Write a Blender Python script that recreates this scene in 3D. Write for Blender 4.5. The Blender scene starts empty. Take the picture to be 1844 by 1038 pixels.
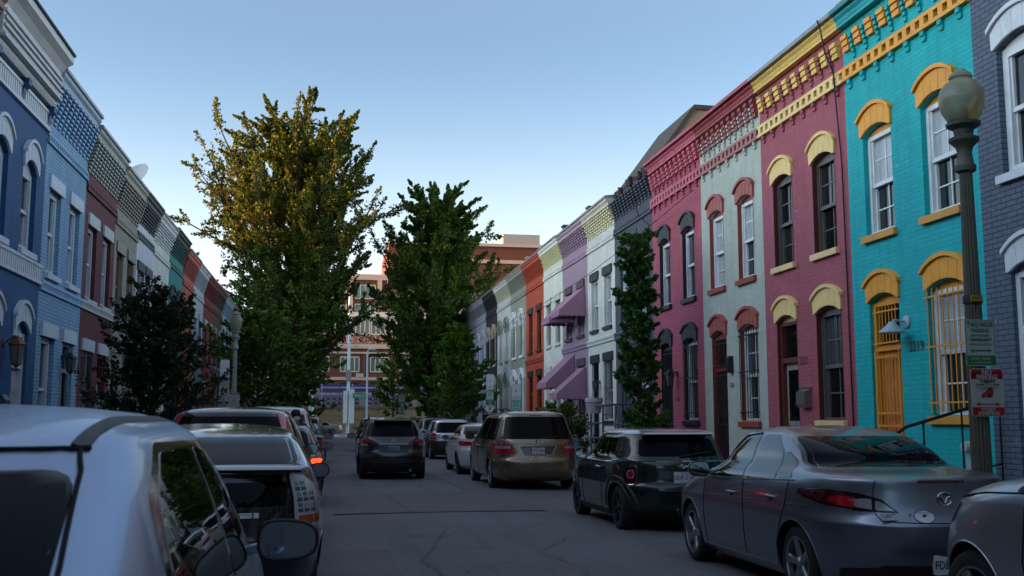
import bpy, bmesh, math, random
import numpy as np
from mathutils import Vector, Matrix

random.seed(7)
RNG = np.random.default_rng(11)
SC = bpy.context.scene
COL = SC.collection
rad = math.radians


def lin(c):
    """sRGB hex string -> linear rgba"""
    if not isinstance(c, str):
        return tuple(c) + (1.0,) if len(c) == 3 else tuple(c)
    c = c.lstrip('#')
    v = [int(c[i:i + 2], 16) / 255 for i in (0, 2, 4)]
    return tuple((x / 12.92 if x <= 0.04045 else ((x + 0.055) / 1.055) ** 2.4) for x in v) + (1.0,)


# ------------------------------------------------------------------ objects
def tag(o, label=None, cat=None, group=None, kind=None):
    if label: o['label'] = label
    if cat: o['category'] = cat
    if group: o['group'] = group
    if kind: o['kind'] = kind
    return o


def thing(name, label, cat, loc=(0, 0, 0), rotz=0.0, group=None):
    o = bpy.data.objects.new(name, None)
    o.empty_display_size = 0.2
    o.location = loc
    o.rotation_euler = (0, 0, rotz)
    COL.objects.link(o)
    return tag(o, label, cat, group)


def copy_tree(o, parent=None):
    c = o.copy()
    COL.objects.link(c)
    c.parent = parent
    for ch in list(o.children):
        copy_tree(ch, c)
    return c


class MB:
    """collects geometry for ONE mesh object"""

    def __init__(s, tf=None):
        s.v = []; s.f = []; s.m = []; s.tf = tf

    def add(s, verts, faces, mi=0):
        o = len(s.v)
        if s.tf: verts = [s.tf(p) for p in verts]
        s.v.extend([tuple(p) for p in verts])
        s.f.extend([tuple(i + o for i in f) for f in faces])
        s.m.extend([mi] * len(faces))
        return s

    def box(s, x0, x1, y0, y1, z0, z1, mi=0):
        v = [(x0, y0, z0), (x1, y0, z0), (x1, y1, z0), (x0, y1, z0), (x0, y0, z1), (x1, y0, z1), (x1, y1, z1), (x0, y1, z1)]
        return s.add(v, [(3, 2, 1, 0), (4, 5, 6, 7), (0, 1, 5, 4), (1, 2, 6, 5), (2, 3, 7, 6), (3, 0, 4, 7)], mi)

    def obox(s, c, ax, ay, az, mi=0):
        """oriented box: centre and three half-axis vectors"""
        c, ax, ay, az = map(Vector, (c, ax, ay, az))
        v = [c + i * ax + j * ay + k * az for k in (-1, 1) for (i, j) in ((-1, -1), (1, -1), (1, 1), (-1, 1))]
        return s.add(v, [(3, 2, 1, 0), (4, 5, 6, 7), (0, 1, 5, 4), (1, 2, 6, 5), (2, 3, 7, 6), (3, 0, 4, 7)], mi)

    def prism(s, poly, a0, a1, axis=0, mi=0):
        """polygon in the two other axes, extruded along axis from a0 to a1"""
        n = len(poly)

        def P(a, q):
            return {0: (a, q[0], q[1]), 1: (q[0], a, q[1]), 2: (q[0], q[1], a)}[axis]
        v = [P(a0, q) for q in poly] + [P(a1, q) for q in poly]
        f = [tuple(range(n))[::-1], tuple(range(n, 2 * n))]
        f += [(i, (i + 1) % n, n + (i + 1) % n, n + i) for i in range(n)]
        return s.add(v, f, mi)

    def tube(s, pts, r, n=8, mi=0, caps=True):
        pts = [Vector(p) for p in pts]
        k = len(pts)
        rr = [float(q) for q in r] if isinstance(r, (list, tuple)) else [float(r)] * k
        v = []; f = []
        t0 = (pts[1] - pts[0]).normalized()
        up = Vector((0, 0, 1)) if abs(t0.z) < 0.9 else Vector((1, 0, 0))
        a = t0.cross(up).normalized()
        for i, p in enumerate(pts):
            t = (pts[min(i + 1, k - 1)] - pts[max(i - 1, 0)]).normalized()
            a = (a - t * a.dot(t))
            if a.length < 1e-6: a = t.orthogonal()
            a.normalize()
            b = t.cross(a)
            for j in range(n):
                th = 2 * math.pi * j / n
                v.append(p + rr[i] * (math.cos(th) * a + math.sin(th) * b))
        for i in range(k - 1):
            for j in range(n):
                f.append((i * n + j, i * n + (j + 1) % n, (i + 1) * n + (j + 1) % n, (i + 1) * n + j))
        if caps:
            f.append(tuple(range(n))[::-1]); f.append(tuple((k - 1) * n + j for j in range(n)))
        return s.add(v, f, mi)

    def lathe(s, prof, c=(0, 0, 0), n=24, axis='z', mi=0, flute=None, caps=True):
        """prof: list of (r, h) along axis"""
        v = []; f = []
        for r, h in prof:
            for j in range(n):
                th = 2 * math.pi * j / n
                q = r * (1 - (flute if flute and j % 2 else 0))
                a, b = q * math.cos(th), q * math.sin(th)
                if axis == 'z': v.append((c[0] + a, c[1] + b, c[2] + h))
                elif axis == 'x': v.append((c[0] + h, c[1] + a, c[2] + b))
                else: v.append((c[0] + a, c[1] + h, c[2] + b))
        k = len(prof)
        for i in range(k - 1):
            for j in range(n):
                f.append((i * n + j, i * n + (j + 1) % n, (i + 1) * n + (j + 1) % n, (i + 1) * n + j))
        if caps and prof[0][0] > 1e-5: f.append(tuple(range(n))[::-1])
        if caps and prof[-1][0] > 1e-5: f.append(tuple((k - 1) * n + j for j in range(n)))
        return s.add(v, f, mi)

    def text(s, body, size, org, ud, vd, nd, mi=0, align='CENTER', sx=1.0, depth=0.002, bold=0.0):
        vs, fs = text_geo(body, size, align, bold)
        o, u, w, nn = map(Vector, (org, ud, vd, nd))
        V = [o + u * (p[0] * sx) + w * p[1] + nn * depth for p in vs]
        return s.add(V, fs, mi)

    def build(s, name, mats, parent=None, smooth=None, recalc=True, merge=False):
        me = bpy.data.meshes.new(name)
        me.from_pydata(s.v, [], s.f)
        if not isinstance(mats, (list, tuple)): mats = [mats]
        for m in mats: me.materials.append(m)
        if len(mats) > 1: me.polygons.foreach_set('material_index', s.m)
        if recalc or merge:
            bm = bmesh.new(); bm.from_mesh(me)
            if merge: bmesh.ops.remove_doubles(bm, verts=bm.verts, dist=1e-4)
            bmesh.ops.recalc_face_normals(bm, faces=bm.faces)
            bm.to_mesh(me); bm.free()
        if smooth is not None:
            me.shade_smooth()
            me.set_sharp_from_angle(angle=rad(smooth))
        me.update()
        o = bpy.data.objects.new(name, me)
        COL.objects.link(o)
        if parent is not None: o.parent = parent
        return o


_tcache = {}


def text_geo(body, size, align='CENTER', bold=0.0):
    key = (body, align, bold)
    if key not in _tcache:
        cu = bpy.data.curves.new('lettering', 'FONT')
        cu.body = body; cu.size = 1.0; cu.align_x = align; cu.align_y = 'CENTER'
        cu.resolution_u = 2; cu.offset = bold
        ob = bpy.data.objects.new('lettering', cu)
        COL.objects.link(ob)
        dg = bpy.context.evaluated_depsgraph_get()
        me = bpy.data.meshes.new_from_object(ob.evaluated_get(dg))
        _tcache[key] = ([tuple(v.co) for v in me.vertices], [tuple(p.vertices) for p in me.polygons])
        bpy.data.meshes.remove(me)
        bpy.data.objects.remove(ob)
        bpy.data.curves.remove(cu)
    vs, fs = _tcache[key]
    return [(v[0] * size, v[1] * size) for v in vs], fs


# ------------------------------------------------------------------ materials
class NT:
    def __init__(s, name):
        s.m = bpy.data.materials.new(name)
        s.m.use_nodes = True
        s.t = s.m.node_tree
        s.b = s.t.nodes['Principled BSDF']

    def n(s, typ, **kw):
        nd = s.t.nodes.new(typ)
        for k, v in kw.items():
            if k.startswith('i_'):
                nd.inputs[k[2:].replace('_', ' ')].default_value = v
            else:
                setattr(nd, k, v)
        return nd

    def l(s, a, b): s.t.links.new(a, b)

    def coord(s, scale=(1, 1, 1), out='Object'):
        tc = s.n('ShaderNodeTexCoord'); mp = s.n('ShaderNodeMapping')
        mp.inputs['Scale'].default_value = scale
        s.l(tc.outputs[out], mp.inputs[0])
        return mp.outputs[0]

    def noise(s, vec, scale, detail=4, rough=0.55):
        nd = s.n('ShaderNodeTexNoise')
        nd.inputs['Scale'].default_value = scale
        nd.inputs['Detail'].default_value = detail
        nd.inputs['Roughness'].default_value = rough
        s.l(vec, nd.inputs['Vector'])
        return nd.outputs['Fac']

    def ramp(s, fac, p0, c0, p1, c1):
        r = s.n('ShaderNodeValToRGB')
        e = r.color_ramp.elements
        e[0].position = p0; e[0].color = c0; e[1].position = p1; e[1].color = c1
        s.l(fac, r.inputs[0])
        return r.outputs[0]

    def mix(s, fac, a, b, mode='MIX'):
        x = s.n('ShaderNodeMix', data_type='RGBA', blend_type=mode)
        for val, idx in ((fac, 0), (a, 6), (b, 7)):
            if hasattr(val, 'is_linked') or isinstance(val, bpy.types.NodeSocket): s.l(val, x.inputs[idx])
            else: x.inputs[idx].default_value = val
        return x.outputs[2]

    def bump(s, h, strength=0.3, dist=0.02, prev=None):
        b = s.n('ShaderNodeBump')
        b.inputs['Strength'].default_value = strength
        b.inputs['Distance'].default_value = dist
        s.l(h, b.inputs['Height'])
        if prev is not None: s.l(prev, b.inputs['Normal'])
        return b.outputs[0]


def scale_c(c, k):
    return tuple(min(1, x * k) for x in c[:3]) + (1.0,)


_mats = {}


def pm(name, col, rough=0.6, metal=0.0, var=0.12, nscale=3.0, coat=0.0, spec=0.5, bump=0.0, bscale=60, grime=0.0):
    """plain painted / metal / plastic surface with a little unevenness"""
    key = (name, str(col), rough, metal)
    if key in _mats: return _mats[key]
    t = NT(name)
    c = lin(col)
    v = t.coord()
    f = t.noise(v, nscale, 5, 0.6)
    cc = t.mix(f, scale_c(c, 1 - var), scale_c(c, 1 + var))
    if grime:
        g = t.noise(v, nscale * 0.35, 8, 0.7)
        gm = t.ramp(g, 0.48, (0, 0, 0, 1), 0.72, (grime, grime, grime, 1))
        cc = t.mix(gm, cc, scale_c(c, 0.35))
    t.l(cc, t.b.inputs['Base Color'])
    t.b.inputs['Metallic'].default_value = metal
    r = t.n('ShaderNodeMapRange')
    r.inputs['To Min'].default_value = max(0.02, rough - 0.06); r.inputs['To Max'].default_value = min(1, rough + 0.06)
    t.l(f, r.inputs['Value']); t.l(r.outputs[0], t.b.inputs['Roughness'])
    t.b.inputs['Coat Weight'].default_value = coat
    t.b.inputs['Coat Roughness'].default_value = 0.04
    t.b.inputs['Specular IOR Level'].default_value = spec
    if bump:
        t.l(t.bump(t.noise(v, bscale, 4, 0.6), bump, 0.01), t.b.inputs['Normal'])
    _mats[key] = t.m
    return t.m


def brick_paint(name, col, amount=0.5, stain=0.34, rough=0.62):
    """painted brickwork: courses in relief, uneven paint, faint runs"""
    key = (name, str(col))
    if key in _mats: return _mats[key]
    t = NT(name)
    c = lin(col)
    tc = t.n('ShaderNodeTexCoord')
    sp = t.n('ShaderNodeSeparateXYZ'); t.l(tc.outputs['Object'], sp.inputs[0])
    add = t.n('ShaderNodeMath', operation='ADD'); t.l(sp.outputs[0], add.inputs[0]); t.l(sp.outputs[1], add.inputs[1])
    cb = t.n('ShaderNodeCombineXYZ'); t.l(add.outputs[0], cb.inputs[0]); t.l(sp.outputs[2], cb.inputs[1])
    # warp a little so that courses are not ruler straight
    nz = t.n('ShaderNodeTexNoise'); nz.inputs['Scale'].default_value = 1.3; nz.inputs['Detail'].default_value = 2
    t.l(cb.outputs[0], nz.inputs['Vector'])
    wv = t.n('ShaderNodeVectorMath', operation='SCALE'); wv.inputs['Scale'].default_value = 0.02
    t.l(nz.outputs['Color'], wv.inputs[0])
    wa = t.n('ShaderNodeVectorMath', operation='ADD'); t.l(cb.outputs[0], wa.inputs[0]); t.l(wv.outputs[0], wa.inputs[1])
    br = t.n('ShaderNodeTexBrick')
    br.inputs['Scale'].default_value = 1.0
    br.inputs['Brick Width'].default_value = 0.215; br.inputs['Row Height'].default_value = 0.073
    br.inputs['Mortar Size'].default_value = 0.0085; br.inputs['Mortar Smooth'].default_value = 0.6
    br.inputs['Color1'].default_value = scale_c(c, 1.05); br.inputs['Color2'].default_value = scale_c(c, 0.9)
    br.inputs['Mortar'].default_value = scale_c(c, 1 - 0.68 * amount)
    t.l(wa.outputs[0], br.inputs['Vector'])
    big = t.noise(wa.outputs[0], 0.9, 6, 0.65)
    cc = t.mix(t.ramp(big, 0.3, (0, 0, 0, 1), 0.75, (1, 1, 1, 1)), br.outputs['Color'], scale_c(c, 1 - stain), 'MIX')
    cc2 = t.mix(0.6, br.outputs['Color'], cc)
    # runs of dirt: noise stretched downwards
    mp = t.n('ShaderNodeMapping'); mp.inputs['Scale'].default_value = (5.0, 0.25, 1)
    t.l(cb.outputs[0], mp.inputs[0])
    runs = t.noise(mp.outputs[0], 1.0, 5, 0.6)
    rm = t.ramp(runs, 0.5, (0, 0, 0, 1), 0.78, (0.6, 0.6, 0.6, 1))
    cc3 = t.mix(rm, cc2, scale_c(c, 0.48))
    # patches where old paint shows through paler
    pn = t.noise(wa.outputs[0], 2.6, 6, 0.7)
    pmk = t.ramp(pn, 0.62, (0, 0, 0, 1), 0.70, (0.6, 0.6, 0.6, 1))
    cc4 = t.mix(pmk, cc3, tuple(0.72 * q * 1.25 + 0.28 * 0.42 for q in c[:3]) + (1,))
    t.l(cc4, t.b.inputs['Base Color'])
    t.b.inputs['Roughness'].default_value = rough
    t.b.inputs['Specular IOR Level'].default_value = 0.35
    inv = t.n('ShaderNodeMath', operation='SUBTRACT'); inv.inputs[0].default_value = 1.0; t.l(br.outputs['Fac'], inv.inputs[1])
    b1 = t.bump(inv.outputs[0], min(1.0, 0.95 * amount), 0.016)
    fine = t.noise(wa.outputs[0], 22, 5, 0.65)
    b2 = t.bump(fine, 0.35, 0.008, b1)
    b3 = t.bump(t.noise(wa.outputs[0], 4, 3, 0.5), 0.25, 0.02, b2)
    t.l(b3, t.b.inputs['Normal'])
    _mats[key] = t.m
    return t.m


def car_paint(name, col, metal=0.55, rough=0.32, coat=1.0):
    key = (name, str(col))
    if key in _mats: return _mats[key]
    t = NT(name)
    c = lin(col)
    v = t.coord()
    f = t.noise(v, 900, 2, 0.5)
    cc = t.mix(f, scale_c(c, 0.85), scale_c(c, 1.15))
    # road film low down and dust, uneven in outline
    dn = t.noise(v, 1.6, 4, 0.5)
    dm = t.ramp(dn, 0.5, (0, 0, 0, 1), 0.8, (0.10, 0.10, 0.10, 1))
    cc = t.mix(dm, cc, (0.10, 0.095, 0.085, 1))
    t.l(cc, t.b.inputs['Base Color'])
    t.b.inputs['Metallic'].default_value = metal
    rg = t.n('ShaderNodeMapRange'); rg.inputs['To Min'].default_value = rough - 0.04; rg.inputs['To Max'].default_value = rough + 0.12
    t.l(dn, rg.inputs['Value']); t.l(rg.outputs[0], t.b.inputs['Roughness'])
    t.b.inputs['Coat Weight'].default_value = coat
    cr = t.n('ShaderNodeMapRange'); cr.inputs['To Min'].default_value = 0.02; cr.inputs['To Max'].default_value = 0.10
    t.l(dn, cr.inputs['Value']); t.l(cr.outputs[0], t.b.inputs['Coat Roughness'])
    _mats[key] = t.m
    return t.m


def glass_dark(name, col, rough=0.03, spec=0.5, var=0.0, ior=1.52):
    key = (name, str(col), rough)
    if key in _mats: return _mats[key]
    t = NT(name)
    c = lin(col)
    v = t.coord()
    if var:
        f = t.noise(v, 1.7, 3, 0.5)
        t.l(t.mix(f, scale_c(c, 1 - var), scale_c(c, 1 + var)), t.b.inputs['Base Color'])
    else:
        t.b.inputs['Base Color'].default_value = c
    t.b.inputs['Roughness'].default_value = rough
    t.b.inputs['IOR'].default_value = ior
    t.b.inputs['Specular IOR Level'].default_value = spec
    t.l(t.bump(t.noise(v, 1.6, 2, 0.4), 0.05, 0.03), t.b.inputs['Normal'])
    _mats[key] = t.m
    return t.m


def glass_curtain(name, col, vertical, scale, depth=0.35):
    """a pane with a blind (level slats) or a curtain (upright folds) close behind it"""
    t = NT(name)
    c = lin(col)
    tc = t.n('ShaderNodeTexCoord')
    wv = t.n('ShaderNodeTexWave'); wv.bands_direction = 'Y' if vertical else 'Z'
    wv.inputs['Scale'].default_value = scale; wv.inputs['Distortion'].default_value = 3.0 if vertical else 0.4
    wv.inputs['Detail'].default_value = 2; wv.inputs['Detail Scale'].default_value = 0.6
    t.l(tc.outputs['Object'], wv.inputs['Vector'])
    f = t.noise(tc.outputs['Object'], 1.3, 4, 0.6)
    cc = t.mix(wv.outputs['Fac'], scale_c(c, 1 - depth), scale_c(c, 1.1))
    cc = t.mix(t.ramp(f, 0.35, (0, 0, 0, 1), 0.7, (0.7, 0.7, 0.7, 1)), cc, scale_c(c, 0.45))
    t.l(cc, t.b.inputs['Base Color'])
    t.b.inputs['Roughness'].default_value = 0.04
    t.b.inputs['Specular IOR Level'].default_value = 0.7
    t.l(t.bump(t.noise(tc.outputs['Object'], 1.6, 2, 0.4), 0.06, 0.03), t.b.inputs['Normal'])
    return t.m


def emis(name, col, strength, base='#200000'):
    t = NT(name)
    t.b.inputs['Base Color'].default_value = lin(base)
    t.b.inputs['Emission Color'].default_value = lin(col)
    t.b.inputs['Emission Strength'].default_value = strength
    t.b.inputs['Roughness'].default_value = 0.2
    return t.m


def pchip(xs, ys):
    """monotone cubic interpolation -> function"""
    x = np.array(xs, float); y = np.array(ys, float)
    h = np.diff(x); d = np.diff(y) / h
    m = np.zeros(len(x))
    for i in range(1, len(x) - 1):
        if d[i - 1] * d[i] > 0:
            w1 = 2 * h[i] + h[i - 1]; w2 = h[i] + 2 * h[i - 1]
            m[i] = (w1 + w2) / (w1 / d[i - 1] + w2 / d[i])
    m[0] = d[0]; m[-1] = d[-1]

    def f(q):
        q = min(max(q, x[0]), x[-1])
        i = int(min(max(np.searchsorted(x, q) - 1, 0), len(h) - 1))
        t = (q - x[i]) / h[i]
        return float((2 * t ** 3 - 3 * t ** 2 + 1) * y[i] + (t ** 3 - 2 * t ** 2 + t) * h[i] * m[i] + (-2 * t ** 3 + 3 * t ** 2) * y[i + 1] + (t ** 3 - t ** 2) * h[i] * m[i + 1])
    return f
# ------------------------------------------------------------------ camera, sky, sun
SUN_EL, SUN_AZ = 4.5, math.atan2(-1.0, -0.045)
SIDE_L, SIDE_R = 2.1, 1.0
SAT_Z = [(0.0, .10), (.34, .78), (.50, .65), (.66, .52)]      # pale at the horizon, blue higher, paler overhead as added fill
VAL_Z = [(0.0, 1.30), (.36, .80), (.50, .95), (.70, 1.05)]      # sun low, behind and to the left of the street
world = bpy.data.worlds.new("World")
SC.world = world
world.use_nodes = True
wt = world.node_tree
bg = wt.nodes['Background']
sky = wt.nodes.new('ShaderNodeTexSky')
sky.sky_type = 'NISHITA'
sky.sun_disc = False
sky.sun_elevation = rad(SUN_EL)
sky.sun_rotation = SUN_AZ
sky.air_density = 1.0; sky.dust_density = 0.1; sky.ozone_density = 3.0
# side glow added to the sky to fill the house fronts, strongest on the left
tc = wt.nodes.new('ShaderNodeTexCoord')
sx = wt.nodes.new('ShaderNodeSeparateXYZ')
wt.links.new(tc.outputs['Generated'], sx.inputs[0])


def wrange(a, b, hi):
    m = wt.nodes.new('ShaderNodeMapRange')
    m.interpolation_type = 'SMOOTHSTEP'
    m.inputs['From Min'].default_value = a; m.inputs['From Max'].default_value = b
    m.inputs['To Min'].default_value = 0.0; m.inputs['To Max'].default_value = hi
    wt.links.new(sx.outputs[0], m.inputs['Value'])
    return m.outputs[0]


neg = wt.nodes.new('ShaderNodeMath'); neg.operation = 'MULTIPLY'; neg.inputs[1].default_value = -1.0
wt.links.new(sx.outputs[0], neg.inputs[0])
lf = wrange(0.42, 0.9, SIDE_L); wt.links.new(neg.outputs[0], lf.node.inputs['Value'])
rt = wrange(0.55, 0.95, SIDE_R)
ad = wt.nodes.new('ShaderNodeMath'); wt.links.new(lf, ad.inputs[0]); wt.links.new(rt, ad.inputs[1])
a1 = wt.nodes.new('ShaderNodeMath'); a1.inputs[1].default_value = 1.0; wt.links.new(ad.outputs[0], a1.inputs[0])
def zramp(pts):
    r = wt.nodes.new('ShaderNodeValToRGB')
    r.color_ramp.interpolation = 'EASE'
    e = r.color_ramp.elements
    while len(e) < len(pts): e.new(0.5)
    for i, (p, v) in enumerate(pts):
        e[i].position = p; e[i].color = (v / 2, v / 2, v / 2, 1)
    wt.links.new(sx.outputs[2], r.inputs[0])
    m = wt.nodes.new('ShaderNodeMath'); m.operation = 'MULTIPLY'; m.inputs[1].default_value = 2.0
    wt.links.new(r.outputs[0], m.inputs[0])
    return m


st_ = zramp(SAT_Z)
hs = wt.nodes.new('ShaderNodeHueSaturation')
wt.links.new(st_.outputs[0], hs.inputs['Saturation'])
wt.links.new(sky.outputs[0], hs.inputs['Color'])
vm = wt.nodes.new('ShaderNodeVectorMath'); vm.operation = 'SCALE'
# deeper overhead than at the horizon
ev = zramp(VAL_Z)
ml = wt.nodes.new('ShaderNodeMath'); ml.operation = 'MULTIPLY'
wt.links.new(a1.outputs[0], ml.inputs[0]); wt.links.new(ev.outputs[0], ml.inputs[1])
# the added side glow is warmed
wm = wt.nodes.new('ShaderNodeMix'); wm.data_type = 'RGBA'; wm.blend_type = 'MULTIPLY'
wm.inputs[7].default_value = (1.10, 1.0, 0.88, 1)
wf = wt.nodes.new('ShaderNodeMath'); wf.operation = 'MULTIPLY'; wf.inputs[1].default_value = 0.5; wf.use_clamp = True
wt.links.new(ad.outputs[0], wf.inputs[0]); wt.links.new(wf.outputs[0], wm.inputs[0])
wt.links.new(hs.outputs[0], wm.inputs[6])
wt.links.new(wm.outputs[2], vm.inputs[0]); wt.links.new(ml.outputs[0], vm.inputs['Scale'])
wt.links.new(vm.outputs[0], bg.inputs[0])
bg.inputs[1].default_value = 0.15

sd = bpy.data.lights.new('sun', 'SUN')
sd.energy = 5.0
sd.angle = rad(0.53)
sd.color = (1.0, 0.45, 0.12)
so = bpy.data.objects.new('sun', sd)
COL.objects.link(so)
sdir = Vector((math.sin(SUN_AZ) * math.cos(rad(SUN_EL)), math.cos(SUN_AZ) * math.cos(rad(SUN_EL)), math.sin(rad(SUN_EL))))
so.rotation_euler = sdir.to_track_quat('Z', 'Y').to_euler()
so.location = sdir * 50 + Vector((0, 0, 30))

cd = bpy.data.cameras.new('camera')
cd.sensor_width = 36.0
cd.lens = 1900.0 / 1844.0 * 36.0
cd.clip_end = 3000
cd.clip_start = 0.05
cd.dof.use_dof = True
cd.dof.focus_distance = 18.0
cd.dof.aperture_fstop = 5.6
co = bpy.data.objects.new('camera', cd)
COL.objects.link(co)
co.location = (0, 0, 1.5)
PITCH = math.atan2(239.0, 1900.0)
YAW = math.atan2(327.0, math.hypot(239.0, 1900.0))
co.rotation_euler = (math.pi / 2 + PITCH, 0, -YAW)
SC.camera = co
vs = SC.view_settings
vs.view_transform = 'Standard'
vs.look = 'None'
vs.gamma = 1.0
vs.exposure = 2.02
SC.render.use_motion_blur = False
SC.cycles.max_bounces = 6
SC.cycles.diffuse_bounces = 3
SC.cycles.glossy_bounces = 4
SC.cycles.transmission_bounces = 4

# ------------------------------------------------------------------ ground, road, pavements
XL, XR = -5.6, 8.75          # house fronts
KL, KR = -2.25, 5.85         # kerbs
Y0, YX0, YX1 = -30.0, 106.0, 121.0    # street end: crossing road


def asphalt(name, base, patchy=True):
    t = NT(name)
    v = t.coord()
    c = lin(base)
    fine = t.noise(v, 38, 6, 0.9)
    mid = t.noise(v, 9, 6, 0.8)
    big = t.noise(v, 0.35, 6, 0.6)
    cc = t.mix(t.ramp(fine, 0.28, (0, 0, 0, 1), 0.72, (1, 1, 1, 1)), scale_c(c, 0.30), scale_c(c, 1.9))
    cc = t.mix(t.ramp(mid, 0.3, (0, 0, 0, 1), 0.75, (0.6, 0.6, 0.6, 1)), cc, scale_c(c, 0.65))
    cc = t.mix(t.ramp(big, 0.35, (0, 0, 0, 1), 0.7, (0.8, 0.8, 0.8, 1)), cc, scale_c(c, 1.35))
    # pale stone chips
    sp = t.n('ShaderNodeTexVoronoi'); sp.inputs['Scale'].default_value = 70; t.l(v, sp.inputs['Vector'])
    cc = t.mix(t.ramp(sp.outputs['Distance'], 0.10, (0.5, 0.5, 0.5, 1), 0.2, (0, 0, 0, 1)), cc, scale_c(c, 3.0))
    if patchy:
        # hair cracks: thin lines where a warped voronoi cell meets the next
        wn = t.n('ShaderNodeTexNoise'); wn.inputs['Scale'].default_value = 1.1; wn.inputs['Detail'].default_value = 6; t.l(v, wn.inputs['Vector'])
        sc_ = t.n('ShaderNodeVectorMath', operation='SCALE'); sc_.inputs['Scale'].default_value = 1.7; t.l(wn.outputs['Color'], sc_.inputs[0])
        ad = t.n('ShaderNodeVectorMath', operation='ADD'); t.l(v, ad.inputs[0]); t.l(sc_.outputs[0], ad.inputs[1])
        vo = t.n('ShaderNodeTexVoronoi'); vo.feature = 'DISTANCE_TO_EDGE'; vo.inputs['Scale'].default_value = 0.30; t.l(ad.outputs[0], vo.inputs['Vector'])
        crack = t.ramp(vo.outputs['Distance'], 0.0, (0.9, 0.9, 0.9, 1), 0.006, (0, 0, 0, 1))
        brk = t.ramp(t.noise(v, 0.8, 3, 0.6), 0.45, (0, 0, 0, 1), 0.6, (1, 1, 1, 1))
        cm = t.mix(1.0, crack, brk, 'MULTIPLY')
        cc = t.mix(cm, cc, scale_c(c, 0.25))
        # oil drips along the lane
        oil = t.noise(t.coord((2.2, 0.12, 1)), 1.0, 4, 0.6)
        cc = t.mix(t.ramp(oil, 0.5, (0, 0, 0, 1), 0.75, (0.5, 0.5, 0.5, 1)), cc, scale_c(c, 0.6))
    t.l(cc, t.b.inputs['Base Color'])
    t.b.inputs['Roughness'].default_value = 0.85
    t.b.inputs['Specular IOR Level'].default_value = 0.25
    b1 = t.bump(fine, 0.5, 0.006)
    t.l(t.bump(mid, 0.25, 0.015, b1), t.b.inputs['Normal'])
    return t.m


def concrete(name, base, joint=1.0):
    t = NT(name)
    v = t.coord()
    c = lin(base)
    f = t.noise(v, 2.5, 8, 0.65); g = t.noise(v, 80, 3, 0.6)
    cc = t.mix(f, scale_c(c, 0.7), scale_c(c, 1.2))
    cc = t.mix(t.ramp(g, 0.3, (0.4, 0.4, 0.4, 1), 0.7, (0, 0, 0, 1)), cc, scale_c(c, 0.6))
    if joint:
        br = t.n('ShaderNodeTexBrick'); br.offset = 0
        br.inputs['Scale'].default_value = 1; br.inputs['Brick Width'].default_value = joint; br.inputs['Row Height'].default_value = joint
        br.inputs['Mortar Size'].default_value = 0.008
        br.inputs['Color1'].default_value = (1, 1, 1, 1); br.inputs['Color2'].default_value = (0.85, 0.85, 0.85, 1); br.inputs['Mortar'].default_value = (0.3, 0.3, 0.3, 1)
        t.l(v, br.inputs['Vector'])
        cc = t.mix(1.0, cc, br.outputs['Color'], 'MULTIPLY')
    t.l(cc, t.b.inputs['Base Color'])
    t.b.inputs['Roughness'].default_value = 0.85
    t.l(t.bump(g, 0.25, 0.006), t.b.inputs['Normal'])
    return t.m


M_asph = asphalt('asphalt', '#606064')
M_asph2 = asphalt('asphalt patch', '#5b5b5e', False)
M_conc = concrete('pavement concrete', '#8d8a85', 1.2)
M_kerb = concrete('kerb granite', '#8e8c88', 0)
M_line = pm('road paint', '#c9c8c2', 0.7, var=0.3, nscale=30, grime=0.6)
M_ground = pm('far ground', '#5d5b52', 0.95, var=0.2, nscale=0.4)


def struct(name, mb, m, smooth=None):
    return tag(mb.build(name, m, None, smooth), kind='structure')


struct('ground', MB().add([(-900, -900, -0.16), (900, -900, -0.16), (900, 900, -0.16), (-900, 900, -0.16)], [(0, 1, 2, 3)]), M_ground)
# the street: cambered sheet
mb = MB()
nx = 24
ys = np.linspace(Y0, YX0, 60)
vs_ = []
for yy in ys:
    for i in range(nx + 1):
        xx = KL + (KR - KL) * i / nx
        q = (xx - 1.8) / 4.05
        vs_.append((xx, yy, -0.045 * q * q + 0.01 + (0.008 * math.sin(yy * 0.7 + xx) if abs(q) < 0.98 else 0)))
fs_ = [(j * (nx + 1) + i, j * (nx + 1) + i + 1, (j + 1) * (nx + 1) + i + 1, (j + 1) * (nx + 1) + i) for j in range(len(ys) - 1) for i in range(nx)]
mb.add(vs_, fs_)
struct('road', mb, M_asph, 60)


def road_z(x):
    q = (x - 1.8) / 4.05
    return -0.045 * q * q + 0.01


# utility trench patches laid over the road
def road_patch(pts, m, name, dz=0.014):
    b = MB()
    n = 10
    (xa, ya), (xb, yb), (xc, yc), (xd, yd) = pts
    V = []
    for j in range(n + 1):
        for i in range(n + 1):
            u, w = i / n, j / n
            x = (xa * (1 - u) + xb * u) * (1 - w) + (xd * (1 - u) + xc * u) * w
            y = (ya * (1 - u) + yb * u) * (1 - w) + (yd * (1 - u) + yc * u) * w
            V.append((x, y, road_z(x) + dz))
    b.add(V, [(j * (n + 1) + i, j * (n + 1) + i + 1, (j + 1) * (n + 1) + i + 1, (j + 1) * (n + 1) + i) for j in range(n) for i in range(n)])
    return struct(name, b, m)


road_patch([(0.1, 17.4), (3.6, 17.6), (3.5, 22.4), (0.15, 22.2)], M_asph2, 'road_patch')
road_patch([(1.1, 30.2), (2.6, 30.3), (2.6, 46.0), (1.1, 46.0)], M_asph2, 'road_patch')
road_patch([(-0.2, 8.2), (0.75, 8.3), (0.7, 12.6), (-0.15, 12.5)], M_asph2, 'road_patch')

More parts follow.
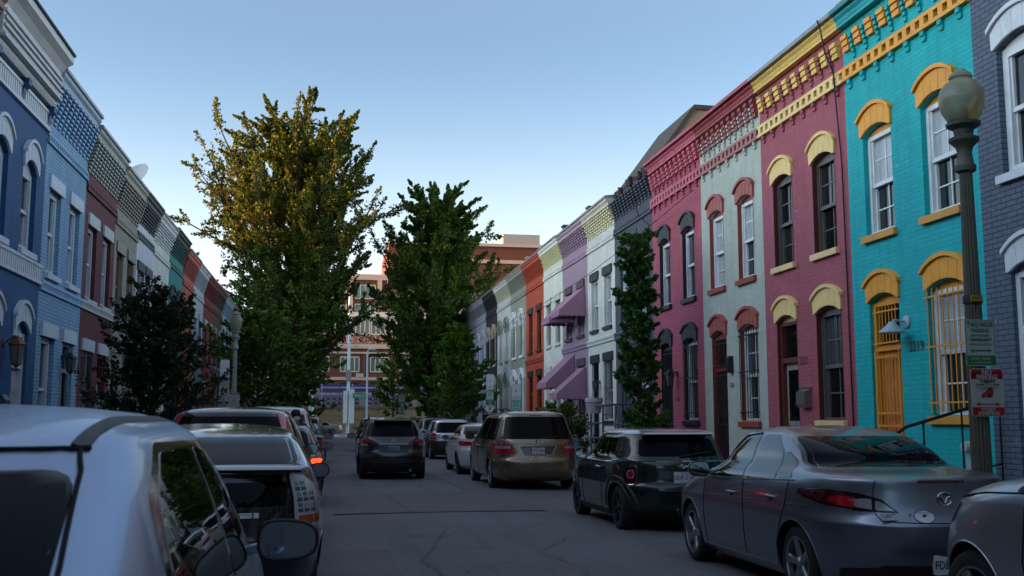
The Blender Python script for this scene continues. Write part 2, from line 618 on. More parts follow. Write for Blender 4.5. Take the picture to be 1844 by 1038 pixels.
# tarred joints and cracks: thin wandering ribbons
def crack(pts, w, seed):
    r = random.Random(seed)
    P = []
    for i in range(len(pts) - 1):
        n = max(3, int(math.dist(pts[i], pts[i + 1]) / .12))
        for k in range(n):
            t = k / n
            P.append((pts[i][0] + (pts[i + 1][0] - pts[i][0]) * t + r.gauss(0, .016), pts[i][1] + (pts[i + 1][1] - pts[i][1]) * t + r.gauss(0, .016)))
    V = []
    for i, p in enumerate(P):
        q = P[min(i + 1, len(P) - 1)]; o = P[max(i - 1, 0)]
        d = Vector((q[0] - o[0], q[1] - o[1])); d.normalize()
        h = w * r.uniform(.2, .85) / 2
        for s_ in (-1, 1): V.append((p[0] - d.y * h * s_, p[1] + d.x * h * s_, road_z(p[0]) + .0185))
    b = MB(); b.add(V, [(2 * i, 2 * i + 1, 2 * i + 3, 2 * i + 2) for i in range(len(P) - 1)])
    return struct('road_crack', b, M_tar)


M_tar = pm('bitumen joint', '#2a2b2d', .7, 0, .3, 8)
for i, (pts, w) in enumerate((([(-2.1, 17.4), (3.6, 17.65), (5.8, 17.6)], .035), ([(-2.1, 22.3), (3.5, 22.45), (5.8, 22.6)], .03), ([(1.35, 17.5), (1.1, 22.3)], .04), ([(2.2, 9.2), (2.6, 10.6), (2.4, 12.2), (3.1, 13.6)], .02), ([(.6, 8.0), (1.2, 9.6), (1.0, 11.5), (1.6, 14.8)], .018), ([(0.1, 12.4), (3.4, 12.7)], .015), ([(2.4, 14.2), (3.3, 15.9), (3.2, 17.2)], .02), ([(-.1, 26), (5.6, 26.3)], .03), ([(.2, 33), (5.0, 33.2)], .03), ([(2.9, 22.5), (2.7, 33)], .03))):
    crack(pts, w, i)

# crossing road and its far side
struct('cross_road', MB().box(-160, 160, YX0, YX1, -0.17, -0.02), M_asph)
for y in (107.1,):
    struct('stop_line', MB().box(1.9, 5.3, y, y + 0.5, -0.03, -0.012), M_line)
for y in (113.4,):
    for k in range(-6, 9):
        struct('lane_mark', MB().box(k * 6.0, k * 6.0 + 3.2, y, y + 0.14, -0.03, -0.014), M_line)
for k in range(7):
    struct('crossing_bar', MB().box(-1.7 + k * 1.05, -1.2 + k * 1.05, 108.2, 110.6, -0.03, -0.013), M_line)

for s, k, w in ((-1, KL, XL), (1, KR, XR)):
    a, b = sorted((k, k + s * 0.16))
    struct('kerb', MB().box(a, b, Y0, YX0 - 1.5, -0.2, 0.05), M_kerb)
    a, b = sorted((k + s * 0.16, w + s * 0.5))
    struct('pavement', MB().box(a, b, Y0, YX0 - 1.5, -0.2, 0.04), M_conc)
struct('pavement', MB().box(-160, 160, YX1, YX1 + 4.6, -0.2, 0.10), M_conc)
# ------------------------------------------------------------------ row houses
M_pane = glass_dark('window glass', '#0b0f12', 0.02, 0.6)
M_panelit = glass_curtain('window glass over white blind', '#b4babd', False, 9.0, .25)
M_panecurt = glass_curtain('window glass over grey curtain', '#4f5356', True, 3.2, .5)
M_paneshade = glass_curtain('window glass over dim shade', '#23282b', True, 1.4, .7)
M_dark = pm('dark interior', '#0a0a0a', 0.8)
M_iron = pm('black iron', '#101113', 0.45, 0.4, bump=0.1)
M_roof = pm('roof tar', '#3a3a3c', 0.9)
M_metalcap = pm('roof edge metal', '#8b8d90', 0.5, 0.5, grime=0.5)


def paint(col, nm='trim paint'):
    return pm(nm + ' ' + col.strip('#'), col, 0.5, 0, 0.08, 5, grime=0.35, bump=0.15, bscale=40)


def arc(u0, u1, z, rise, n=10):
    """points of a segmental arch from (u0,z) to (u1,z)"""
    if rise <= 1e-4: return [(u0, z), (u1, z)]
    c = (u1 - u0) / 2
    R = (c * c + rise * rise) / (2 * rise)
    a = math.asin(min(1, c / R)) if rise <= c else math.pi - math.asin(c / R)
    um = (u0 + u1) / 2; zc = z + rise - R
    return [(um + R * math.sin(-a + 2 * a * i / n), zc + R * math.cos(-a + 2 * a * i / n)) for i in range(n + 1)]


class House:
    def __init__(s, side, y0, y1, spec):
        s.side = side; s.W = y1 - y0; s.sp = spec
        s.sg = -1 if side > 0 else 1
        s.x = XR if side > 0 else XL
        s.H = spec.get('H', 8.6)
        s.root = thing('row_house', spec['label'], 'house', (s.x, y0, 0.0), 0, 'painted row houses along the street')
        s.y0 = y0
        s.mw = brick_paint('painted brick ' + spec['wall'].strip('#') + ('' if side > 0 else ' left'), spec['wall'], spec.get('brick', 0.5), spec.get('stain', 0.34))
        s.mt = paint(spec['trim'])
        s.ms = paint(spec.get('sill', spec['trim']))
        s.mf = paint(spec.get('frame', '#c9ccd0'), 'window frame')
        s.mc = paint(spec.get('cornice', spec['wall']))
        s.openings()
        s.wall()
        for op in s.ops: s.fill(op)
        s.corn()

    def mb(s):
        return MB(lambda p: (s.sg * p[0], p[1], p[2]))

    def openings(s):
        sp = s.sp; W = s.W
        k = W / 3.7
        ow = sp.get('ow', 0.9)
        dz = sp.get('dz', 0.0)
        r = sp.get('rise', 0.12)
        sh, hd = sp.get('up', (4.55, 6.22))
        lsh, lhd = sp.get('low', (1.52, 3.42))
        cn, cf = 0.93 * k, 2.70 * k
        s.ops = []
        blinds = sp.get('blinds', (0, 0, 0))
        s.ops.append(dict(c=cn, w=ow, z0=sh + dz, z1=hd + dz, rise=r, kind='window', fl=1, bl=blinds[0]))
        s.ops.append(dict(c=cf, w=ow, z0=sh + dz, z1=hd + dz, rise=r, kind='window', fl=1, bl=blinds[1]))
        s.ops.append(dict(c=cn, w=ow + 0.08, z0=lsh, z1=lhd, rise=r, kind='window', fl=0, bl=blinds[2], bars=sp.get('bars')))
        s.ops.append(dict(c=cf, w=sp.get('dw', 0.92), z0=0.48, z1=lhd, rise=r, kind='door', fl=0))

    # wall sheet with real openings, reveals, side and back walls
    def wall(s):
        b = s.mb()
        W, H = s.W, s.H
        D = 0.16
        s.D = D
        zm = 4.0
        for fl, (za, zb) in ((0, (-0.1, zm)), (1, (zm, H))):
            ops = sorted([o for o in s.ops if o['fl'] == fl], key=lambda o: o['c'])
            cur = 0.0
            for o in ops:
                u0, u1 = o['c'] - o['w'] / 2, o['c'] + o['w'] / 2
                b.add([(0, cur, za), (0, u0, za), (0, u0, zb), (0, cur, zb)], [(0, 1, 2, 3)])
                b.add([(0, u0, za), (0, u1, za), (0, u1, o['z0']), (0, u0, o['z0'])], [(0, 1, 2, 3)])
                top = arc(u0, u1, o['z1'], o['rise'])
                n = len(top)
                v = [(0, p[0], p[1]) for p in top] + [(0, p[0], zb) for p in top]
                b.add(v, [(i, i + 1, n + i + 1, n + i) for i in range(n - 1)])
                lp = [(u1, o['z0']), (u0, o['z0'])] + top
                m = len(lp)
                v = [(0, p[0], p[1]) for p in lp] + [(-D - 0.1, p[0], p[1]) for p in lp]
                b.add(v, [(i, (i + 1) % m, m + (i + 1) % m, m + i) for i in range(m)])
                cur = u1
            b.add([(0, cur, za), (0, W, za), (0, W, zb), (0, cur, zb)], [(0, 1, 2, 3)])
        # sides, back
        dp = 11.0
        b.add([(0, 0, -0.1), (0, 0, H), (-dp, 0, H - 0.5), (-dp, 0, -0.1)], [(0, 1, 2, 3)])
        b.add([(0, W, -0.1), (0, W, H), (-dp, W, H - 0.5), (-dp, W, -0.1)], [(3, 2, 1, 0)])
        b.add([(-dp, 0, -0.1), (-dp, W, -0.1), (-dp, W, H - 0.5), (-dp, 0, H - 0.5)], [(0, 1, 2, 3)])
        # a dark room behind
        b.add([(-1.2, 0.05, 0), (-1.2, W - 0.05, 0), (-1.2, W - 0.05, H - 0.9), (-1.2, 0.05, H - 0.9)], [(0, 1, 2, 3)])
        b.build('wall', s.mw, s.root, None, recalc=False)
        r = s.mb()
        r.prism([(-11.05, H - 0.72), (-0.02, H - 0.22), (-0.02, H - 0.12), (-11.05, H - 0.62)], 0.02, W - 0.02, 1)
        r.v = [(p[0], p[1], p[2]) for p in r.v]
        r.build('roof', M_roof, s.root)

    def fill(s, o):
        sp = s.sp
        u0, u1, z0, z1 = o['c'] - o['w'] / 2, o['c'] + o['w'] / 2, o['z0'], o['z1']
        D = s.D
        hood = sp.get('hood', 'arch')
        if sp.get('jamb'):
            j = s.mb()
            j.box(-D - 0.09, 0.004, u0 + 0.0005, u0 + 0.014, z0, z1); j.box(-D - 0.09, 0.004, u1 - 0.014, u1 - 0.0005, z0, z1); j.box(-D - 0.09, 0.003, u0 + 0.014, u1 - 0.014, z0 - 0.004, z0 + 0.008)
            j.build('jamb', paint(sp['jamb'], 'jamb paint'), s.root)
        if o['kind'] == 'window':
            fr = s.mb()
            fw = sp.get('fw', 0.07)
            fr.box(-D, -D + 0.07, u0, u0 + fw, z0, z1); fr.box(-D, -D + 0.07, u1 - fw, u1, z0, z1)
            fr.box(-D, -D + 0.069, u0 + fw, u1 - fw, z1 - fw, z1); fr.box(-D, -D + 0.069, u0 + fw, u1 - fw, z0, z0 + fw * 0.8)
            zm = z0 + (z1 - z0) * 0.5
            fr.box(-D - 0.02, -D + 0.045, u0 + fw, u1 - fw, zm - 0.035, zm + 0.03)      # meeting rail
            for (a, c2, d) in ((z0, zm, -0.035), (zm, z1, 0.0)):
                for ua in (u0 + fw, u1 - fw - 0.035):
                    fr.box(-D + d - 0.01, -D + d + 0.04, ua, ua + 0.035, a + 0.04, c2 - 0.04)
            if sp.get('muntin'):
                um = o['c']
                fr.box(-D - 0.004, -D + 0.012, um - 0.012, um + 0.012, zm + 0.03, z1 - fw)
                zq = (zm + z1) / 2
                fr.box(-D - 0.004, -D + 0.0115, u0 + fw, u1 - fw, zq - 0.012, zq + 0.012)
                fr.box(-D - 0.034, -D - 0.015, um - 0.012, um + 0.012, z0 + fw, zm - 0.03)
                zq = (zm + z0) / 2
                fr.box(-D - 0.034, -D - 0.0155, u0 + fw, u1 - fw, zq - 0.012, zq + 0.012)
            w = fr.build('window', s.mf, s.root)
            # sashes' glass: slightly out of true, as old glass is
            bl = o['bl']
            pm_up = [M_pane if random.random() < .4 else M_paneshade, M_panelit, M_panecurt, M_panelit, M_panecurt][bl]
            pm_lo = [M_pane if random.random() < .6 else M_paneshade, M_paneshade, M_pane, M_panelit, M_panecurt][bl]
            for (a, c2, d, mt) in ((zm, z1 - fw, -D + 0.004, pm_up), (z0 + fw * 0.8, zm, -D - 0.034, pm_lo)):
                p = s.mb()
                j = [random.uniform(-0.004, 0.004) for _ in range(4)]
                p.add([(d - 0.006 + j[0], u0 + fw, a), (d - 0.006 + j[1], u1 - fw, a), (d - 0.006 + j[2], u1 - fw, c2), (d - 0.006 + j[3], u0 + fw, c2)], [(0, 1, 2, 3)])
                p.build('pane', mt, w)
            sl = s.mb()
            e = 0.07
            sl.prism([(-D - 0.06, z0), (-D - 0.06, z0 - 0.1), (0.075, z0 - 0.13), (0.075, z0 - 0.02)], u0 - e, u1 + e, 1)
            sl.build('sill', s.ms, w)
            if o['rise'] > 0.01:
                ty = s.mb()
                ty.prism(arc(u0 + 0.003, u1 - 0.003, z1 + 0.001, o['rise'] - 0.004), -D - 0.02, -D + 0.062, 0)
                ty.build('arch_panel', paint(sp['tymp']) if sp.get('tymp') else s.mt, w)
            if o.get('bars'):
                g = s.mb()
                col = paint(o['bars'], 'window grille')
                nb = 8
                for i in range(nb):
                    uu = u0 + 0.02 + (u1 - u0 - 0.04) * i / (nb - 1)
                    g.tube([(0.03, uu, z0 + 0.03), (0.03, uu, z1 + 0.02)], 0.0095, 6)
                for zz in (z0 + 0.18, (z0 + z1) / 2 + 0.08, z1 - 0.10):
                    g.box(0.020, 0.040, u0 - 0.05, u1 + 0.05, zz - 0.012, zz + 0.012)
                g.build('grille', col, w)
            holder = w
        else:
            fr = s.mb()
            fw = 0.09
            zt = min(z1 - 0.65, 2.62)
            ft = sp.get('door_frame', sp['trim'])
            mfr = paint(ft, 'door frame')
            fr.box(-D, -D + 0.1, u0, u0 + fw, z0, z1); fr.box(-D, -D + 0.1, u1 - fw, u1, z0, z1)
            fr.box(-D, -D + 0.099, u0 + fw, u1 - fw, z1 - 0.07, z1); fr.box(-D, -D + 0.098, u0 + fw, u1 - fw, zt, zt + 0.1)
            fr.box(-D - 0.1, 0.06, u0, u1, z0 - 0.1, z0 + 0.02)
            w = fr.build('door', mfr, s.root)
            p = s.mb(); p.box(-D - 0.03, -D + 0.012, u0 + fw, u1 - fw, zt + 0.1, z1 - 0.07); p.build('transom', M_pane, w)
            lf = s.mb()
            lc = sp.get('door', '#1c1c1f')
            a, c2 = u0 + fw, u1 - fw
            lf.box(-D - 0.04, -D + 0.02, a, c2, z0 + 0.02, zt)
            hw = (c2 - a)
            for (za, zb) in ((0.10, 0.32), (0.38, 0.72), (0.78, 0.95)):
                for (ua, ub) in ((0.10, 0.46), (0.54, 0.90)):
                    lf.box(-D + 0.018, -D + 0.034, a + hw * ua, a + hw * ub, z0 + (zt - z0) * za, z0 + (zt - z0) * zb)
            lf.build('door_leaf', paint(lc, 'door'), w)
            if sp.get('door_glass'):
                gl = s.mb(); gl.box(-D + 0.036, -D + 0.042, a + 0.12, c2 - 0.12, z0 + 1.02, zt - 0.14); gl.box(-D + 0.036, -D + 0.042, a + 0.12, c2 - 0.12, z0 + 0.16, z0 + 0.92); gl.build('pane', M_pane, w)
            hd = s.mb(); hd.tube([(-D + 0.03, c2 - 0.08, 1.42), (-D + 0.10, c2 - 0.08, 1.42), (-D + 0.10, c2 - 0.08, 1.56)], 0.014, 6); hd.build('handle', pm('brass', '#8a7440', 0.35, 0.9), w)
            if o['rise'] > 0.01:
                ty = s.mb(); ty.prism(arc(u0 + 0.003, u1 - 0.003, z1 + 0.001, o['rise'] - 0.004), -D - 0.02, -D + 0.062, 0); ty.build('arch_panel', s.mt, w)
            if sp.get('gate'):
                g = s.mb(); col = paint(sp['gate'], 'security gate')
                nb = 8
                for i in range(nb):
                    uu = a + 0.02 + (c2 - a - 0.04) * i / (nb - 1)
                    g.tube([(-0.02, uu, z0 + 0.06), (-0.02, uu, zt - 0.04)], 0.0095, 6)
                    if i < nb - 1: g.tube([(-0.02, uu + 0.05, zt + 0.13), (-0.02, uu + 0.05, z1 - 0.09)], 0.0085, 6)
                for zz in (z0 + 0.08, 1.42, 1.62, zt - 0.1):
                    g.box(-0.032, -0.008, a - 0.01, c2 + 0.01, zz - 0.016, zz + 0.016)
                g.box(-0.031, -0.009, a - 0.012, a + 0.02, z0 + 0.04, zt); g.box(-0.031, -0.009, c2 - 0.02, c2 + 0.012, z0 + 0.04, zt)
                g.box(-0.033, -0.007, a - 0.02, c2 + 0.02, zt + 0.11, zt + 0.135); g.box(-0.033, -0.007, a - 0.02, c2 + 0.02, z1 - 0.18, z1 - 0.155)
                g.build('security_gate', col, w)
            st = s.mb()
            e = 0.22
            st.box(0.0, 0.98, u0 - e, u1 + e, -0.1, 0.44); st.box(0.98, 1.28, u0 - e, u1 + e, -0.1, 0.30); st.box(1.28, 1.58, u0 - e, u1 + e, -0.1, 0.17)
            st.build('stoop', M_conc2, s.root)
            holder = w
        # hood over the opening
        h = s.mb()
        r = o['rise']
        if hood == 'arch':
            f = 0.055
            inner = arc(u0 + 0.002, u1 - 0.002, z1 + 0.01, r)
            outer = arc(u0 - f, u1 + f, z1 + 0.25, r + 0.08)
            poly = inner + outer[::-1]
            h.prism([(u0 - 0.045, z1 + 0.01)] + inner + [(u1 + 0.045, z1 + 0.01)] + outer[::-1], -0.03, 0.045, 0)
            dr = arc(u0 - f - 0.03, u1 + f + 0.03, z1 + 0.31, r + 0.085)
            lo = arc(u0 - f - 0.03, u1 + f + 0.03, z1 + 0.252, r + 0.08)
            h.prism(lo + dr[::-1], 0.0, 0.088, 0)
            # joints of the voussoirs as raised courses
            for i in range(1, 10):
                if i % 2: continue
                a = inner[i]; c2 = outer[i]
                h.obox((0.046, (a[0] + c2[0]) / 2, (a[1] + c2[1]) / 2), (0.004, 0, 0), (0, 0.028, 0), (0, (c2[0] - a[0]) * 0.42, (c2[1] - a[1]) * 0.46))
            h.build('hood', s.mt, holder)
        elif hood == 'flat':
            h.box(-0.05, 0.05, u0 - 0.12, u1 + 0.12, z1, z1 + 0.27)
            h.build('lintel', s.mt, holder)
        elif hood == 'round':
            inner = arc(u0 + 0.002, u1 - 0.002, z1 + 0.002, r, 14)
            outer = arc(u0 - 0.14, u1 + 0.14, z1 + 0.02, r + 0.16, 14)
            h.prism([(u0 - 0.14, z1 - 0.25), (u0, z1 - 0.25)] + inner + [(u1, z1 - 0.25), (u1 + 0.14, z1 - 0.25)] + outer[::-1], -0.03, 0.08, 0)
            i2 = arc(u0 - 0.14, u1 + 0.14, z1 + 0.02, r + 0.16, 14); o2 = arc(u0 - 0.21, u1 + 0.21, z1 + 0.0, r + 0.25, 14)
            h.prism(i2 + o2[::-1], 0.0, 0.13, 0)
            h.build('hood', s.mt, holder)

    def corn(s):
        sp = s.sp; W = s.W; H = s.H
        st = sp.get('cstyle', 'comb')
        zb = H - 8.6
        cap = paint(sp['cap'], 'roof edge') if sp.get('cap') else M_metalcap
        if st == 'bracket':
            bt = paint(sp.get('band', sp['trim']), 'trim band')
            b = s.mb()
            b.box(-0.02, 0.075, 0.0, W, 7.36, 7.42); b.box(-0.02, 0.075, 0.0, W, 7.54, 7.60)
            n = int(W / 0.235)
            for i in range(n):
                uu = (i + 0.5) * W / n
                b.box(-0.02, 0.073, uu - 0.062, uu + 0.062, 7.415, 7.545)
            b.build('trim_band', bt, s.root)
            m = int(W / 0.46)
            for i in range(m):
                uu = (i + 0.5) * W / m
                b = s.mb()
                b.box(-0.02, 0.06, uu - 0.05, uu + 0.05, 7.28, 7.362)
                b.box(-0.02, 0.035, uu - 0.05, uu + 0.05, 7.20, 7.28)
                b.build('corbel', s.mw, s.root)
            mbk = paint(sp.get('bracket', sp['trim']), 'cornice brackets')
            m = sp.get('nbr', 9)
            for i in range(m):
                uu = (i + 0.5) * W / m
                hw = W / m * 0.25
                b = s.mb(); c = s.mb()
                nr = sp.get('nrib', 3)
                for k in range(nr):
                    z = 7.87 + k * 0.102
                    b.box(-0.02, 0.065 + 0.022 * k, uu - hw, uu + hw, z, z + 0.076)
                    if k: b.box(-0.02, 0.035 + 0.022 * k, uu - hw + 0.01, uu + hw - 0.01, z - 0.028, z + 0.002)
                ub = uu - W / m * 0.5
                for k in range(5):
                    z = 7.70 + k * 0.088
                    if 0.06 < ub < W - 0.06: c.box(-0.02, 0.03 + 0.018 * k, ub - 0.04, ub + 0.04, z, z + 0.060)
                b.build('bracket', mbk, s.root)
                if c.f:
                    c.box(-0.02, 0.02, ub - 0.03, ub + 0.03, 7.70, 8.11)
                    c.build('corbel', s.mw, s.root)
            b = s.mb()
            b.box(-0.05, 0.12, 0.0, W, 8.33, 8.375)
            b.prism([(-0.05, 8.376), (0.10, 8.376), (0.12, 8.42), (0.13, 8.46), (0.17, 8.51), (0.18, 8.56), (-0.05, 8.56)], 0.0, W, 1)
            b.build('cornice', s.mc, s.root)
            b = s.mb(); b.prism([(-0.35, 8.563), (0.26, 8.563), (0.26, 8.64), (-0.05, 8.66), (-0.35, 8.62)], 0.0, W, 1); b.build('roof_edge', cap, s.root)
        elif st == 'comb':
            zt = H - 0.35
            b = s.mb()
            m = sp.get('ncol', 12)
            nc = sp.get('ncourse', 7)
            for i in range(m):
                uu = (i + 0.5) * W / m
                hw = W / m * 0.30
                for k in range(nc):
                    z = zt - (nc - k) * 0.085
                    sh = (0.5 * W / m if (k % 2 and sp.get('checker')) else 0)
                    if uu + hw + sh > W: continue
                    b.box(-0.02, 0.03 + 0.026 * k, uu - hw + sh, uu + hw + sh, z, z + 0.052)
                b.box(-0.02, 0.02, uu - hw * 0.5, uu + hw * 0.5, zt - nc * 0.085, zt)
            b.build('bracket_course', paint(sp.get('bracket', sp['wall']), 'cornice brackets') if sp.get('bracket') else s.mw, s.root)
            b = s.mb()
            zz = zt - nc * 0.085 - 0.45
            b.box(-0.02, 0.05, 0.0, W, zz, zz + 0.07); b.box(-0.02, 0.035, 0.0, W, zz + 0.14, zz + 0.20)
            n = int(W / 0.16)
            for i in range(n):
                uu = (i + 0.5) * W / n
                b.box(-0.02, 0.045, uu - 0.04, uu + 0.04, zz + 0.06, zz + 0.145)
            b.build('trim_band', paint(sp['band'], 'trim band') if sp.get('band') else s.mw, s.root)
            if not sp.get('nocap'):
                b = s.mb()
                b.prism([(-0.05, zt), (0.20, zt), (0.21, zt + 0.10), (0.26, zt + 0.16), (0.27, zt + 0.24), (-0.05, zt + 0.24)], 0.0, W, 1)
                b.build('cornice', s.mc, s.root)
                b = s.mb(); b.prism([(-0.35, zt + 0.243), (0.31, zt + 0.243), (0.31, zt + 0.31), (-0.05, zt + 0.36), (-0.35, zt + 0.3)], 0.0, W, 1); b.build('roof_edge', cap, s.root)
            else:
                b = s.mb()
                b.box(-0.25, 0.0, 0, W, zt, zt + 0.12)
                u = 0.0
                while u < W - 0.15:
                    w_ = random.uniform(0.12, 0.4); hgt = random.uniform(0.05, 0.3)
                    b.obox((-0.12 + random.uniform(-.05, .1), u + w_ / 2, zt + 0.12 + hgt / 2), (0.12, 0, random.uniform(-.03, .03)), (0, w_ / 2 * 0.95, random.uniform(-.05, .05)), (0.02, 0, hgt / 2))
                    u += w_
                b.build('cornice', pm('rotten timber', '#3b2b26', 0.9, 0, 0.4, 6, grime=0.6), s.root)
        elif st == 'wood':
            wd = paint('#a9adb0', 'cornice timber')
            b = s.mb()
            zt = H
            b.prism([(-0.05, zt - 1.15), (0.10, zt - 1.15), (0.14, zt - 1.08), (0.14, zt - 0.95), (0.2, zt - 0.9), (0.2, zt - 0.42), (0.30, zt - 0.30), (0.42, zt - 0.22), (0.42, zt - 0.08), (-0.05, zt)], 0.0, W, 1)
            for zz in (zt - 1.0, zt - 0.83, zt - 0.70, zt - 0.58):
                b.box(0.13, 0.245, 0.02, W - 0.02, zz, zz + 0.05)
            b.build('cornice', wd, s.root)
            for uu in (0.12, W / 2, W - 0.12):
                b = s.mb()
                b.prism([(0.0, zt - 1.52), (0.05, zt - 1.5), (0.08, zt - 1.34), (0.15, zt - 1.26), (0.16, zt - 1.151), (0.0, zt - 1.151)], uu - 0.09, uu + 0.09, 1)
                b.build('cornice_bracket', paint('#16335f', 'bracket paint'), s.root)
            b = s.mb(); b.box(-0.3, 0.46, 0, W, zt - 0.078, zt - 0.03); b.build('roof_edge', M_roof, s.root)
            for zz, dz in ((zt - 1.62, .0), (4.1, 0)):
                b = s.mb()
                b.box(-0.02, 0.06, 0, W, zz, zz + 0.06); b.box(-0.02, 0.06, 0, W, zz + 0.32, zz + 0.38)
                n = 30
                for i in range(n):
                    uu = (i + 0.5) * W / n
                    b.box(-0.02, 0.045, uu - 0.038, uu + 0.038, zz + 0.05, zz + 0.33)
                b.box(-0.02, 0.02, 0, W, zz + 0.05, zz + 0.33)
                b.build('trim_band', paint('#b4b9bd', 'trim band'), s.root)
        if sp.get('midband'):
            b = s.mb()
            zz = 4.02
            b.box(-0.02, 0.05, 0, W, zz, zz + 0.06)
            b.box(-0.02, 0.07, 0, W, zz + 0.13, zz + 0.19)
            n = int(W / 0.14)
            for i in range(n):
                uu = (i + 0.5) * W / n
                b.box(-0.02, 0.06, uu - 0.035, uu + 0.035, zz + 0.055, zz + 0.135)
            b.build('trim_band', paint(sp['midband'], 'trim band'), s.root)

    # ---- small fittings on the wall
    def number(s, txt, u, z, col='#2a2a2a', size=0.2, step=0.0):
        b = s.mb()
        # the house number reads from the street: along +Y seen from the left, along -Y from the right
        if s.side > 0:
            MBt = MB()
            MBt.text(txt, size, (-0.012, u, z), (0, -1, 0), (0, 0, 1), (-1, 0, 0), 0, bold=0.01)
        else:
            MBt = MB()
            MBt.text(txt, size, (0.012, u, z), (0, 1, 0), (0, 0, 1), (1, 0, 0), 0, bold=0.01)
        MBt.build('house_number', paint(col, 'number'), s.root)

    def vnumber(s, txt, u, z, col='#2a2a2a', size=0.2):
        MBt = MB()
        for i, ch in enumerate(txt):
            MBt.text(ch, size, (-0.012 * (1 if s.side > 0 else -1), u, z - i * size * 1.05), (0, -1 if s.side > 0 else 1, 0), (0, 0, 1), (-1 if s.side > 0 else 1, 0, 0), 0, bold=0.01)
        MBt.build('house_number', paint(col, 'number'), s.root)

    def gooseneck(s, u, z):
        b = s.mb()
        b.lathe([(0.0, 0.0), (0.10, 0.0), (0.10, 0.03), (0.05, 0.05), (0, 0.05)], (0, u, z), 16, 'x')
        b.tube([(0.03, u, z), (0.16, u, z + 0.01), (0.22, u, z + 0.02), (0.26, u, z - 0.03)], 0.018, 8)
        b.lathe([(0.0, 0.0), (0.05, -0.01), (0.07, -0.05), (0.20, -0.16), (0.205, -0.175), (0.0, -0.14)], (0.26, u, z), 20, 'z')
        return b.build('wall_lamp', pm('lamp enamel', '#8fa3ad', 0.4), s.root, 40)

    def lantern(s, u, z, k=1.0, col=None):
        b = s.mb()
        m = col or M_iron
        b.lathe([(0, 0), (0.06 * k, 0), (0.06 * k, 0.02), (0, 0.03)], (0, u, z + 0.06 * k), 10, 'x')
        b.tube([(0.02, u, z + 0.06 * k), (0.14 * k, u, z + 0.16 * k), (0.17 * k, u, z + 0.12 * k)], 0.013, 6)
        c = (0.17 * k, u, z)
        b.lathe([(0, 0.17 * k), (0.02, 0.15 * k), (0.11 * k, 0.06 * k), (0.115 * k, 0.045 * k), (0.09 * k, 0.04 * k)], c, 6)
        b.lathe([(0.06 * k, -0.22 * k), (0.065 * k, -0.20 * k), (0.03, -0.24 * k), (0, -0.27 * k)], c, 6)
        for i in range(6):
            th = math.pi / 3 * i
            b.tube([(c[0] + 0.1 * k * math.cos(th), u + 0.1 * k * math.sin(th), z + 0.045 * k), (c[0] + 0.062 * k * math.cos(th), u + 0.062 * k * math.sin(th), z - 0.21 * k)], 0.007, 5)
        o = b.build('wall_lantern', m, s.root)
        g = s.mb(); g.lathe([(0.055 * k, -0.2 * k), (0.09 * k, 0.04 * k)], c, 6); g.build('lantern_glass', glass_dark('lantern glass', '#5a5c58', 0.15), o)
        return o


M_conc2 = concrete('step concrete', '#77746e', 0)

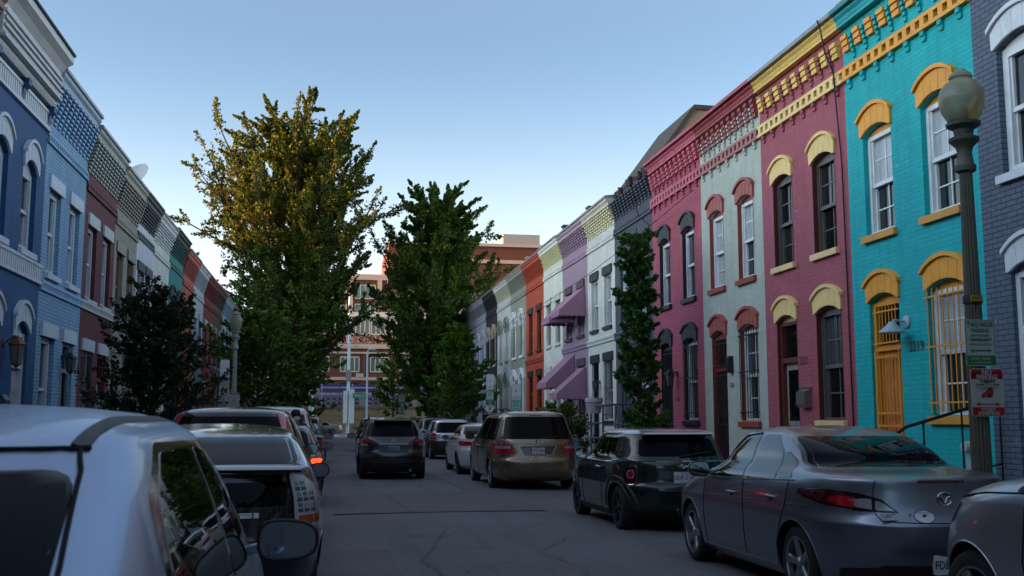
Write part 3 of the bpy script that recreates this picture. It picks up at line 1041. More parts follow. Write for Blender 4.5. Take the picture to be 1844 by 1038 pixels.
R_B = [9.2, 12.95, 16.65, 20.35, 24.0, 27.95, 31.95, 35.55, 39.6, 43.3, 47.4, 51.6, 55.9, 60.1, 64.3, 68.5, 72.7, 76.9, 81.1, 85.3, 89.5, 93.7, 97.9]
R_S = [
    dict(label='slate blue brick house with white arched hoods at the right edge', wall='#566173', trim='#c3c8cd', frame='#cfd3d6', sill='#c3c8cd', hood='arch', brick=1.0, fw=0.12, cstyle='comb', ow=1.0, H=9.0, door='#2a2f3a', door_frame='#c3c8cd', up=(4.75, 6.45)),
    dict(label='teal brick house with orange hoods and an orange barred door', wall='#00a9ad', trim='#dd9526', sill='#c98a30', frame='#d6d9da', cstyle='bracket', cornice='#009ca0', cap='#00777c', brick=0.35, blinds=(1, 1, 1), muntin=1, bars='#cf8a1f', door='#c97d42', door_frame='#d48a22', gate='#d48a22', low=(1.58, 3.42)),
    dict(label='mauve brick house with cream hoods and cornice blocks', wall='#a4535f', trim='#e0c07c', sill='#dcbd86', frame='#5c5a56', fw=0.045, jamb='#55201e', tymp='#5b5a58', cstyle='bracket', cornice='#d9b45c', brick=0.45, muntin=1, blinds=(0, 0, 2), door='#8f8983', door_glass=1, door_frame='#5c2622', band='#e0c07c', bracket='#ddb55a'),
    dict(label='sage green house with brick red hoods', wall='#b0b6ab', trim='#9a4a42', jamb='#8a3a2a', sill='#8f3d30', frame='#d6d9da', cstyle='bracket', cornice='#8d3136', cap='#9a3f46', band='#9a5a5a', bracket='#8d2f33', nbr=11, nrib=4, brick=0.2, muntin=1, blinds=(1, 3, 2), bars='#15161a', gate='#15161a', door='#1d1716', door_frame='#7d2c20', low=(1.5, 3.42)),
    dict(label='rose pink brick house with black hoods', wall='#b35266', trim='#23262a', jamb='#17181b', sill='#202227', frame='#c9ccd0', tymp='#3a3d41', cstyle='bracket', cornice='#b8546c', cap='#a8465a', band='#b65468', bracket='#b24a5c', nbr=11, nrib=4, brick=0.95, blinds=(2, 2, 2), bars='#15161a', door='#141417', door_frame='#15161a', gate='#15161a'),
    dict(label='slate grey house with a ruined timber cornice behind the tall narrow tree', wall='#474c59', trim='#555b69', frame='#c5c9cc', sill='#5a606c', hood='flat', rise=0.0, cstyle='comb', nocap=1, brick=0.6, midband='#4d5260', H=8.7, ncol=12, door='#3a4152', blinds=(2, 1, 0)),
    dict(label='white brick house with black lintels and a blue railed stoop', wall='#dddcd2', trim='#1d1d20', sill='#222226', frame='#c4c5c3', hood='flat', rise=0.0, cstyle='comb', cornice='#c5bfa8', brick=0.6, checker=1, bracket='#d8cfa8', midband='#cfcdc4', H=8.65, bars='#2d2f33', door='#1c1a1a', blinds=(1, 1, 2)),
    dict(label='lavender brick house with four purple awnings', wall='#ab8d9f', trim='#4a3944', sill='#4a3944', frame='#b9b0b9', hood='flat', rise=0.0, cstyle='comb', brick=0.7, H=8.65, midband='#9c7e9a', door='#2a2226', blinds=(0, 2, 0)),
    dict(label='cream house between the lavender house and the orange house', wall='#dddccd', trim='#c4c5ba', frame='#8f9498', sill='#cfd0c8', hood='flat', rise=0.0, cstyle='comb', checker=1, bracket='#d6cf9a', brick=0.25, H=8.7, door='#c8c6b8', blinds=(2, 2, 0)),
    dict(label='orange brick house with dark brown lintels', wall='#b84a2a', trim='#3a1c18', sill='#4a2018', frame='#3c2c2a', hood='flat', rise=0.0, cstyle='comb', cornice='#b04424', midband='#a8452a', brick=0.5, H=8.65, door='#2a1614'),
    dict(label='olive grey house with white round arched hoods', wall='#8e9080', trim='#e2e4e4', frame='#dfe2e4', hood='round', rise=0.28, ow=0.85, cstyle='comb', brick=0.4, H=8.65, door='#4a3a2c', blinds=(2, 2, 2)),
    dict(label='pale grey house with sage round arched hoods', wall='#bcc0bb', trim='#8d9083', frame='#c4c8c9', hood='round', rise=0.28, ow=0.85, cstyle='comb', checker=1, bracket='#b9b9a2', brick=0.4, H=8.65, door='#3a3a38', blinds=(1, 2, 0)),
    dict(label='black painted house with tan round arched hoods', wall='#26262a', trim='#b3a68e', frame='#b9b0a0', hood='round', rise=0.28, ow=0.85, cstyle='comb', brick=0.4, H=8.65, door='#3a2020'),
    dict(label='lilac grey house beyond the black house', wall='#8f94a4', trim='#a9adb8', frame='#c4c8cc', hood='round', rise=0.28, ow=0.85, cstyle='comb', checker=1, bracket='#73737c', brick=0.4, H=8.65, door='#55585f'),
    dict(label='grey house behind the small green tree, second beyond the black house', wall='#777b84', trim='#8a8d95', frame='#b4b8bc', hood='round', rise=0.28, ow=0.85, cstyle='comb', brick=0.4, H=8.65),
    dict(label='dull teal house behind the small green tree', wall='#3d7278', trim='#6a8a8c', frame='#b4b8bc', hood='flat', rise=0, cstyle='comb', brick=0.4, H=8.65),
]
for i in range(16, 22):
    R_S.append(dict(label=['brown brick house hidden far behind the tall right tree', 'stone grey house hidden far behind the tall right tree', 'dull red house hidden far behind the tall right tree', 'buff house hidden far behind the tall right tree', 'umber house near the far corner on the right', 'grey corner house at the far right end of the street'][i - 16],
                    wall=['#6a4a3c', '#8b8b86', '#7a3c34', '#a3957c', '#5c4438', '#77777a'][i - 16], trim='#8a8a86', frame='#b4b8bc', hood='flat', rise=0, cstyle='comb', brick=0.4, H=8.6))
RH = [House(1, R_B[i], R_B[i + 1], R_S[i]) for i in range(len(R_S))]

L_B = [10.2, 13.95, 17.7, 21.45, 24.9, 28.3, 31.4, 34.2, 37.5, 40.9, 44.2, 47.6, 51.6, 55.6, 59.6, 63.6, 67.6, 71.6, 75.6, 79.6, 83.6, 87.6, 91.6, 95.6]
LW = '#b9c0c6'
L_S = [
    dict(label='tan house just outside the left edge beside the deep blue house', wall='#8d8474', trim=LW, hood='flat', rise=0, H=8.5),
    dict(label='brown house outside the left edge, second from the deep blue house', wall='#6b4a3a', trim=LW, hood='flat', rise=0, H=8.5),
    dict(label='deep blue house with white wooden cornice and white arched hoods', wall='#124a76', trim='#b4bcc4', sill='#b4bcc4', frame='#b2b8be', rise=0.2, hood='arch', cstyle='wood', H=8.75, brick=0.15, fw=0.12, door='#9aa0a6', door_frame='#b2b8be', low=(1.2, 3.1), up=(4.62, 6.1), blinds=(0, 0, 0)),
    dict(label='pale blue brick house with white lintels and a ladder like cornice', wall='#7da5c2', trim='#b7c2cc', sill='#b7c2cc', frame='#b9c2ca', hood='flat', rise=0, cstyle='comb', H=8.5, ncol=11, ncourse=9, bracket='#6d93b5', cornice='#7d93a6', brick=0.9, fw=0.11, up=(4.42, 6.1), low=(1.1, 3.15), midband='#7fa6c8', door='#7d858c', door_frame='#6f7f8d'),
    dict(label='dark red brick house with white lintels and grey ladder like cornice', wall='#5f1d27', trim='#a9b4b8', sill='#a9b4b8', frame='#a9b2b8', hood='flat', rise=0, cstyle='comb', H=8.3, ncol=11, ncourse=9, bracket='#8a9088', cornice='#828a84', brick=0.5, fw=0.11, up=(4.3, 6.0), low=(1.1, 3.1), midband='#b2b4ac', door='#83888c', door_frame='#4a1318', bars='#1a1a1c'),
    dict(label='olive grey house with brown window frames behind the dark bushy tree', wall='#89877b', trim='#7f7d72', frame='#6e5a48', hood='flat', rise=0, cstyle='comb', H=8.15, ncol=11, ncourse=9, bracket='#7d7c70', brick=0.3, up=(4.2, 5.9), low=(1.1, 3.05), midband='#77766a', blinds=(4, 4, 0)),
    dict(label='white house with a dark band and dark lintels behind the dark bushy tree', wall='#c2c6d0', trim='#262c33', frame='#8b9097', hood='flat', rise=0, cstyle='comb', H=8.15, checker=1, bracket='#33383e', cornice='#2a2e33', cap='#22262b', band='#262c33', brick=0.3, up=(4.2, 5.85), low=(1.1, 3.05)),
    dict(label='cream house with a white lattice cornice', wall='#c6c8c0', trim='#a9aca8', frame='#9aa0a2', hood='flat', rise=0, cstyle='comb', H=8.1, checker=1, bracket='#c0c4c6', cornice='#b4b8ba', brick=0.3, up=(4.15, 5.8), low=(1.1, 3.05)),
    dict(label='green teal house with black lintels on the left', wall='#0f7a70', trim='#1c2a2e', frame='#9fb4b0', hood='arch', rise=0.1, cstyle='comb', H=8.2, cornice='#1b1f24', cap='#1b1f24', bracket='#15414a', band='#10504c', brick=0.3, up=(4.15, 5.75), low=(1.1, 3.05)),
    dict(label='coral brick house on the left beside the green teal house', wall='#a3503f', trim='#8a4034', frame='#a99f98', hood='flat', rise=0, cstyle='comb', H=8.0, brick=0.4, up=(4.1, 5.7), low=(1.1, 3.0)),
    dict(label='pale grey house on the left beside the coral house', wall='#a3abb0', trim='#989fa4', frame='#8b9399', hood='flat', rise=0, cstyle='comb', H=7.95, brick=0.3, up=(4.1, 5.7), low=(1.1, 3.0)),
    dict(label='crimson house on the left with pale window frames', wall='#6e1c26', trim='#9a9a98', frame='#a5a5a3', hood='flat', rise=0, cstyle='comb', H=7.95, brick=0.4, up=(4.1, 5.7), low=(1.1, 3.0)),
    dict(label='umber house on the left beyond the crimson house', wall='#4e3a30', trim='#7d776c', frame='#8f8a80', hood='flat', rise=0, cstyle='comb', H=8.0, brick=0.4, up=(4.1, 5.7)),
    dict(label='pale blue grey house on the left behind the street lamp', wall='#7f96a6', trim='#98a3a8', frame='#98a0a4', hood='flat', rise=0, cstyle='comb', H=7.9, brick=0.3),
]
for i in range(14, 23):
    n = i - 14
    L_S.append(dict(label=['pinkish', 'grey', 'sand coloured', 'rust', 'slate', 'white', 'brown', 'green grey', 'buff corner'][n] + ' house on the left hidden far behind the tallest tree',
                    wall=['#9a7a72', '#7a7c7e', '#a39477', '#7c4232', '#4b5563', '#b4b6b4', '#5c4438', '#6b7566', '#a08c6c'][n], trim='#8c8c88', frame='#a4a8aa', hood='flat', rise=0, cstyle='comb', brick=0.3, H=7.9))
LH = [House(-1, L_B[i], L_B[i + 1], L_S[i]) for i in range(len(L_S))]

# the rows go on behind the viewer: they are what the backs of the cars mirror
for i in range(11):
    ya = 9.2 - 3.75 * (i + 1)
    cs = ['#6a4a44', '#7d8a92', '#8c5a4c', '#4c5a4e', '#a39c8c', '#5a4a5c', '#7a3a34', '#54606e', '#8d8674', '#6b5a4a', '#465463']
    House(1, ya, ya + 3.75, dict(label=['brick', 'pale grey', 'rust red', 'moss green', 'sand', 'plum', 'maroon', 'blue grey', 'buff', 'brown', 'dark slate'][i] + ' house out of frame, right row behind the viewer', wall=cs[i], trim='#9a9a96', frame='#b4b8bc', hood='flat', rise=0, H=8.8))
    if i < 10:
        ya = 10.2 - 3.75 * (i + 1)
        House(-1, ya, ya + 3.75, dict(label=['olive', 'chalk', 'ochre', 'teal grey', 'wine red', 'charcoal', 'peach', 'fawn', 'steel blue', 'russet'][i] + ' house out of frame, left row behind the viewer', wall=cs[(i + 4) % 11], trim='#9a9a96', frame='#b4b8bc', hood='flat', rise=0, H=8.6))

# ---- fittings seen on the near houses
teal, mauve, sage, rose, slate, white_h, lav, cream = RH[1:9]
teal.number('2219', 1.78, 2.62, '#3a2f2c', 0.21)
teal.gooseneck(2.02, 3.02)
mauve.number('2221', 1.98, 2.62, '#6b2f3c', 0.2)
sage.number('2223', 1.92, 2.28, '#4b4f4a', 0.13)
rose.number('2225', 2.0, 2.05, '#1b1516', 0.17)
white_h.vnumber('2229', 1.92, 2.75, '#26262a', 0.2)
cream.vnumber('2233', 1.92, 2.4, '#3a3a3a', 0.18)
rose.lantern(2.02, 2.62, 1.25)
white_h.lantern(2.0, 2.7, 1.0)
b = sage.mb()
b.prism([(0.0, 2.55), (0.0, 2.92), (0.10, 2.92), (0.12, 2.86), (0.12, 2.60), (0.10, 2.55)], 1.82, 1.98, 1)
b.build('wall_lamp', pm('lamp black', '#17181a', 0.4), sage.root)
b = mauve.mb()
b.prism([(0.0, 1.75), (0.0, 2.05), (0.05, 2.08), (0.14, 2.03), (0.15, 1.80), (0.10, 1.74)], 1.72, 2.08, 1)
b.box(0.0, 0.04, 1.70, 2.10, 2.03, 2.12)
b.build('mailbox', pm('brushed steel', '#9a9a98', 0.3, 0.9), mauve.root)
# electricity meter on the teal wall near its far corner from the door
b = teal.mb()
b.lathe([(0.0, 0.2), (0.075, 0.19), (0.085, 0.15), (0.085, 0.05), (0.10, 0.05), (0.10, 0.0)], (0, 0.42, 1.14), 20, 'x')
b.box(0.0, 0.09, 0.32, 0.52, 0.78, 1.04)
b.tube([(0.04, 0.42, 0.8), (0.04, 0.42, 0.1)], 0.022, 8)
b.build('electricity_meter', pm('meter grey', '#9fa4a6', 0.35), teal.root, 40)
# service cable that droops down the mauve front
b = mauve.mb()
b.tube([(0.30, 0.35, 8.62), (0.27, 0.30, 8.45), (0.24, 0.22, 8.0), (0.12, 0.16, 7.6), (0.08, 0.2, 7.2), (0.03, 0.16, 6.0), (0.03, 0.13, 4.0), (0.03, 0.10, 0.3)], 0.014, 6)
b.build('service_cable', M_iron, mauve.root)
b = slate.mb()
b.tube([(0.22, 1.2, 8.1), (0.06, 1.15, 7.4), (0.03, 0.3, 7.0), (0.03, 0.28, 4.6), (0.03, 0.26, 0.4)], 0.013, 6)
b.build('service_cable', M_iron, slate.root)
# gable end and rusty clutter standing behind the slate house
b = MB()
XG = 0.9
b = MB()
b.prism([(.10, 8.0), (.10, 8.62), (1.42, 10.42), (2.1, 10.40), (5.0, 10.35), (5.0, 8.0)], 0.02, .22, 1)
b.v = [(p[0], p[1] + .25, p[2]) for p in b.v]
b.build('gable_wall', pm('tan render', '#a08a6c', 0.85, 0, 0.1, 1.5, grime=0.3), slate.root)
b = MB()
b.prism([(-.02, 8.62), (1.38, 10.53), (2.1, 10.52), (5.1, 10.46), (5.1, 10.34), (2.1, 10.40), (1.44, 10.40), (.12, 8.60)], .2, 3.6, 1)
b.build('gable_roof', pm('dull brown roof', '#4d443c', 0.8), slate.root)
b = MB()
for k in range(9):
    t_ = k / 8
    b.obox((XG + 0.5 - 0.6 * t_, 0.2 + 2.2 * t_, 8.75 + 0.55 * (1 - t_) + 0.08 * math.sin(k * 2.3)), (0.3, 0, 0.05), (0, 0.16, -0.06), (0, 0.02, 0.09))
b.obox((XG - 0.3, 0.35, 8.72), (0.32, 0, 0.02), (0, 0.03, 0), (0, 0, 0.04)); b.obox((XG - 0.05, 0.15, 8.95), (0.03, 0, 0), (0, 0.03, 0), (0.1, 0, 0.3))
b.build('broken_roof_timber', pm('rusty timber', '#3a211c', 0.9, 0, 0.4, 6, grime=0.5), slate.root)
# chimneys / parapet stubs at party walls
for hs, u, h, c in ((RH[2], 0.0, 0.22, '#a08a6a'), (RH[7], 0.05, 0.28, '#6f6a60'), (RH[8], 0.05, 0.3, '#5d5852'), (LH[2], 3.6, 0.35, '#5b3a30'), (LH[3], 3.3, 0.18, '#4a2a26'), (LH[5], 2.95, 0.28, '#5a241e'), (LH[7], 3.1, 0.3, '#8a857a'), (RH[10], 0.1, 0.3, '#b9b6a6')):
    b = hs.mb(); b.box(-0.7, -0.05, u - 0.17, u + 0.17, hs.H - 0.3, hs.H + h); b.box(-0.75, 0.0, u - 0.22, u + 0.22, hs.H + h, hs.H + h + 0.06)
    b.build('chimney', brick_paint('chimney brick ' + c.strip('#'), c, 0.8), hs.root)

# purple awnings on the lavender house
M_awn = pm('purple canvas', '#9c7489', 0.85, 0, 0.12, 3, bump=0.2, bscale=120, grime=0.2)
M_awn2 = pm('purple canvas edge', '#5a4054', 0.85)


def awning(h, u0, u1, zt, zb, p):
    b = h.mb()
    n = 14
    top = []; bot = []
    for i in range(n + 1):
        u = u0 + (u1 - u0) * i / n
        sag = 0.03 * math.sin(math.pi * (i * 4 / n % 1))
        top.append((0.02, u, zt)); bot.append((p, u, zb))
    mid = [(0.02 + (p - 0.02) * 0.5, q[1], (zt + zb) / 2 - 0.035 * abs(math.sin(i * math.pi / 3.5))) for i, q in enumerate(top)]
    v = top + mid + bot
    m = n + 1
    b.add(v, [(i, i + 1, m + i + 1, m + i) for i in range(n)] + [(m + i, m + i + 1, 2 * m + i + 1, 2 * m + i) for i in range(n)])
    for u in (u0, u1):
        b.add([(0.02, u, zt), (p, u, zb), (0.02, u, zb)], [(0, 1, 2)])
    a = b.build('awning', M_awn, h.root, recalc=False)
    v = h.mb()
    per = [(0.02, u0), (p, u0)] + [(p, u0 + (u1 - u0) * i / 24) for i in range(1, 25)] + [(0.02, u1)]
    # scalloped hanging edge on three sides
    pts = []
    for (xa, ua, xb, ub, k) in ((0.02, u0, p, u0, 10), (p + 0.004, u0, p + 0.004, u1, 18), (p, u1, 0.02, u1, 10)):
        L = []
        for i in range(k * 3 + 1):
            t = i / (k * 3)
            d = 0.17 + 0.045 * abs(math.sin(math.pi * i / 6))
            L.append((xa + (xb - xa) * t, ua + (ub - ua) * t, d))
        vv = [(q[0], q[1], zb + 0.003) for q in L] + [(q[0], q[1], zb - q[2]) for q in L]
        mm = len(L)
        v.add(vv, [(i, i + 1, mm + i + 1, mm + i) for i in range(mm - 1)])
    v.build('valance', M_awn, a, recalc=False)
    f = h.mb()
    f.tube([(0.02, u0 + 0.02, zb), (p - 0.01, u0 + 0.02, zb), (p - 0.01, u1 - 0.02, zb), (0.02, u1 - 0.02, zb)], 0.012, 6)
    f.build('awning_frame', M_awn2, a)


awning(lav, 0.35, 1.75, 6.2, 5.35, 0.95)
awning(lav, 2.05, 3.45, 6.15, 5.25, 0.95)
awning(lav, 0.30, 1.45, 3.36, 2.45, 1.05)
awning(lav, 2.0, 3.75, 3.9, 2.88, 1.08)
# satellite dish on the white left house
dh = LH[6]
b = MB()
n = 24; V = [(0, 0, 0)]; F = []
for r_ in (0.18, 0.34, 0.5):
    for j in range(n):
        th = 2 * math.pi * j / n
        V.append((r_ * math.cos(th), r_ * 1.15 * math.sin(th), 0.35 * r_ * r_))
for j in range(n): F.append((0, 1 + j, 1 + (j + 1) % n))
for k in range(2):
    for j in range(n): F.append((1 + k * n + j, 1 + (k + 1) * n + j, 1 + (k + 1) * n + (j + 1) % n, 1 + k * n + (j + 1) % n))
b.add(V, F)
b.tube([(0, 0, 0), (0, 0.05, -0.25), (0, -0.5, -0.55)], 0.025, 6)
b.tube([(0, -0.55, 0.1), (0, -0.1, 0.62)], 0.014, 6)
o = b.build('satellite_dish', pm('dish grey', '#a8aaac', 0.5), dh.root, 40)
o.location = (-0.5, 1.9, dh.H + 0.75); o.rotation_euler = (rad(55), rad(10), rad(-40))
# left house fittings
LH[2].lantern(1.72, 2.75, 1.35, pm('aged copper', '#6b4630', 0.5, 0.6))
b = LH[2].mb(); b.prism([(0, 1.62), (0.14, 1.62), (0.14, 1.85), (0.07, 1.95), (0, 1.95)], 1.55, 1.85, 1); b.build('mailbox', pm('mailbox grey', '#4c5257', 0.4, 0.5), LH[2].root)
LH[3].lantern(2.02, 2.75, 1.1)
b = LH[3].mb(); b.tube([(.06, 2.02, .2), (.06, 2.02, 2.5)], .035, 8); b.build('lantern_pole', M_iron, LH[3].root, 40)  # black pole under the wall lantern
LH[3].number('2222', 2.52, 3.29, '#39454f', 0.15)
b = LH[4].mb(); b.prism([(0, 1.75), (0.16, 1.75), (0.16, 2.05), (0.08, 2.12), (0, 2.12)], 1.95, 2.2, 1); b.build('mailbox', pm('mailbox pale', '#8d9599', 0.45), LH[4].root)
# ------------------------------------------------------------------ vehicles
M_blk = pm('black plastic', '#101113', 0.55, 0, 0.15, 30, bump=0.1, bscale=200)
M_gloss = pm('gloss black trim', '#08090a', 0.12, 0, 0.05, 10, coat=0.5)
M_tyre = pm('tyre rubber', '#141415', 0.9, 0, 0.2, 20, grime=0.2)
M_well = pm('wheel housing', '#050505', 0.95)
M_chrome = pm('chrome', '#b9bcc0', 0.12, 1.0, 0.05, 5)
M_alloy = pm('alloy', '#8f9296', 0.32, 0.85, 0.1, 8)
M_alloyd = pm('dark alloy', '#1a1b1d', 0.4, 0.5, 0.1, 8)
M_plate = pm('plate white', '#c2c4c6', 0.5, 0, 0.06, 20)
M_ink = pm('plate ink', '#15203c', 0.5)
M_glassc = glass_dark('tinted car glass', '#020304', 0.02, 0.10)
M_glassw = glass_dark('windscreen glass', '#040b13', 0.02, 0.06)
M_red = pm('red lamp lens', '#9c0a18', 0.10, 0, 0.35, 40, coat=0.6)
M_redd = pm('dark red lamp lens', '#3a030a', 0.12, 0, 0.2, 25, coat=1.0)
M_clear = pm('clear lamp lens', '#9a9ea4', 0.18, 0.45, 0.6, 90, coat=1.0)
M_clear2 = pm('crystal lamp lens', '#b9bec4', 0.15, 0.3, 0.3, 90, coat=1.0)
M_amber = pm('amber lamp lens', '#a04a14', 0.15, 0, 0.25, 60, coat=1.0)
M_glasss = glass_dark('side glass', '#04080a', 0.015, 0.9, ior=1.75)
M_mirror = pm('mirror glass', '#a9b6ba', 0.03, 1.0, 0.02, 3)
M_lit = emis('lit brake lamp', '#ff3414', 1.3, '#5a0505')
M_white = pm('white lettering', '#c9cbcc', 0.5)


def round_poly(P, r=0.03, n=4):
    out = []
    m = len(P)
    for i in range(m):
        a, b, c = Vector(P[i - 1]), Vector(P[i]), Vector(P[(i + 1) % m])
        d1, d2 = (a - b), (c - b)
        k1, k2 = min(r, d1.length * 0.45), min(r, d2.length * 0.45)
        p, q = b + d1.normalized() * k1, b + d2.normalized() * k2
        for j in range(n + 1):
            t = j / n
            out.append(tuple(p * (1 - t) ** 2 + b * 2 * t * (1 - t) + q * t * t))
    return out


class Car:
    def __init__(s, name, label, cat, loc, tab, paint, wheels, wr=0.32, p=7.0, q=2.4, rotz=0.0, clad=None, roofz=None, roofm=None, green=None, rim=('spoke', 5, None), arch=1.13, group=None, tw=0.2):
        s.root = thing(name, label, cat, loc, rotz, group)
        s.p, s.q = p, q
        z = [r[0] for r in tab]
        s.z0, s.z1 = z[0], z[-1]
        s.fyr, s.fyf, s.fw = (pchip(z, [r[k] for r in tab]) for k in (1, 2, 3))
        s.k = 0.93
        s.c0 = (1 - s.k ** q) ** (1 / p)
        s.paint = paint
        s.wheels, s.wr = wheels, wr
        s.body(z, clad, roofz, roofm, green, arch)
        s.make_wheels(rim, tw)

    # surface queries (local coordinates, x>0 right)
    def cx(s, c): return max(0.0, 1 - abs(c) ** s.p) ** (1 / s.q)

    def side(s, y, z):
        a, b = s.fyr(z), s.fyf(z)
        c = min(0.9999, max(-0.9999, 2 * (y - a) / (b - a) - 1))
        return s.fw(z) * s.cx(c)

    def rear(s, x, z):
        a, b = s.fyr(z), s.fyf(z)
        r = min(0.9999, abs(x) / s.fw(z))
        c = (1 - r ** s.q) ** (1 / s.p)
        return a + (b - a) * (1 - c) / 2

    def front(s, x, z):
        a, b = s.fyr(z), s.fyf(z)
        r = min(0.9999, abs(x) / s.fw(z))
        c = (1 - r ** s.q) ** (1 / s.p)
        return b - (b - a) * (1 - c) / 2

    def wrap(s, t, z):
        """t 0..1 across the rear from centre to corner, 1..2 along the side"""
        a, b, w = s.fyr(z), s.fyf(z), s.fw(z)
        if t <= 1:
            r = s.k * t; c = -(1 - r ** s.q) ** (1 / s.p)
        else:
            c = -s.c0 + 2 * s.c0 * (t - 1); r = s.cx(c)
        return w * r, a + (b - a) * (1 + c) / 2

    def maps(s, kind, sg, off):
        if kind == 'side': return lambda q: (sg * (s.side(q[0], q[1]) + off), q[0], q[1])
        if kind == 'rear': return lambda q: (q[0], s.rear(q[0], q[1]) - off, q[1])
        if kind == 'front': return lambda q: (q[0], s.front(q[0], q[1]) + off, q[1])

        def f(q):
            x, y = s.wrap(q[0], q[1]); x2, y2 = s.wrap(q[0] + 0.01, q[1])
            d = Vector((x2 - x, y2 - y)).normalized()
            return (sg * (x + d.y * off), y - d.x * off, q[1])
        return f

    def body(s, zt, clad, roofz, roofm, green, arch):
        zs = set(np.arange(s.z0, s.z1 - 0.03, 0.025).round(4)) | set(zt)
        if clad: zs.add(clad)
        if roofz: zs.add(roofz)
        zs = sorted(zs)
        zz = [zs[0]]
        for v in zs[1:]:
            if v - zz[-1] > 0.004: zz.append(v)
        xs = [s.k * t for t in np.linspace(0, 1, 10)[:-1]]
        half = [(r, -(1 - r ** s.q) ** (1 / s.p)) for r in xs]
        cs = np.linspace(-s.c0, s.c0, 23)
        half += [(s.cx(c), c) for c in cs]
        half += [(r, -c) for r, c in half[:9]][::-1]
        ring = half + [(-r, c) for r, c in half[1:-1]][::-1]
        n = len(ring)
        V = []; F = []
        for z in zz:
            a, b, w = s.fyr(z), s.fyf(z), s.fw(z)
            V += [(w * r, a + (b - a) * (1 + c) / 2, z) for r, c in ring]
        for i in range(len(zz) - 1):
            F += [(i * n + j, i * n + (j + 1) % n, (i + 1) * n + (j + 1) % n, (i + 1) * n + j) for j in range(n)]
        F.append(tuple(range(n))[::-1]); F.append(tuple((len(zz) - 1) * n + j for j in range(n)))
        me = bpy.data.meshes.new('body')
        me.from_pydata(V, [], F)
        mats = [s.paint, M_well, M_blk, roofm or s.paint, M_gloss]
        for m in mats: me.materials.append(m)
        mi = []
        for f in me.polygons:
            c = f.center
            k = 0
            if clad and c.z < clad: k = 2
            if roofz and c.z > roofz: k = 3
            if green and green[0] < c.z < green[1]: k = 4
            mi.append(k)
        me.polygons.foreach_set('material_index', mi)
        o = bpy.data.objects.new('body', me)
        COL.objects.link(o)
        # wheel openings
        cut = MB()
        for y in s.wheels:
            cut.lathe([(s.wr * arch, -1.3), (s.wr * arch, 1.3)], (0, y, s.wr), 40, 'x')
        co_ = cut.build('cutter', [M_well], None)
        md = o.modifiers.new('b', 'BOOLEAN')
        md.operation = 'DIFFERENCE'; md.object = co_; md.solver = 'EXACT'
        try: md.material_mode = 'TRANSFER'
        except Exception: pass
        dg = bpy.context.evaluated_depsgraph_get()
        nm = bpy.data.meshes.new_from_object(o.evaluated_get(dg))
        o.modifiers.clear()
        o.data = nm
        nm.name = 'body'
        bpy.data.objects.remove(co_)
        nm.shade_smooth(); nm.set_sharp_from_angle(angle=rad(38))
        o.parent = s.root
        s.bodyo = o
        # opening lips
        for sg in (-1, 1):
            for y in s.wheels:
                pts = []
                R = s.wr * arch + 0.004
                for i in range(25):
                    th = math.pi * (-0.08 + 1.16 * i / 24)
                    yy, z = y - R * math.cos(th), s.wr + R * math.sin(th)
                    if z < s.z0 + 0.01: continue
                    pts.append((sg * (s.side(yy, z) - 0.004), yy, z))
                b = MB(); b.tube(pts, 0.012 if clad else 0.007, 6); b.build('wheel_arch', M_blk if clad else s.paint, s.root, 60)

    def make_wheels(s, rim, tw):
        style, n, mt = rim
        mt = mt or M_alloy
        R = s.wr
        b = MB()
        h = tw / 2
        b.lathe([(R * 0.62, -h * 0.8), (R * 0.70, -h), (R * 0.88, -h * 1.02), (R * 0.965, -h * 0.86), (R, -h * 0.55), (R, h * 0.55), (R * 0.965, h * 0.86), (R * 0.88, h), (R * 0.62, h * 0.8)], (0, 0, 0), 40, 'x', caps=False)
        r = MB()
        ro = R * 0.70
        r.lathe([(ro, -h * 0.93), (ro + 0.004, -h * 1.0), (ro - 0.014, -h * 1.01), (ro - 0.022, -h * 0.7), (ro - 0.03, h * 0.2)], (0, 0, 0), 40, 'x', 0, caps=False)
        r.lathe([(0.0, -h * 0.05), (ro - 0.025, -h * 0.02), (ro - 0.025, h * 0.1), (0, h * 0.1)], (0, 0, 0), 30, 'x', 1)
        r.lathe([(0.0, -h * 0.96), (0.032, -h * 0.95), (0.036, -h * 0.9), (0.06, -h * 0.75), (0.07, -h * 0.3)], (0, 0, 0), 20, 'x', 0, caps=False)
        for k in range(n):
            th = 2 * math.pi * k / n
            parts = [0.0] if style == 'spoke' else [-0.16, 0.16]
            for dth in parts:
                a0, a1 = th + dth * 0.5, th + dth
                if style == 'swirl': a0, a1 = th + dth * 0.3 - 0.12, th + dth + 0.16
                w0, w1 = (0.030, 0.036) if style == 'spoke' else (0.017, 0.016)
                V = []
                m = 5
                for i in range(m + 1):
                    t = i / m
                    a = a0 + (a1 - a0) * t; q = 0.045 + (ro - 0.02 - 0.045) * t
                    w = (w0 + (w1 - w0) * t) * (1 + (0.8 * (t - 0.6) if style == 'spoke' and t > 0.6 else 0))
                    cy, cz = q * math.cos(a), q * math.sin(a)
                    ty, tz = -math.sin(a), math.cos(a)
                    xo = -h * (0.80 + 0.14 * t)
                    V += [(xo + 0.012, cy - ty * w, cz - tz * w), (xo, cy - ty * w * 0.7, cz - tz * w * 0.7), (xo, cy + ty * w * 0.7, cz + tz * w * 0.7), (xo + 0.012, cy + ty * w, cz + tz * w), (xo + 0.03, cy + ty * w, cz + tz * w), (xo + 0.03, cy - ty * w, cz - tz * w)]
                F = []
                for i in range(m):
                    F += [(i * 6 + j, i * 6 + (j + 1) % 6, (i + 1) * 6 + (j + 1) % 6, (i + 1) * 6 + j) for j in range(6)]
                r.add(V, F, 0)
        tyre = b.build('wheel', M_tyre, s.root, 45)
        ri = r.build('rim', [mt, M_well], tyre, 40)
        first = True
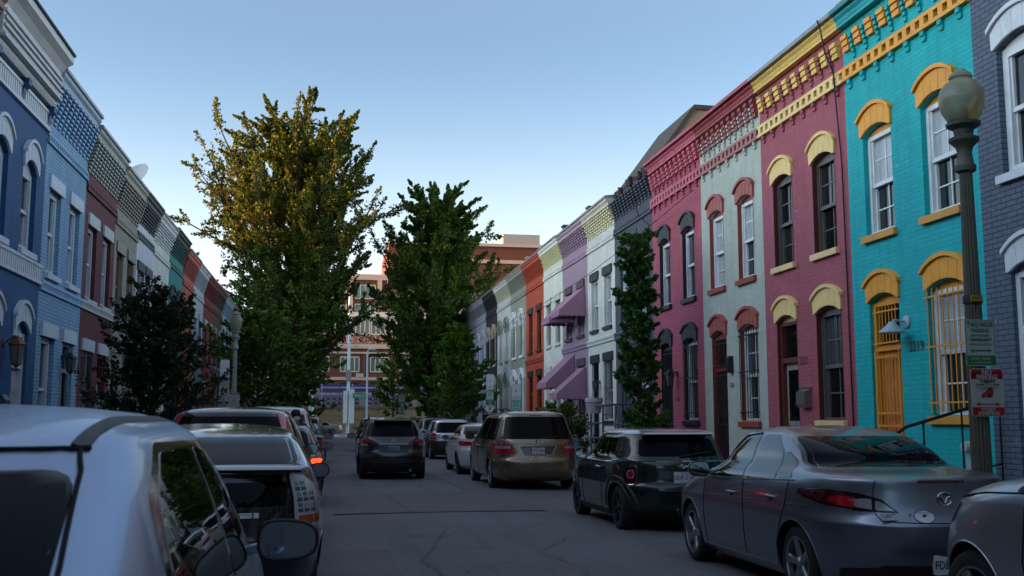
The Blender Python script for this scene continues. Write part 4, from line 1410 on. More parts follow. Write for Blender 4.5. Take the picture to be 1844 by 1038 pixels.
        for y in s.wheels:
            for sg in (-1, 1):
                w = tyre if first else tyre.copy()
                if not first:
                    COL.objects.link(w); w.parent = s.root
                    rc = ri.copy(); COL.objects.link(rc); rc.parent = w
                first = False
                xw = s.side(y, 0.45) - tw / 2 - 0.025
                w.location = (sg * xw, y, R)
                w.rotation_euler = (random.uniform(0, 6), 0, 0) if sg < 0 else (random.uniform(0, 6), 0, math.pi)

    # flush panel laid on the body
    def patch(s, name, kind, poly, mt, off=0.004, sg=1, parent=None, thick=0.012, nz=9, nu=10):
        f1 = s.maps(kind, sg, off); f0 = s.maps(kind, sg, off - thick)
        zv = sorted({round(q[1], 5) for q in poly})
        za, zb = zv[0], zv[-1]
        zs = sorted(set(zv) | {round(x, 5) for x in np.linspace(za, zb, nz)})
        rows = []
        m = len(poly)
        for z in zs:
            hit = []
            zq = min(max(z, za + 1e-6), zb - 1e-6)
            for i in range(m):
                p, q = poly[i], poly[(i + 1) % m]
                if (p[1] - zq) * (q[1] - zq) < 0 or p[1] == zq:
                    if p[1] == q[1]: hit += [p[0], q[0]]
                    else: hit.append(p[0] + (q[0] - p[0]) * (zq - p[1]) / (q[1] - p[1]))
            if len(hit) >= 2: rows.append((z, min(hit), max(hit)))
        b = MB()
        V = []; n = nu + 1
        for z, a, c in rows: V += [f1((a + (c - a) * i / nu, z)) for i in range(n)]
        k = len(rows)
        F = [(j * n + i, j * n + i + 1, (j + 1) * n + i + 1, (j + 1) * n + i) for j in range(k - 1) for i in range(nu)]
        # skirt
        edge = [j * n for j in range(k)] + [(k - 1) * n + i for i in range(1, n)] + [j * n + nu for j in range(k - 2, -1, -1)] + [i for i in range(nu - 1, 0, -1)]
        q2 = []
        for j in range(k): q2.append((rows[j][1], rows[j][0]))
        for i in range(1, n): q2.append((rows[-1][1] + (rows[-1][2] - rows[-1][1]) * i / nu, rows[-1][0]))
        for j in range(k - 2, -1, -1): q2.append((rows[j][2], rows[j][0]))
        for i in range(nu - 1, 0, -1): q2.append((rows[0][1] + (rows[0][2] - rows[0][1]) * i / nu, rows[0][0]))
        o = len(V)
        V += [f0(q) for q in q2]
        e = len(edge)
        F += [(edge[i], edge[(i + 1) % e], o + (i + 1) % e, o + i) for i in range(e)]
        b.add(V, F)
        return b.build(name, mt, parent or s.root, 35)

    def line(s, name, kind, pts, r=0.004, mt=None, off=-0.001, sg=1, parent=None, sub=6):
        f = s.maps(kind, sg, off)
        P = []
        for i in range(len(pts) - 1):
            for j in range(sub):
                t = j / sub
                P.append(f((pts[i][0] + (pts[i + 1][0] - pts[i][0]) * t, pts[i][1] + (pts[i + 1][1] - pts[i][1]) * t)))
        P.append(f(pts[-1]))
        b = MB(); b.tube(P, r, 5)
        return b.build(name, mt or M_well, parent or s.bodyo, 60)

    def both(s, fn):
        return [fn(sg) for sg in (-1, 1)]

    def window(s, poly, sg, frame=0.022, mt=None, name='side_window', fm=None):
        c = Vector((sum(p[0] for p in poly) / len(poly), sum(p[1] for p in poly) / len(poly)))
        big = [tuple(Vector(p) + (Vector(p) - c).normalized() * frame) for p in poly]
        fr = s.patch('window_trim' if name != 'rear_window' else 'rear_window_trim', 'side', round_poly(big, 0.05), fm or M_gloss, 0.002, sg)
        return s.patch(name, 'side', round_poly(poly, 0.04), mt or M_glassc, 0.005, sg, None)

    def rear_window(s, poly, mt=None, frame=0.03, fm=None):
        c = Vector((sum(p[0] for p in poly) / len(poly), sum(p[1] for p in poly) / len(poly)))
        big = [tuple(Vector(p) + (Vector(p) - c).normalized() * frame) for p in poly]
        s.patch('rear_window_trim', 'rear', round_poly(big, 0.06), fm or M_gloss, 0.002, nu=20, nz=14)
        return s.patch('rear_window', 'rear', round_poly(poly, 0.05), mt or M_glassc, 0.006, nu=20, nz=14)

    def windscreen(s, poly):
        return s.patch('windscreen', 'front', round_poly(poly, 0.05), M_glassw, 0.004, nu=16, nz=12)

    def mirror(s, y, z, sg, size=(0.11, 0.075, 0.075), mt=None, gap=0.06):
        """door mirror: rounded shell with a flat glass facing the rear"""
        x = s.side(y, z)
        b = MB()
        cxm = sg * (x + gap + size[0] * 0.75)
        V = []; F = []
        nu, nv = 16, 9
        for j in range(nv):
            t = j / (nv - 1)
            yy = t * size[1] * 2
            k = (1 - t ** 2.2) ** 0.5 if t < 1 else 0.02
            k = max(k, 0.04)
            for i in range(nu):
                th = 2 * math.pi * i / nu
                cc, ss = math.cos(th), math.sin(th)
                ex = 0.7
                V.append((cxm + size[0] * k * math.copysign(abs(cc) ** ex, cc), y + yy, z + 0.02 + size[2] * k * math.copysign(abs(ss) ** ex, ss) * (1 - 0.12 * cc * sg)))
        for j in range(nv - 1):
            F += [(j * nu + i, j * nu + (i + 1) % nu, (j + 1) * nu + (i + 1) % nu, (j + 1) * nu + i) for i in range(nu)]
        F.append(tuple(range(nu))[::-1])
        F.append(tuple((nv - 1) * nu + i for i in range(nu)))
        b.add(V, F)
        b.obox((sg * (x + gap * 0.5), y + 0.03, z - 0.015), (gap * 0.7, 0, 0.01), (0, 0.03, 0), (0, 0, 0.018))
        o = b.build('mirror', mt or s.paint, s.root, 50)
        g = MB()
        P = []
        for i in range(20):
            th = 2 * math.pi * i / 20
            cc, ss = math.cos(th), math.sin(th)
            P.append((cxm + size[0] * 0.9 * math.copysign(abs(cc) ** 0.7, cc), z + 0.02 + size[2] * 0.88 * math.copysign(abs(ss) ** 0.7, ss) * (1 - 0.12 * cc * sg)))
        g.prism([(p[0], p[1]) for p in P], y - 0.006, y + 0.002, 1)
        g.build('mirror_glass', M_mirror, o)
        rimb = MB(); rimb.tube([(p[0] + (p[0] - cxm) * 0.06, y - 0.003, p[1] + (p[1] - z - 0.02) * 0.07) for p in P + [P[0]]], 0.007, 6, caps=False)
        rimb.build('mirror_rim', M_blk, o, 60)
        return o

    def handle(s, y, z, sg, mt=None):
        x = s.side(y, z)
        c = MB(); c.lathe([(0.0, -0.006), (0.045, -0.004), (0.05, 0.002), (0.0, 0.003)], (sg * (x - 0.001), y, z - 0.004), 16, 'x')
        c.v = [(p[0], y + (p[1] - y) * 1.15, z - 0.004 + (p[2] - z + 0.004) * 0.75) for p in c.v]
        k = c.build('handle_cup', M_blk, s.root, 60)
        b = MB()
        b.tube([(sg * (x + 0.0), y - 0.105, z), (sg * (x + 0.026), y - 0.08, z + 0.004), (sg * (x + 0.034), y, z + 0.006), (sg * (x + 0.026), y + 0.07, z + 0.003), (sg * (x - 0.0), y + 0.09, z)], [0.008, 0.014, 0.015, 0.013, 0.007], 8)
        return b.build('door_handle', mt or s.paint, s.root, 60)

    def plate(s, x, z, txt, head=None, ink=None, bg=None, foot=None, frame=False, tilt=0.0):
        y = s.rear(x, z) - 0.012
        b = MB()
        pts = round_poly([(x - 0.152, z - 0.076), (x + 0.152, z - 0.076), (x + 0.152, z + 0.076), (x - 0.152, z + 0.076)], 0.015)
        b.prism(pts, y - 0.004, y + 0.02, 1)
        o = b.build('number_plate', bg or M_plate, s.root)
        t = MB()
        t.text(txt, 0.088, (x, y - 0.005, z - 0.004), (1, 0, 0), (0, 0, 1), (0, -1, 0), 0, sx=0.82, bold=0.012)
        if head: t.text(head, 0.03, (x, y - 0.005, z + 0.055), (1, 0, 0), (0, 0, 1), (0, -1, 0), 0)
        if foot: t.text(foot, 0.02, (x, y - 0.005, z - 0.058), (1, 0, 0), (0, 0, 1), (0, -1, 0), 0)
        t.build('plate_lettering', ink or M_ink, o)
        if frame:
            fr = MB(); fr.tube([(p[0], y - 0.004, p[1]) for p in pts + [pts[0]]], 0.006, 5, caps=False); fr.build('plate_frame', M_blk, o)
        return o

    def badge(s, txt, x, z, size=0.05, mt=None, kind='rear', sx=1.2):
        y = s.rear(x, z)
        b = MB(); b.text(txt, size, (x, y - 0.002, z), (1, 0, 0), (0, 0, 1), (0, -1, 0), 0, sx=sx, depth=0.006, bold=0.01)
        return b.build('badge', mt or M_chrome, s.root)

    def ring_badge(s, x, z, rx, rz, w=0.007, mt=None, extra=None):
        y = s.rear(x, z) - 0.008
        b = MB()
        b.tube([(x + rx * math.cos(a), y, z + rz * math.sin(a)) for a in np.linspace(0, 2 * math.pi, 29)], w, 6, caps=False)
        for pts in (extra or []):
            b.tube([(x + u * rx, y - 0.002, z + v * rz) for u, v in pts], w * 0.9, 6)
        return b.build('emblem', mt or M_chrome, s.root, 50)

    def antenna(s, x, y, L=0.4, lean=0.15):
        z = s.z1 - 0.015
        b = MB(); b.lathe([(0.022, -0.02), (0.02, 0.02), (0.008, 0.03)], (x, y, z), 10); b.tube([(x, y, z + 0.02), (x, y - L * lean, z + L)], [0.006, 0.003], 6)
        return b.build('antenna', M_blk, s.root, 40)


def fit_tab(tab, L=None, W=None, H=None):
    """stretch a body table to another length, half width and height"""
    l0 = max(r[2] for r in tab); w0 = max(r[3] for r in tab); h0 = tab[-1][0]
    return [(r[0] * (H / h0 if H else 1), r[1] * (L / l0 if L else 1), r[2] * (L / l0 if L else 1), r[3] * (W / w0 if W else 1)) for r in tab]


T_SEDAN = [(.17, .25, 4.40, .76), (.25, .10, 4.50, .83), (.40, .03, 4.56, .862), (.55, .0, 4.58, .874), (.70, .0, 4.55, .8775), (.735, .022, 4.53, .876), (.78, .05, 4.45, .872), (.90, .085, 4.10, .862), (.98, .10, 3.75, .845), (1.035, .105, 3.45, .82), (1.06, .115, 3.35, .805), (1.078, .22, 3.32, .79), (1.095, .52, 3.27, .772), (1.115, .76, 3.2, .75), (1.25, 1.06, 2.95, .685), (1.36, 1.38, 2.72, .62), (1.40, 1.56, 2.62, .58), (1.435, 1.78, 2.5, .50), (1.458, 1.98, 2.38, .38), (1.47, 2.12, 2.26, .16)]
T_MINI = [(.16, .2, 3.55, .74), (.25, .06, 3.66, .80), (.40, .0, 3.71, .83), (.55, .0, 3.72, .838), (.63, .012, 3.70, .84), (.66, .04, 3.68, .838), (.88, .06, 3.45, .83), (.93, .068, 3.3, .82), (.965, .085, 2.95, .80), (1.0, .11, 2.75, .778), (1.2, .24, 2.42, .70), (1.32, .33, 2.25, .655), (1.355, .36, 2.2, .63), (1.382, .45, 2.1, .56), (1.40, .68, 1.95, .42), (1.41, .95, 1.7, .18)]
T_VAN = [(.20, .25, 4.9, .86), (.30, .06, 5.02, .93), (.46, .0, 5.09, .965), (.60, .0, 5.1, .975), (.66, .02, 5.08, .978), (.70, .05, 5.06, .98), (.95, .10, 4.75, .975), (1.06, .125, 4.4, .95), (1.15, .16, 4.15, .92), (1.4, .29, 3.7, .83), (1.6, .40, 3.3, .755), (1.655, .43, 3.15, .72), (1.70, .54, 3.0, .63), (1.73, .80, 2.7, .45), (1.74, 1.15, 2.3, .2)]
T_KICKS = [(.20, .2, 4.1, .78), (.30, .06, 4.22, .845), (.45, .0, 4.28, .872), (.6, .0, 4.3, .88), (.68, .015, 4.27, .878), (.76, .06, 4.22, .876), (.95, .11, 3.95, .862), (1.02, .145, 3.6, .84), (1.06, .175, 3.3, .81), (1.3, .38, 2.9, .71), (1.46, .53, 2.55, .635), (1.51, .57, 2.45, .60), (1.55, .70, 2.3, .51), (1.58, 1.0, 2.1, .35), (1.59, 1.3, 1.8, .15)]
T_WAGON = [(.22, .12, 4.3, .80), (.35, .03, 4.40, .845), (.5, .0, 4.44, .862), (.70, .005, 4.45, .868), (.76, .05, 4.4, .868), (.95, .085, 4.1, .86), (1.02, .105, 3.5, .835), (1.05, .125, 3.35, .81), (1.3, .25, 3.0, .725), (1.48, .35, 2.7, .665), (1.525, .385, 2.6, .635), (1.56, .5, 2.4, .55), (1.578, .8, 2.2, .4), (1.585, 1.1, 1.9, .2)]
T_SUV = [(.22, .15, 4.35, .82), (.35, .03, 4.48, .88), (.55, .0, 4.53, .905), (.72, .015, 4.48, .91), (.95, .06, 4.28, .905), (1.05, .09, 3.95, .885), (1.09, .11, 3.65, .86), (1.12, .13, 3.45, .835), (1.35, .27, 3.1, .75), (1.55, .43, 2.75, .665), (1.6, .47, 2.65, .63), (1.64, .58, 2.5, .55), (1.67, .9, 2.2, .40), (1.68, 1.2, 1.9, .2)]
T_PRIUS = [(.18, .15, 4.3, .76), (.32, .03, 4.43, .83), (.5, .0, 4.46, .862), (.62, .0, 4.44, .868), (.72, .03, 4.3, .8725), (.95, .075, 3.75, .85), (1.10, .12, 3.35, .80), (1.165, .14, 3.2, .775), (1.185, .185, 3.15, .765), (1.30, .52, 2.8, .70), (1.39, .84, 2.52, .635), (1.43, 1.12, 2.4, .585), (1.47, 1.72, 2.2, .43), (1.485, 1.9, 2.1, .28), (1.49, 1.98, 2.05, .12)]
T_HATCH = [(.18, .15, 4.5, .76), (.33, .03, 4.62, .82), (.50, .0, 4.65, .842), (.72, .02, 4.57, .847), (.92, .08, 4.27, .835), (1.0, .20, 3.9, .815), (1.08, .34, 3.7, .795), (1.25, .66, 3.45, .735), (1.40, .98, 3.2, .668), (1.45, 1.10, 3.13, .64), (1.475, 1.19, 3.07, .618), (1.505, 1.36, 2.97, .57), (1.535, 1.60, 2.75, .48), (1.553, 1.9, 2.5, .33), (1.56, 2.05, 2.35, .18)]
M_cell = pm('lamp cell', '#5d6166', 0.2, 0.6, 0.3, 60)
P_grey = car_paint('grey metallic paint', '#7b838f', 0.9, 0.28, 0.7)
P_silver = car_paint('silver blue paint', '#8a9dba', 0.9, 0.32, 0.35)
P_silver2 = car_paint('silver paint', '#a6abb3', 0.9, 0.28, 0.5)
P_green = car_paint('dark green paint', '#07201a', 0.3, 0.2)
P_gold = car_paint('tan metallic paint', '#85735f', 0.85, 0.24)
P_char = car_paint('charcoal paint', '#3a3c42', 0.85, 0.22)
P_black = car_paint('black paint', '#0d0e11', 0.2, 0.22)
P_navy = car_paint('dark grey blue paint', '#1b1e23', 0.7, 0.2)
P_white = car_paint('white paint', '#b9bcc0', 0.0, 0.3)
P_blue = car_paint('pale silver paint', '#b9bdc2', 0.8, 0.26)
ZR, ZL = -0.015, -0.012
G_R, G_L = 'cars parked along the right kerb', 'cars parked along the left kerb'


def seams(c, ys, z0, z1, sg):
    for y in ys:
        c.line('door_seam', 'side', [(y[0], z0), (y[1], z1)], 0.006, None, -0.0005, sg)


# ---- grey saloon near the lamp post
c = Car('parked_car', 'grey metallic saloon with an oval sticker on its boot parked before the teal house', 'car', (4.76, 7.65, ZR), T_SEDAN, P_grey, (0.98, 3.62), 0.318, rim=('spoke', 5, M_alloy), group=G_R)
c.patch('windscreen', 'front', round_poly([(-.60, 1.10), (.60, 1.10), (.50, 1.385), (-.50, 1.385)]), M_glassw)
c.rear_window([(-.66, 1.125), (.66, 1.125), (.555, 1.375), (-.555, 1.375)], M_glassw)
for sg in (-1, 1):
    c.window([(2.12, .985), (3.10, .965), (2.86, 1.16), (2.55, 1.345), (2.16, 1.375)], sg, .022, M_glasss)
    c.window([(1.38, 1.01), (2.03, .99), (2.07, 1.38), (1.75, 1.365), (1.50, 1.235)], sg, .022, M_glasss)
    c.window([(1.06, 1.035), (1.34, 1.015), (1.45, 1.20), (1.38, 1.235), (1.22, 1.16)], sg, 0.02, M_glasss)
    c.line('window_chrome', 'side', [(.98, 1.012), (2.06, .966), (3.2, .940)], 0.006, M_alloy, 0.002, sg, c.root)
    seams(c, [((2.05, .28), (2.08, .965))], 0, 0, sg) if False else None
    c.line('door_seam', 'side', [(2.06, .27), (2.05, .6), (2.08, .965)], 0.006, None, -0.0005, sg)
    c.line('door_seam', 'side', [(3.12, .27), (3.14, .6), (3.12, .94)], 0.006, None, -0.0005, sg)
    c.line('door_seam', 'side', [(1.32, .42), (1.24, .6), (1.12, .8), (1.08, 1.0)], 0.006, None, -0.0005, sg)
    c.line('sill_strip', 'side', [(1.36, .265), (3.14, .255)], 0.008, M_alloy, -0.001, sg, c.root)
    c.line('body_crease', 'side', [(.55, .82), (2.0, .795), (3.6, .755)], 0.005, c.paint, -0.002, sg)
    c.handle(1.42, .845, sg); c.handle(2.36, .825, sg)
    c.mirror(2.98, 1.0, sg, (0.115, 0.07, 0.08))
    # tail lamps wrap round the corner: red outside, clear reversing segment inside
    lm = c.patch('tail_lamp', 'wrap', round_poly([(.46, .80), (.80, .81), (1.0, .845), (1.115, .91), (1.12, .955), (.98, .968), (.78, .945), (.60, .90)], .02), M_gloss, .004, sg, nu=16)
    c.patch('red_lens', 'wrap', round_poly([(.80, .825), (.99, .858), (1.10, .915), (1.10, .945), (.97, .953), (.80, .928)], .02), M_redd, .009, sg, lm, nu=14)
    c.patch('red_lens', 'wrap', round_poly([(.81, .835), (.93, .85), (.98, .89), (.93, .925), (.81, .915)], .02), M_red, .011, sg, lm, nu=10)
    c.patch('clear_lens', 'wrap', round_poly([(.50, .815), (.66, .82), (.66, .895), (.62, .888)], .015), M_clear, .009, sg, lm)
    c.patch('clear_lens', 'wrap', round_poly([(.685, .822), (.80, .838), (.86, .90), (.685, .905)], .015), M_clear, .011, sg, lm)
    c.line('boot_seam', 'wrap', [(.68, 1.05), (.672, .92), (.665, .79), (.62, .735), (.3, .725), (0, .722)], 0.005, None, -0.001, sg)
    c.patch('bumper_recess', 'rear', round_poly([(.30 * sg, .24), (.72 * sg, .26), (.74 * sg, .36), (.34 * sg, .40)][::1], .03), M_blk, .003)
c.patch('bumper_lower', 'rear', round_poly([(-.70, .20), (.70, .20), (.52, .40), (-.52, .40)], .04), M_blk, .004, nu=20)
c.patch('high_brake_lamp', 'rear', round_poly([(-.2, 1.028), (.2, 1.028), (.2, 1.05), (-.2, 1.05)], .008), M_redd, .004)
c.ring_badge(0.0, .905, .062, .05, .007, None, [[(-.85, .35), (-.45, .3), (0, -.25), (.45, .3), (.85, .35)], [(-.45, .3), (0, -.6), (.45, .3)]])
c.patch('sticker', 'rear', [(-.19 + .085 * math.cos(a), .775 + .052 * math.sin(a)) for a in np.linspace(0, 2 * math.pi, 20, endpoint=False)], pm('sticker blue', '#2d5a8a', 0.4), .003)
stk = c.patch('sticker', 'rear', [(-.19 + .077 * math.cos(a), .775 + .044 * math.sin(a)) for a in np.linspace(0, 2 * math.pi, 20, endpoint=False)], M_white, .0045)
b = MB(); yb = c.rear(-.19, .775) - .006
b.text('ROCKAWAY', .021, (-.19, yb, .803), (1, 0, 0), (0, 0, 1), (0, -1, 0)); b.box(-.205, -.175, yb - .001, yb + .002, .745, .79)
b.build('sticker_print', pm('sticker ink', '#1c4a78', 0.5), stk)
c.badge('mazda3', -.44, .785, .05); c.badge('s', -.30, .79, .05)
b = MB(); b.box(-.53, -.30, c.rear(-.42, .745) - .006, c.rear(-.42, .745) + .01, .742, .748); b.build('badge', M_chrome, c.root)
c.plate(0.0, .41, 'FDB 4410')
b = MB()
f = c.maps('side', -1, .012)
b.tube([f((2.2, 1.40)), f((2.5, 1.375)), f((2.75, 1.27)), f((2.88, 1.18))], [.01, .018, .018, .008], 6); b.build('wind_deflector', M_gloss, c.root, 60)

# ---- dark green small hatchback with silver roof
c = Car('parked_car', 'dark green small hatchback with silver roof parked behind the tan minivan', 'car', (4.76, 13.95, ZR), T_MINI, P_green, (0.62, 3.08), 0.312, p=6.0, q=2.6, rim=('swirl', 6, M_alloyd), roofz=1.335, roofm=P_blue, green=(.966, 1.335), group=G_R)
c.rear_window([(-.57, 1.03), (.57, 1.03), (.52, 1.265), (-.52, 1.265)], M_glassw, 0.02)
c.windscreen([(-.6, 1.0), (.6, 1.0), (.56, 1.3), (-.56, 1.3)])
for sg in (-1, 1):
    c.window([(1.35, .985), (2.42, .985), (2.18, 1.30), (1.40, 1.305)], sg, .01)
    c.window([(.52, .99), (1.28, .985), (1.33, 1.30), (.66, 1.295)], sg, .01)
    c.line('belt_chrome', 'wrap', [(0, .962), (.5, .962), (1, .962), (1.3, .962), (1.7, .962)], .007, M_chrome, .001, sg, c.root)
    c.line('door_seam', 'side', [(1.30, .25), (1.27, .5), (1.30, .95)], 0.0065, None, -.0005, sg)
    c.line('door_seam', 'side', [(2.42, .25), (2.45, .6), (2.42, .95)], 0.0065, None, -.0005, sg)
    c.patch('sill_cladding', 'side', [(.98, .18), (2.72, .18), (2.72, .27), (.98, .27)], M_blk, .006, sg)
    for y in c.wheels:
        P = [(y - .43 * math.cos(a), .312 + .43 * math.sin(a)) for a in np.linspace(0.02, math.pi - 0.02, 15)]
        c.line('arch_cladding', 'side', P, .032, M_blk, -.018, sg, c.root, 2)
    c.handle(1.46, .845, sg, M_chrome)
    c.mirror(2.33, 1.0, sg, (.10, .065, .075), P_blue)
    # upright rounded tail lamps ringed in chrome
    ov = lambda k: [(.86 + .085 * k * (1 if abs(math.cos(a)) < 2 else 1) * math.copysign(abs(math.cos(a)) ** .6, math.cos(a)) + (-.02 * math.sin(a)), .775 + .135 * k * math.copysign(abs(math.sin(a)) ** .6, math.sin(a))) for a in np.linspace(0, 2 * math.pi, 28, endpoint=False)]
    rg = c.patch('tail_lamp', 'wrap', ov(1.0), M_chrome, .010, sg, thick=.02)
    c.patch('red_lens', 'wrap', ov(.88), M_redd, .014, sg, rg)
    c.patch('lens_ring', 'wrap', [(.86 + .052 * math.cos(a), .785 + .07 * math.sin(a)) for a in np.linspace(0, 2 * math.pi, 18, endpoint=False)], M_clear, .017, sg, rg)
    c.patch('lens_core', 'wrap', [(.86 + .036 * math.cos(a), .785 + .048 * math.sin(a)) for a in np.linspace(0, 2 * math.pi, 18, endpoint=False)], M_red, .020, sg, rg)
    c.line('hatch_seam', 'wrap', [(.76, .955), (.74, .80), (.70, .69), (.62, .665), (0, .66)], .0065, None, -.0005, sg)
    c.patch('reflector', 'rear', round_poly([(.42 * sg, .365), (.66 * sg, .37), (.66 * sg, .40), (.42 * sg, .40)], .01), M_redd, .006)
c.patch('bumper_lower', 'rear', round_poly([(-.72, .19), (.72, .19), (.70, .30), (-.70, .30)], .04), M_blk, .005, nu=20)
b = MB(); b.prism([(.30, 1.305), (.20, 1.33), (.22, 1.352), (.45, 1.375)], -.5, .5, 0); b.build('roof_spoiler', P_blue, c.root)
c.patch('high_brake_lamp', 'rear', round_poly([(-.16, 1.288), (.16, 1.288), (.16, 1.305), (-.16, 1.305)], .008), M_redd, .012)
c.ring_badge(0.0, .895, .034, .026, .006, None, [[(-1.1, .25), (-2.6, .5), (-2.2, .05), (-1.1, -.35)], [(1.1, .25), (2.6, .5), (2.2, .05), (1.1, -.35)], [(-1.1, .1), (-2.3, .3)], [(1.1, .1), (2.3, .3)], [(-.8, 0), (.8, 0)]])
c.plate(.02, .745, 'UUF-2187', 'VIRGINIA', None, None, 'Virginia is for Lovers')
b = MB(); b.tube([(-.08, -.02, .27), (-.08, .15, .27)], .04, 12); b.tube([(.08, -.02, .27), (.08, .15, .27)], .04, 12); b.build('exhaust', M_chrome, c.root, 40)
b = MB(); yb = c.rear(0, 1.03) - .012; b.tube([(-.02, yb - .01, 1.02), (.2, yb + .0, 1.06), (.42, yb + .03, 1.09)], .009, 6); b.build('wiper', M_blk, c.root)

# ---- tan minivan
c = Car('parked_minivan', 'tan metallic minivan with a dented tailgate parked ahead of the green hatchback', 'minivan', (4.5, 22.8, ZR), T_VAN, P_gold, (1.10, 4.12), 0.335, p=8.0, q=3.0, rim=('twin', 7, M_alloy), group=G_R)
c.rear_window([(-.76, 1.12), (.76, 1.12), (.655, 1.60), (-.655, 1.60)], M_glassc, 0.02)
c.windscreen([(-.8, 1.2), (.8, 1.2), (.65, 1.6), (-.65, 1.6)])
for sg in (-1, 1):
    c.window([(.55, 1.10), (1.60, 1.09), (1.66, 1.57), (.72, 1.565)], sg, .02)
    c.window([(1.70, 1.09), (2.70, 1.08), (2.72, 1.57), (1.74, 1.57)], sg, .02)
    c.window([(2.80, 1.08), (3.85, 1.06), (3.35, 1.50), (2.84, 1.57)], sg, .02)
    c.line('slide_rail', 'side', [(.5, .93), (1.7, .92)], .010, M_blk, -.002, sg)
    c.line('door_seam', 'side', [(1.66, .3), (1.66, 1.06)], .0065, None, -.0005, sg)
    c.line('door_seam', 'side', [(2.76, .3), (2.76, 1.06)], .0065, None, -.0005, sg)
    c.line('side_moulding', 'side', [(1.5, .55), (3.6, .55)], .014, c.paint, -.004, sg)
    c.handle(2.62, .93, sg); c.handle(2.95, .93, sg)
    c.mirror(3.62, 1.12, sg, (.115, .075, .085))
    lm = c.patch('tail_lamp', 'wrap', round_poly([(.58, .80), (1.0, .80), (1.05, .85), (1.05, .985), (1.0, 1.0), (.62, 1.0)], .02), M_red, .008, sg, thick=.02, nu=16)
    c.patch('clear_lens', 'wrap', round_poly([(.66, .91), (.985, .91), (.985, .965), (.675, .965)], .012), M_clear, .012, sg, lm)
    c.line('lamp_joint', 'wrap', [(.83, .80), (.83, 1.0)], .005, None, .009, sg, lm)
    c.line('tailgate_seam', 'wrap', [(.83, 1.06), (.83, .80), (.80, .66), (.74, .615), (0, .61)], .006, None, -.001, sg)
    b = MB(); b.tube([(sg * .60, .55, 1.72), (sg * .60, .62, 1.775), (sg * .62, 2.5, 1.785), (sg * .62, 2.62, 1.73)], .016, 6); b.tube([(sg * .61, 1.5, 1.70), (sg * .61, 1.5, 1.78)], .016, 6); b.build('roof_rail', M_blk, c.root, 40)
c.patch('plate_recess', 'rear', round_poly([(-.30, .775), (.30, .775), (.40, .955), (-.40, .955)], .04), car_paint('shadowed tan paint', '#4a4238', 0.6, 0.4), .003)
c.patch('recess_top', 'rear', round_poly([(-.36, .935), (.36, .935), (.385, .957), (-.385, .957)], .01), M_blk, .0045)
c.line('plate_trim', 'rear', [(-.40, .955), (-.30, .772), (.30, .772), (.40, .955)], .009, c.paint, .004)
c.line('tailgate_crease', 'rear', [(-.80, 1.01), (.80, 1.01)], .012, c.paint, -.002)
c.plate(-.01, .865, 'TTF 6202', 'VIRGINIA', None, None, 'VIRGINIA.COM', True)
b = MB(); y0 = c.rear(0, 1.065) - .01
b.tube([(-.04, y0, 1.095), (-.028, y0, 1.035)], .007, 6); b.tube([(.04, y0, 1.095), (.028, y0, 1.035)], .007, 6); b.tube([(-.03, y0, 1.063), (.03, y0, 1.063)], .006, 6)
b.tube([(-.055, y0, 1.1), (.055, y0, 1.1), (.043, y0, 1.025), (-.043, y0, 1.025), (-.055, y0, 1.1)], .005, 6); b.build('emblem', M_chrome, c.root)
c.badge('ODYSSEY', -.62, .765, .04)
# the dent: a pushed in fold with a bright edge
b = MB()
V = []; F = []
n = 10
for j in range(n + 1):
    for i in range(n + 1):
        u = -.36 + .34 * i / n; z = .635 + .12 * j / n
        d = .022 * math.exp(-((u + .17) / .05) ** 2) * math.sin(math.pi * j / n) - .020 * math.exp(-((u + .24) / .06) ** 2 - ((z - .69) / .03) ** 2)
        e = min(i, n - i, j, n - j)
        V.append((u, c.rear(u, z) - (.002 if e else -.004) - max(-.02, d), z))
F = [(j * (n + 1) + i, j * (n + 1) + i + 1, (j + 1) * (n + 1) + i + 1, (j + 1) * (n + 1) + i) for j in range(n) for i in range(n)]
b.add(V, F); b.build('dent', c.paint, c.root, 60)
c.line('crack', 'rear', [(-.14, .745), (-.165, .70), (-.15, .66)], .006, M_white, .018)
c.patch('high_brake_lamp', 'rear', round_poly([(-.14, 1.625), (.14, 1.625), (.14, 1.64), (-.14, 1.64)], .006), M_redd, .008)
b = MB(); yb = c.rear(.1, 1.13) - .014; b.tube([(-.05, yb, 1.11), (.25, yb + .02, 1.16), (.55, yb + .07, 1.17)], .010, 6); b.build('wiper', M_blk, c.root)
c.line('bumper_step', 'rear', [(-.93, .655), (.93, .655)], .008, c.paint, .002)

# ---- white saloon ahead of the minivan
c = Car('parked_car', 'white saloon parked between the tan minivan and the silver wagon', 'car', (4.44, 29.3, ZR), fit_tab(T_SEDAN, 4.65, .90, 1.45), P_white, (1.0, 3.70), 0.325, rim=('twin', 5, M_alloyd), group=G_R)
c.rear_window([(-.66, 1.115), (.66, 1.115), (.555, 1.355), (-.555, 1.355)], M_glassc)
for sg in (-1, 1):
    c.window([(2.15, .97), (3.15, .95), (2.90, 1.15), (2.58, 1.33), (2.19, 1.36)], sg)
    c.window([(1.10, 1.01), (2.06, .975), (2.10, 1.365), (1.75, 1.345), (1.45, 1.22)], sg)
    c.line('door_seam', 'side', [(2.09, .27), (2.10, .96)], .0065, None, -.0005, sg)
    c.line('door_seam', 'side', [(3.15, .27), (3.15, .93)], .0065, None, -.0005, sg)
    c.handle(1.45, .84, sg); c.handle(2.4, .82, sg); c.mirror(3.02, .99, sg, (.11, .07, .075))
    c.patch('tail_lamp', 'wrap', round_poly([(.62, .82), (1.0, .83), (1.07, .92), (1.0, .95), (.66, .93)], .02), M_red, .006, sg, nu=14)
c.plate(0, .80, 'EHB 3021')

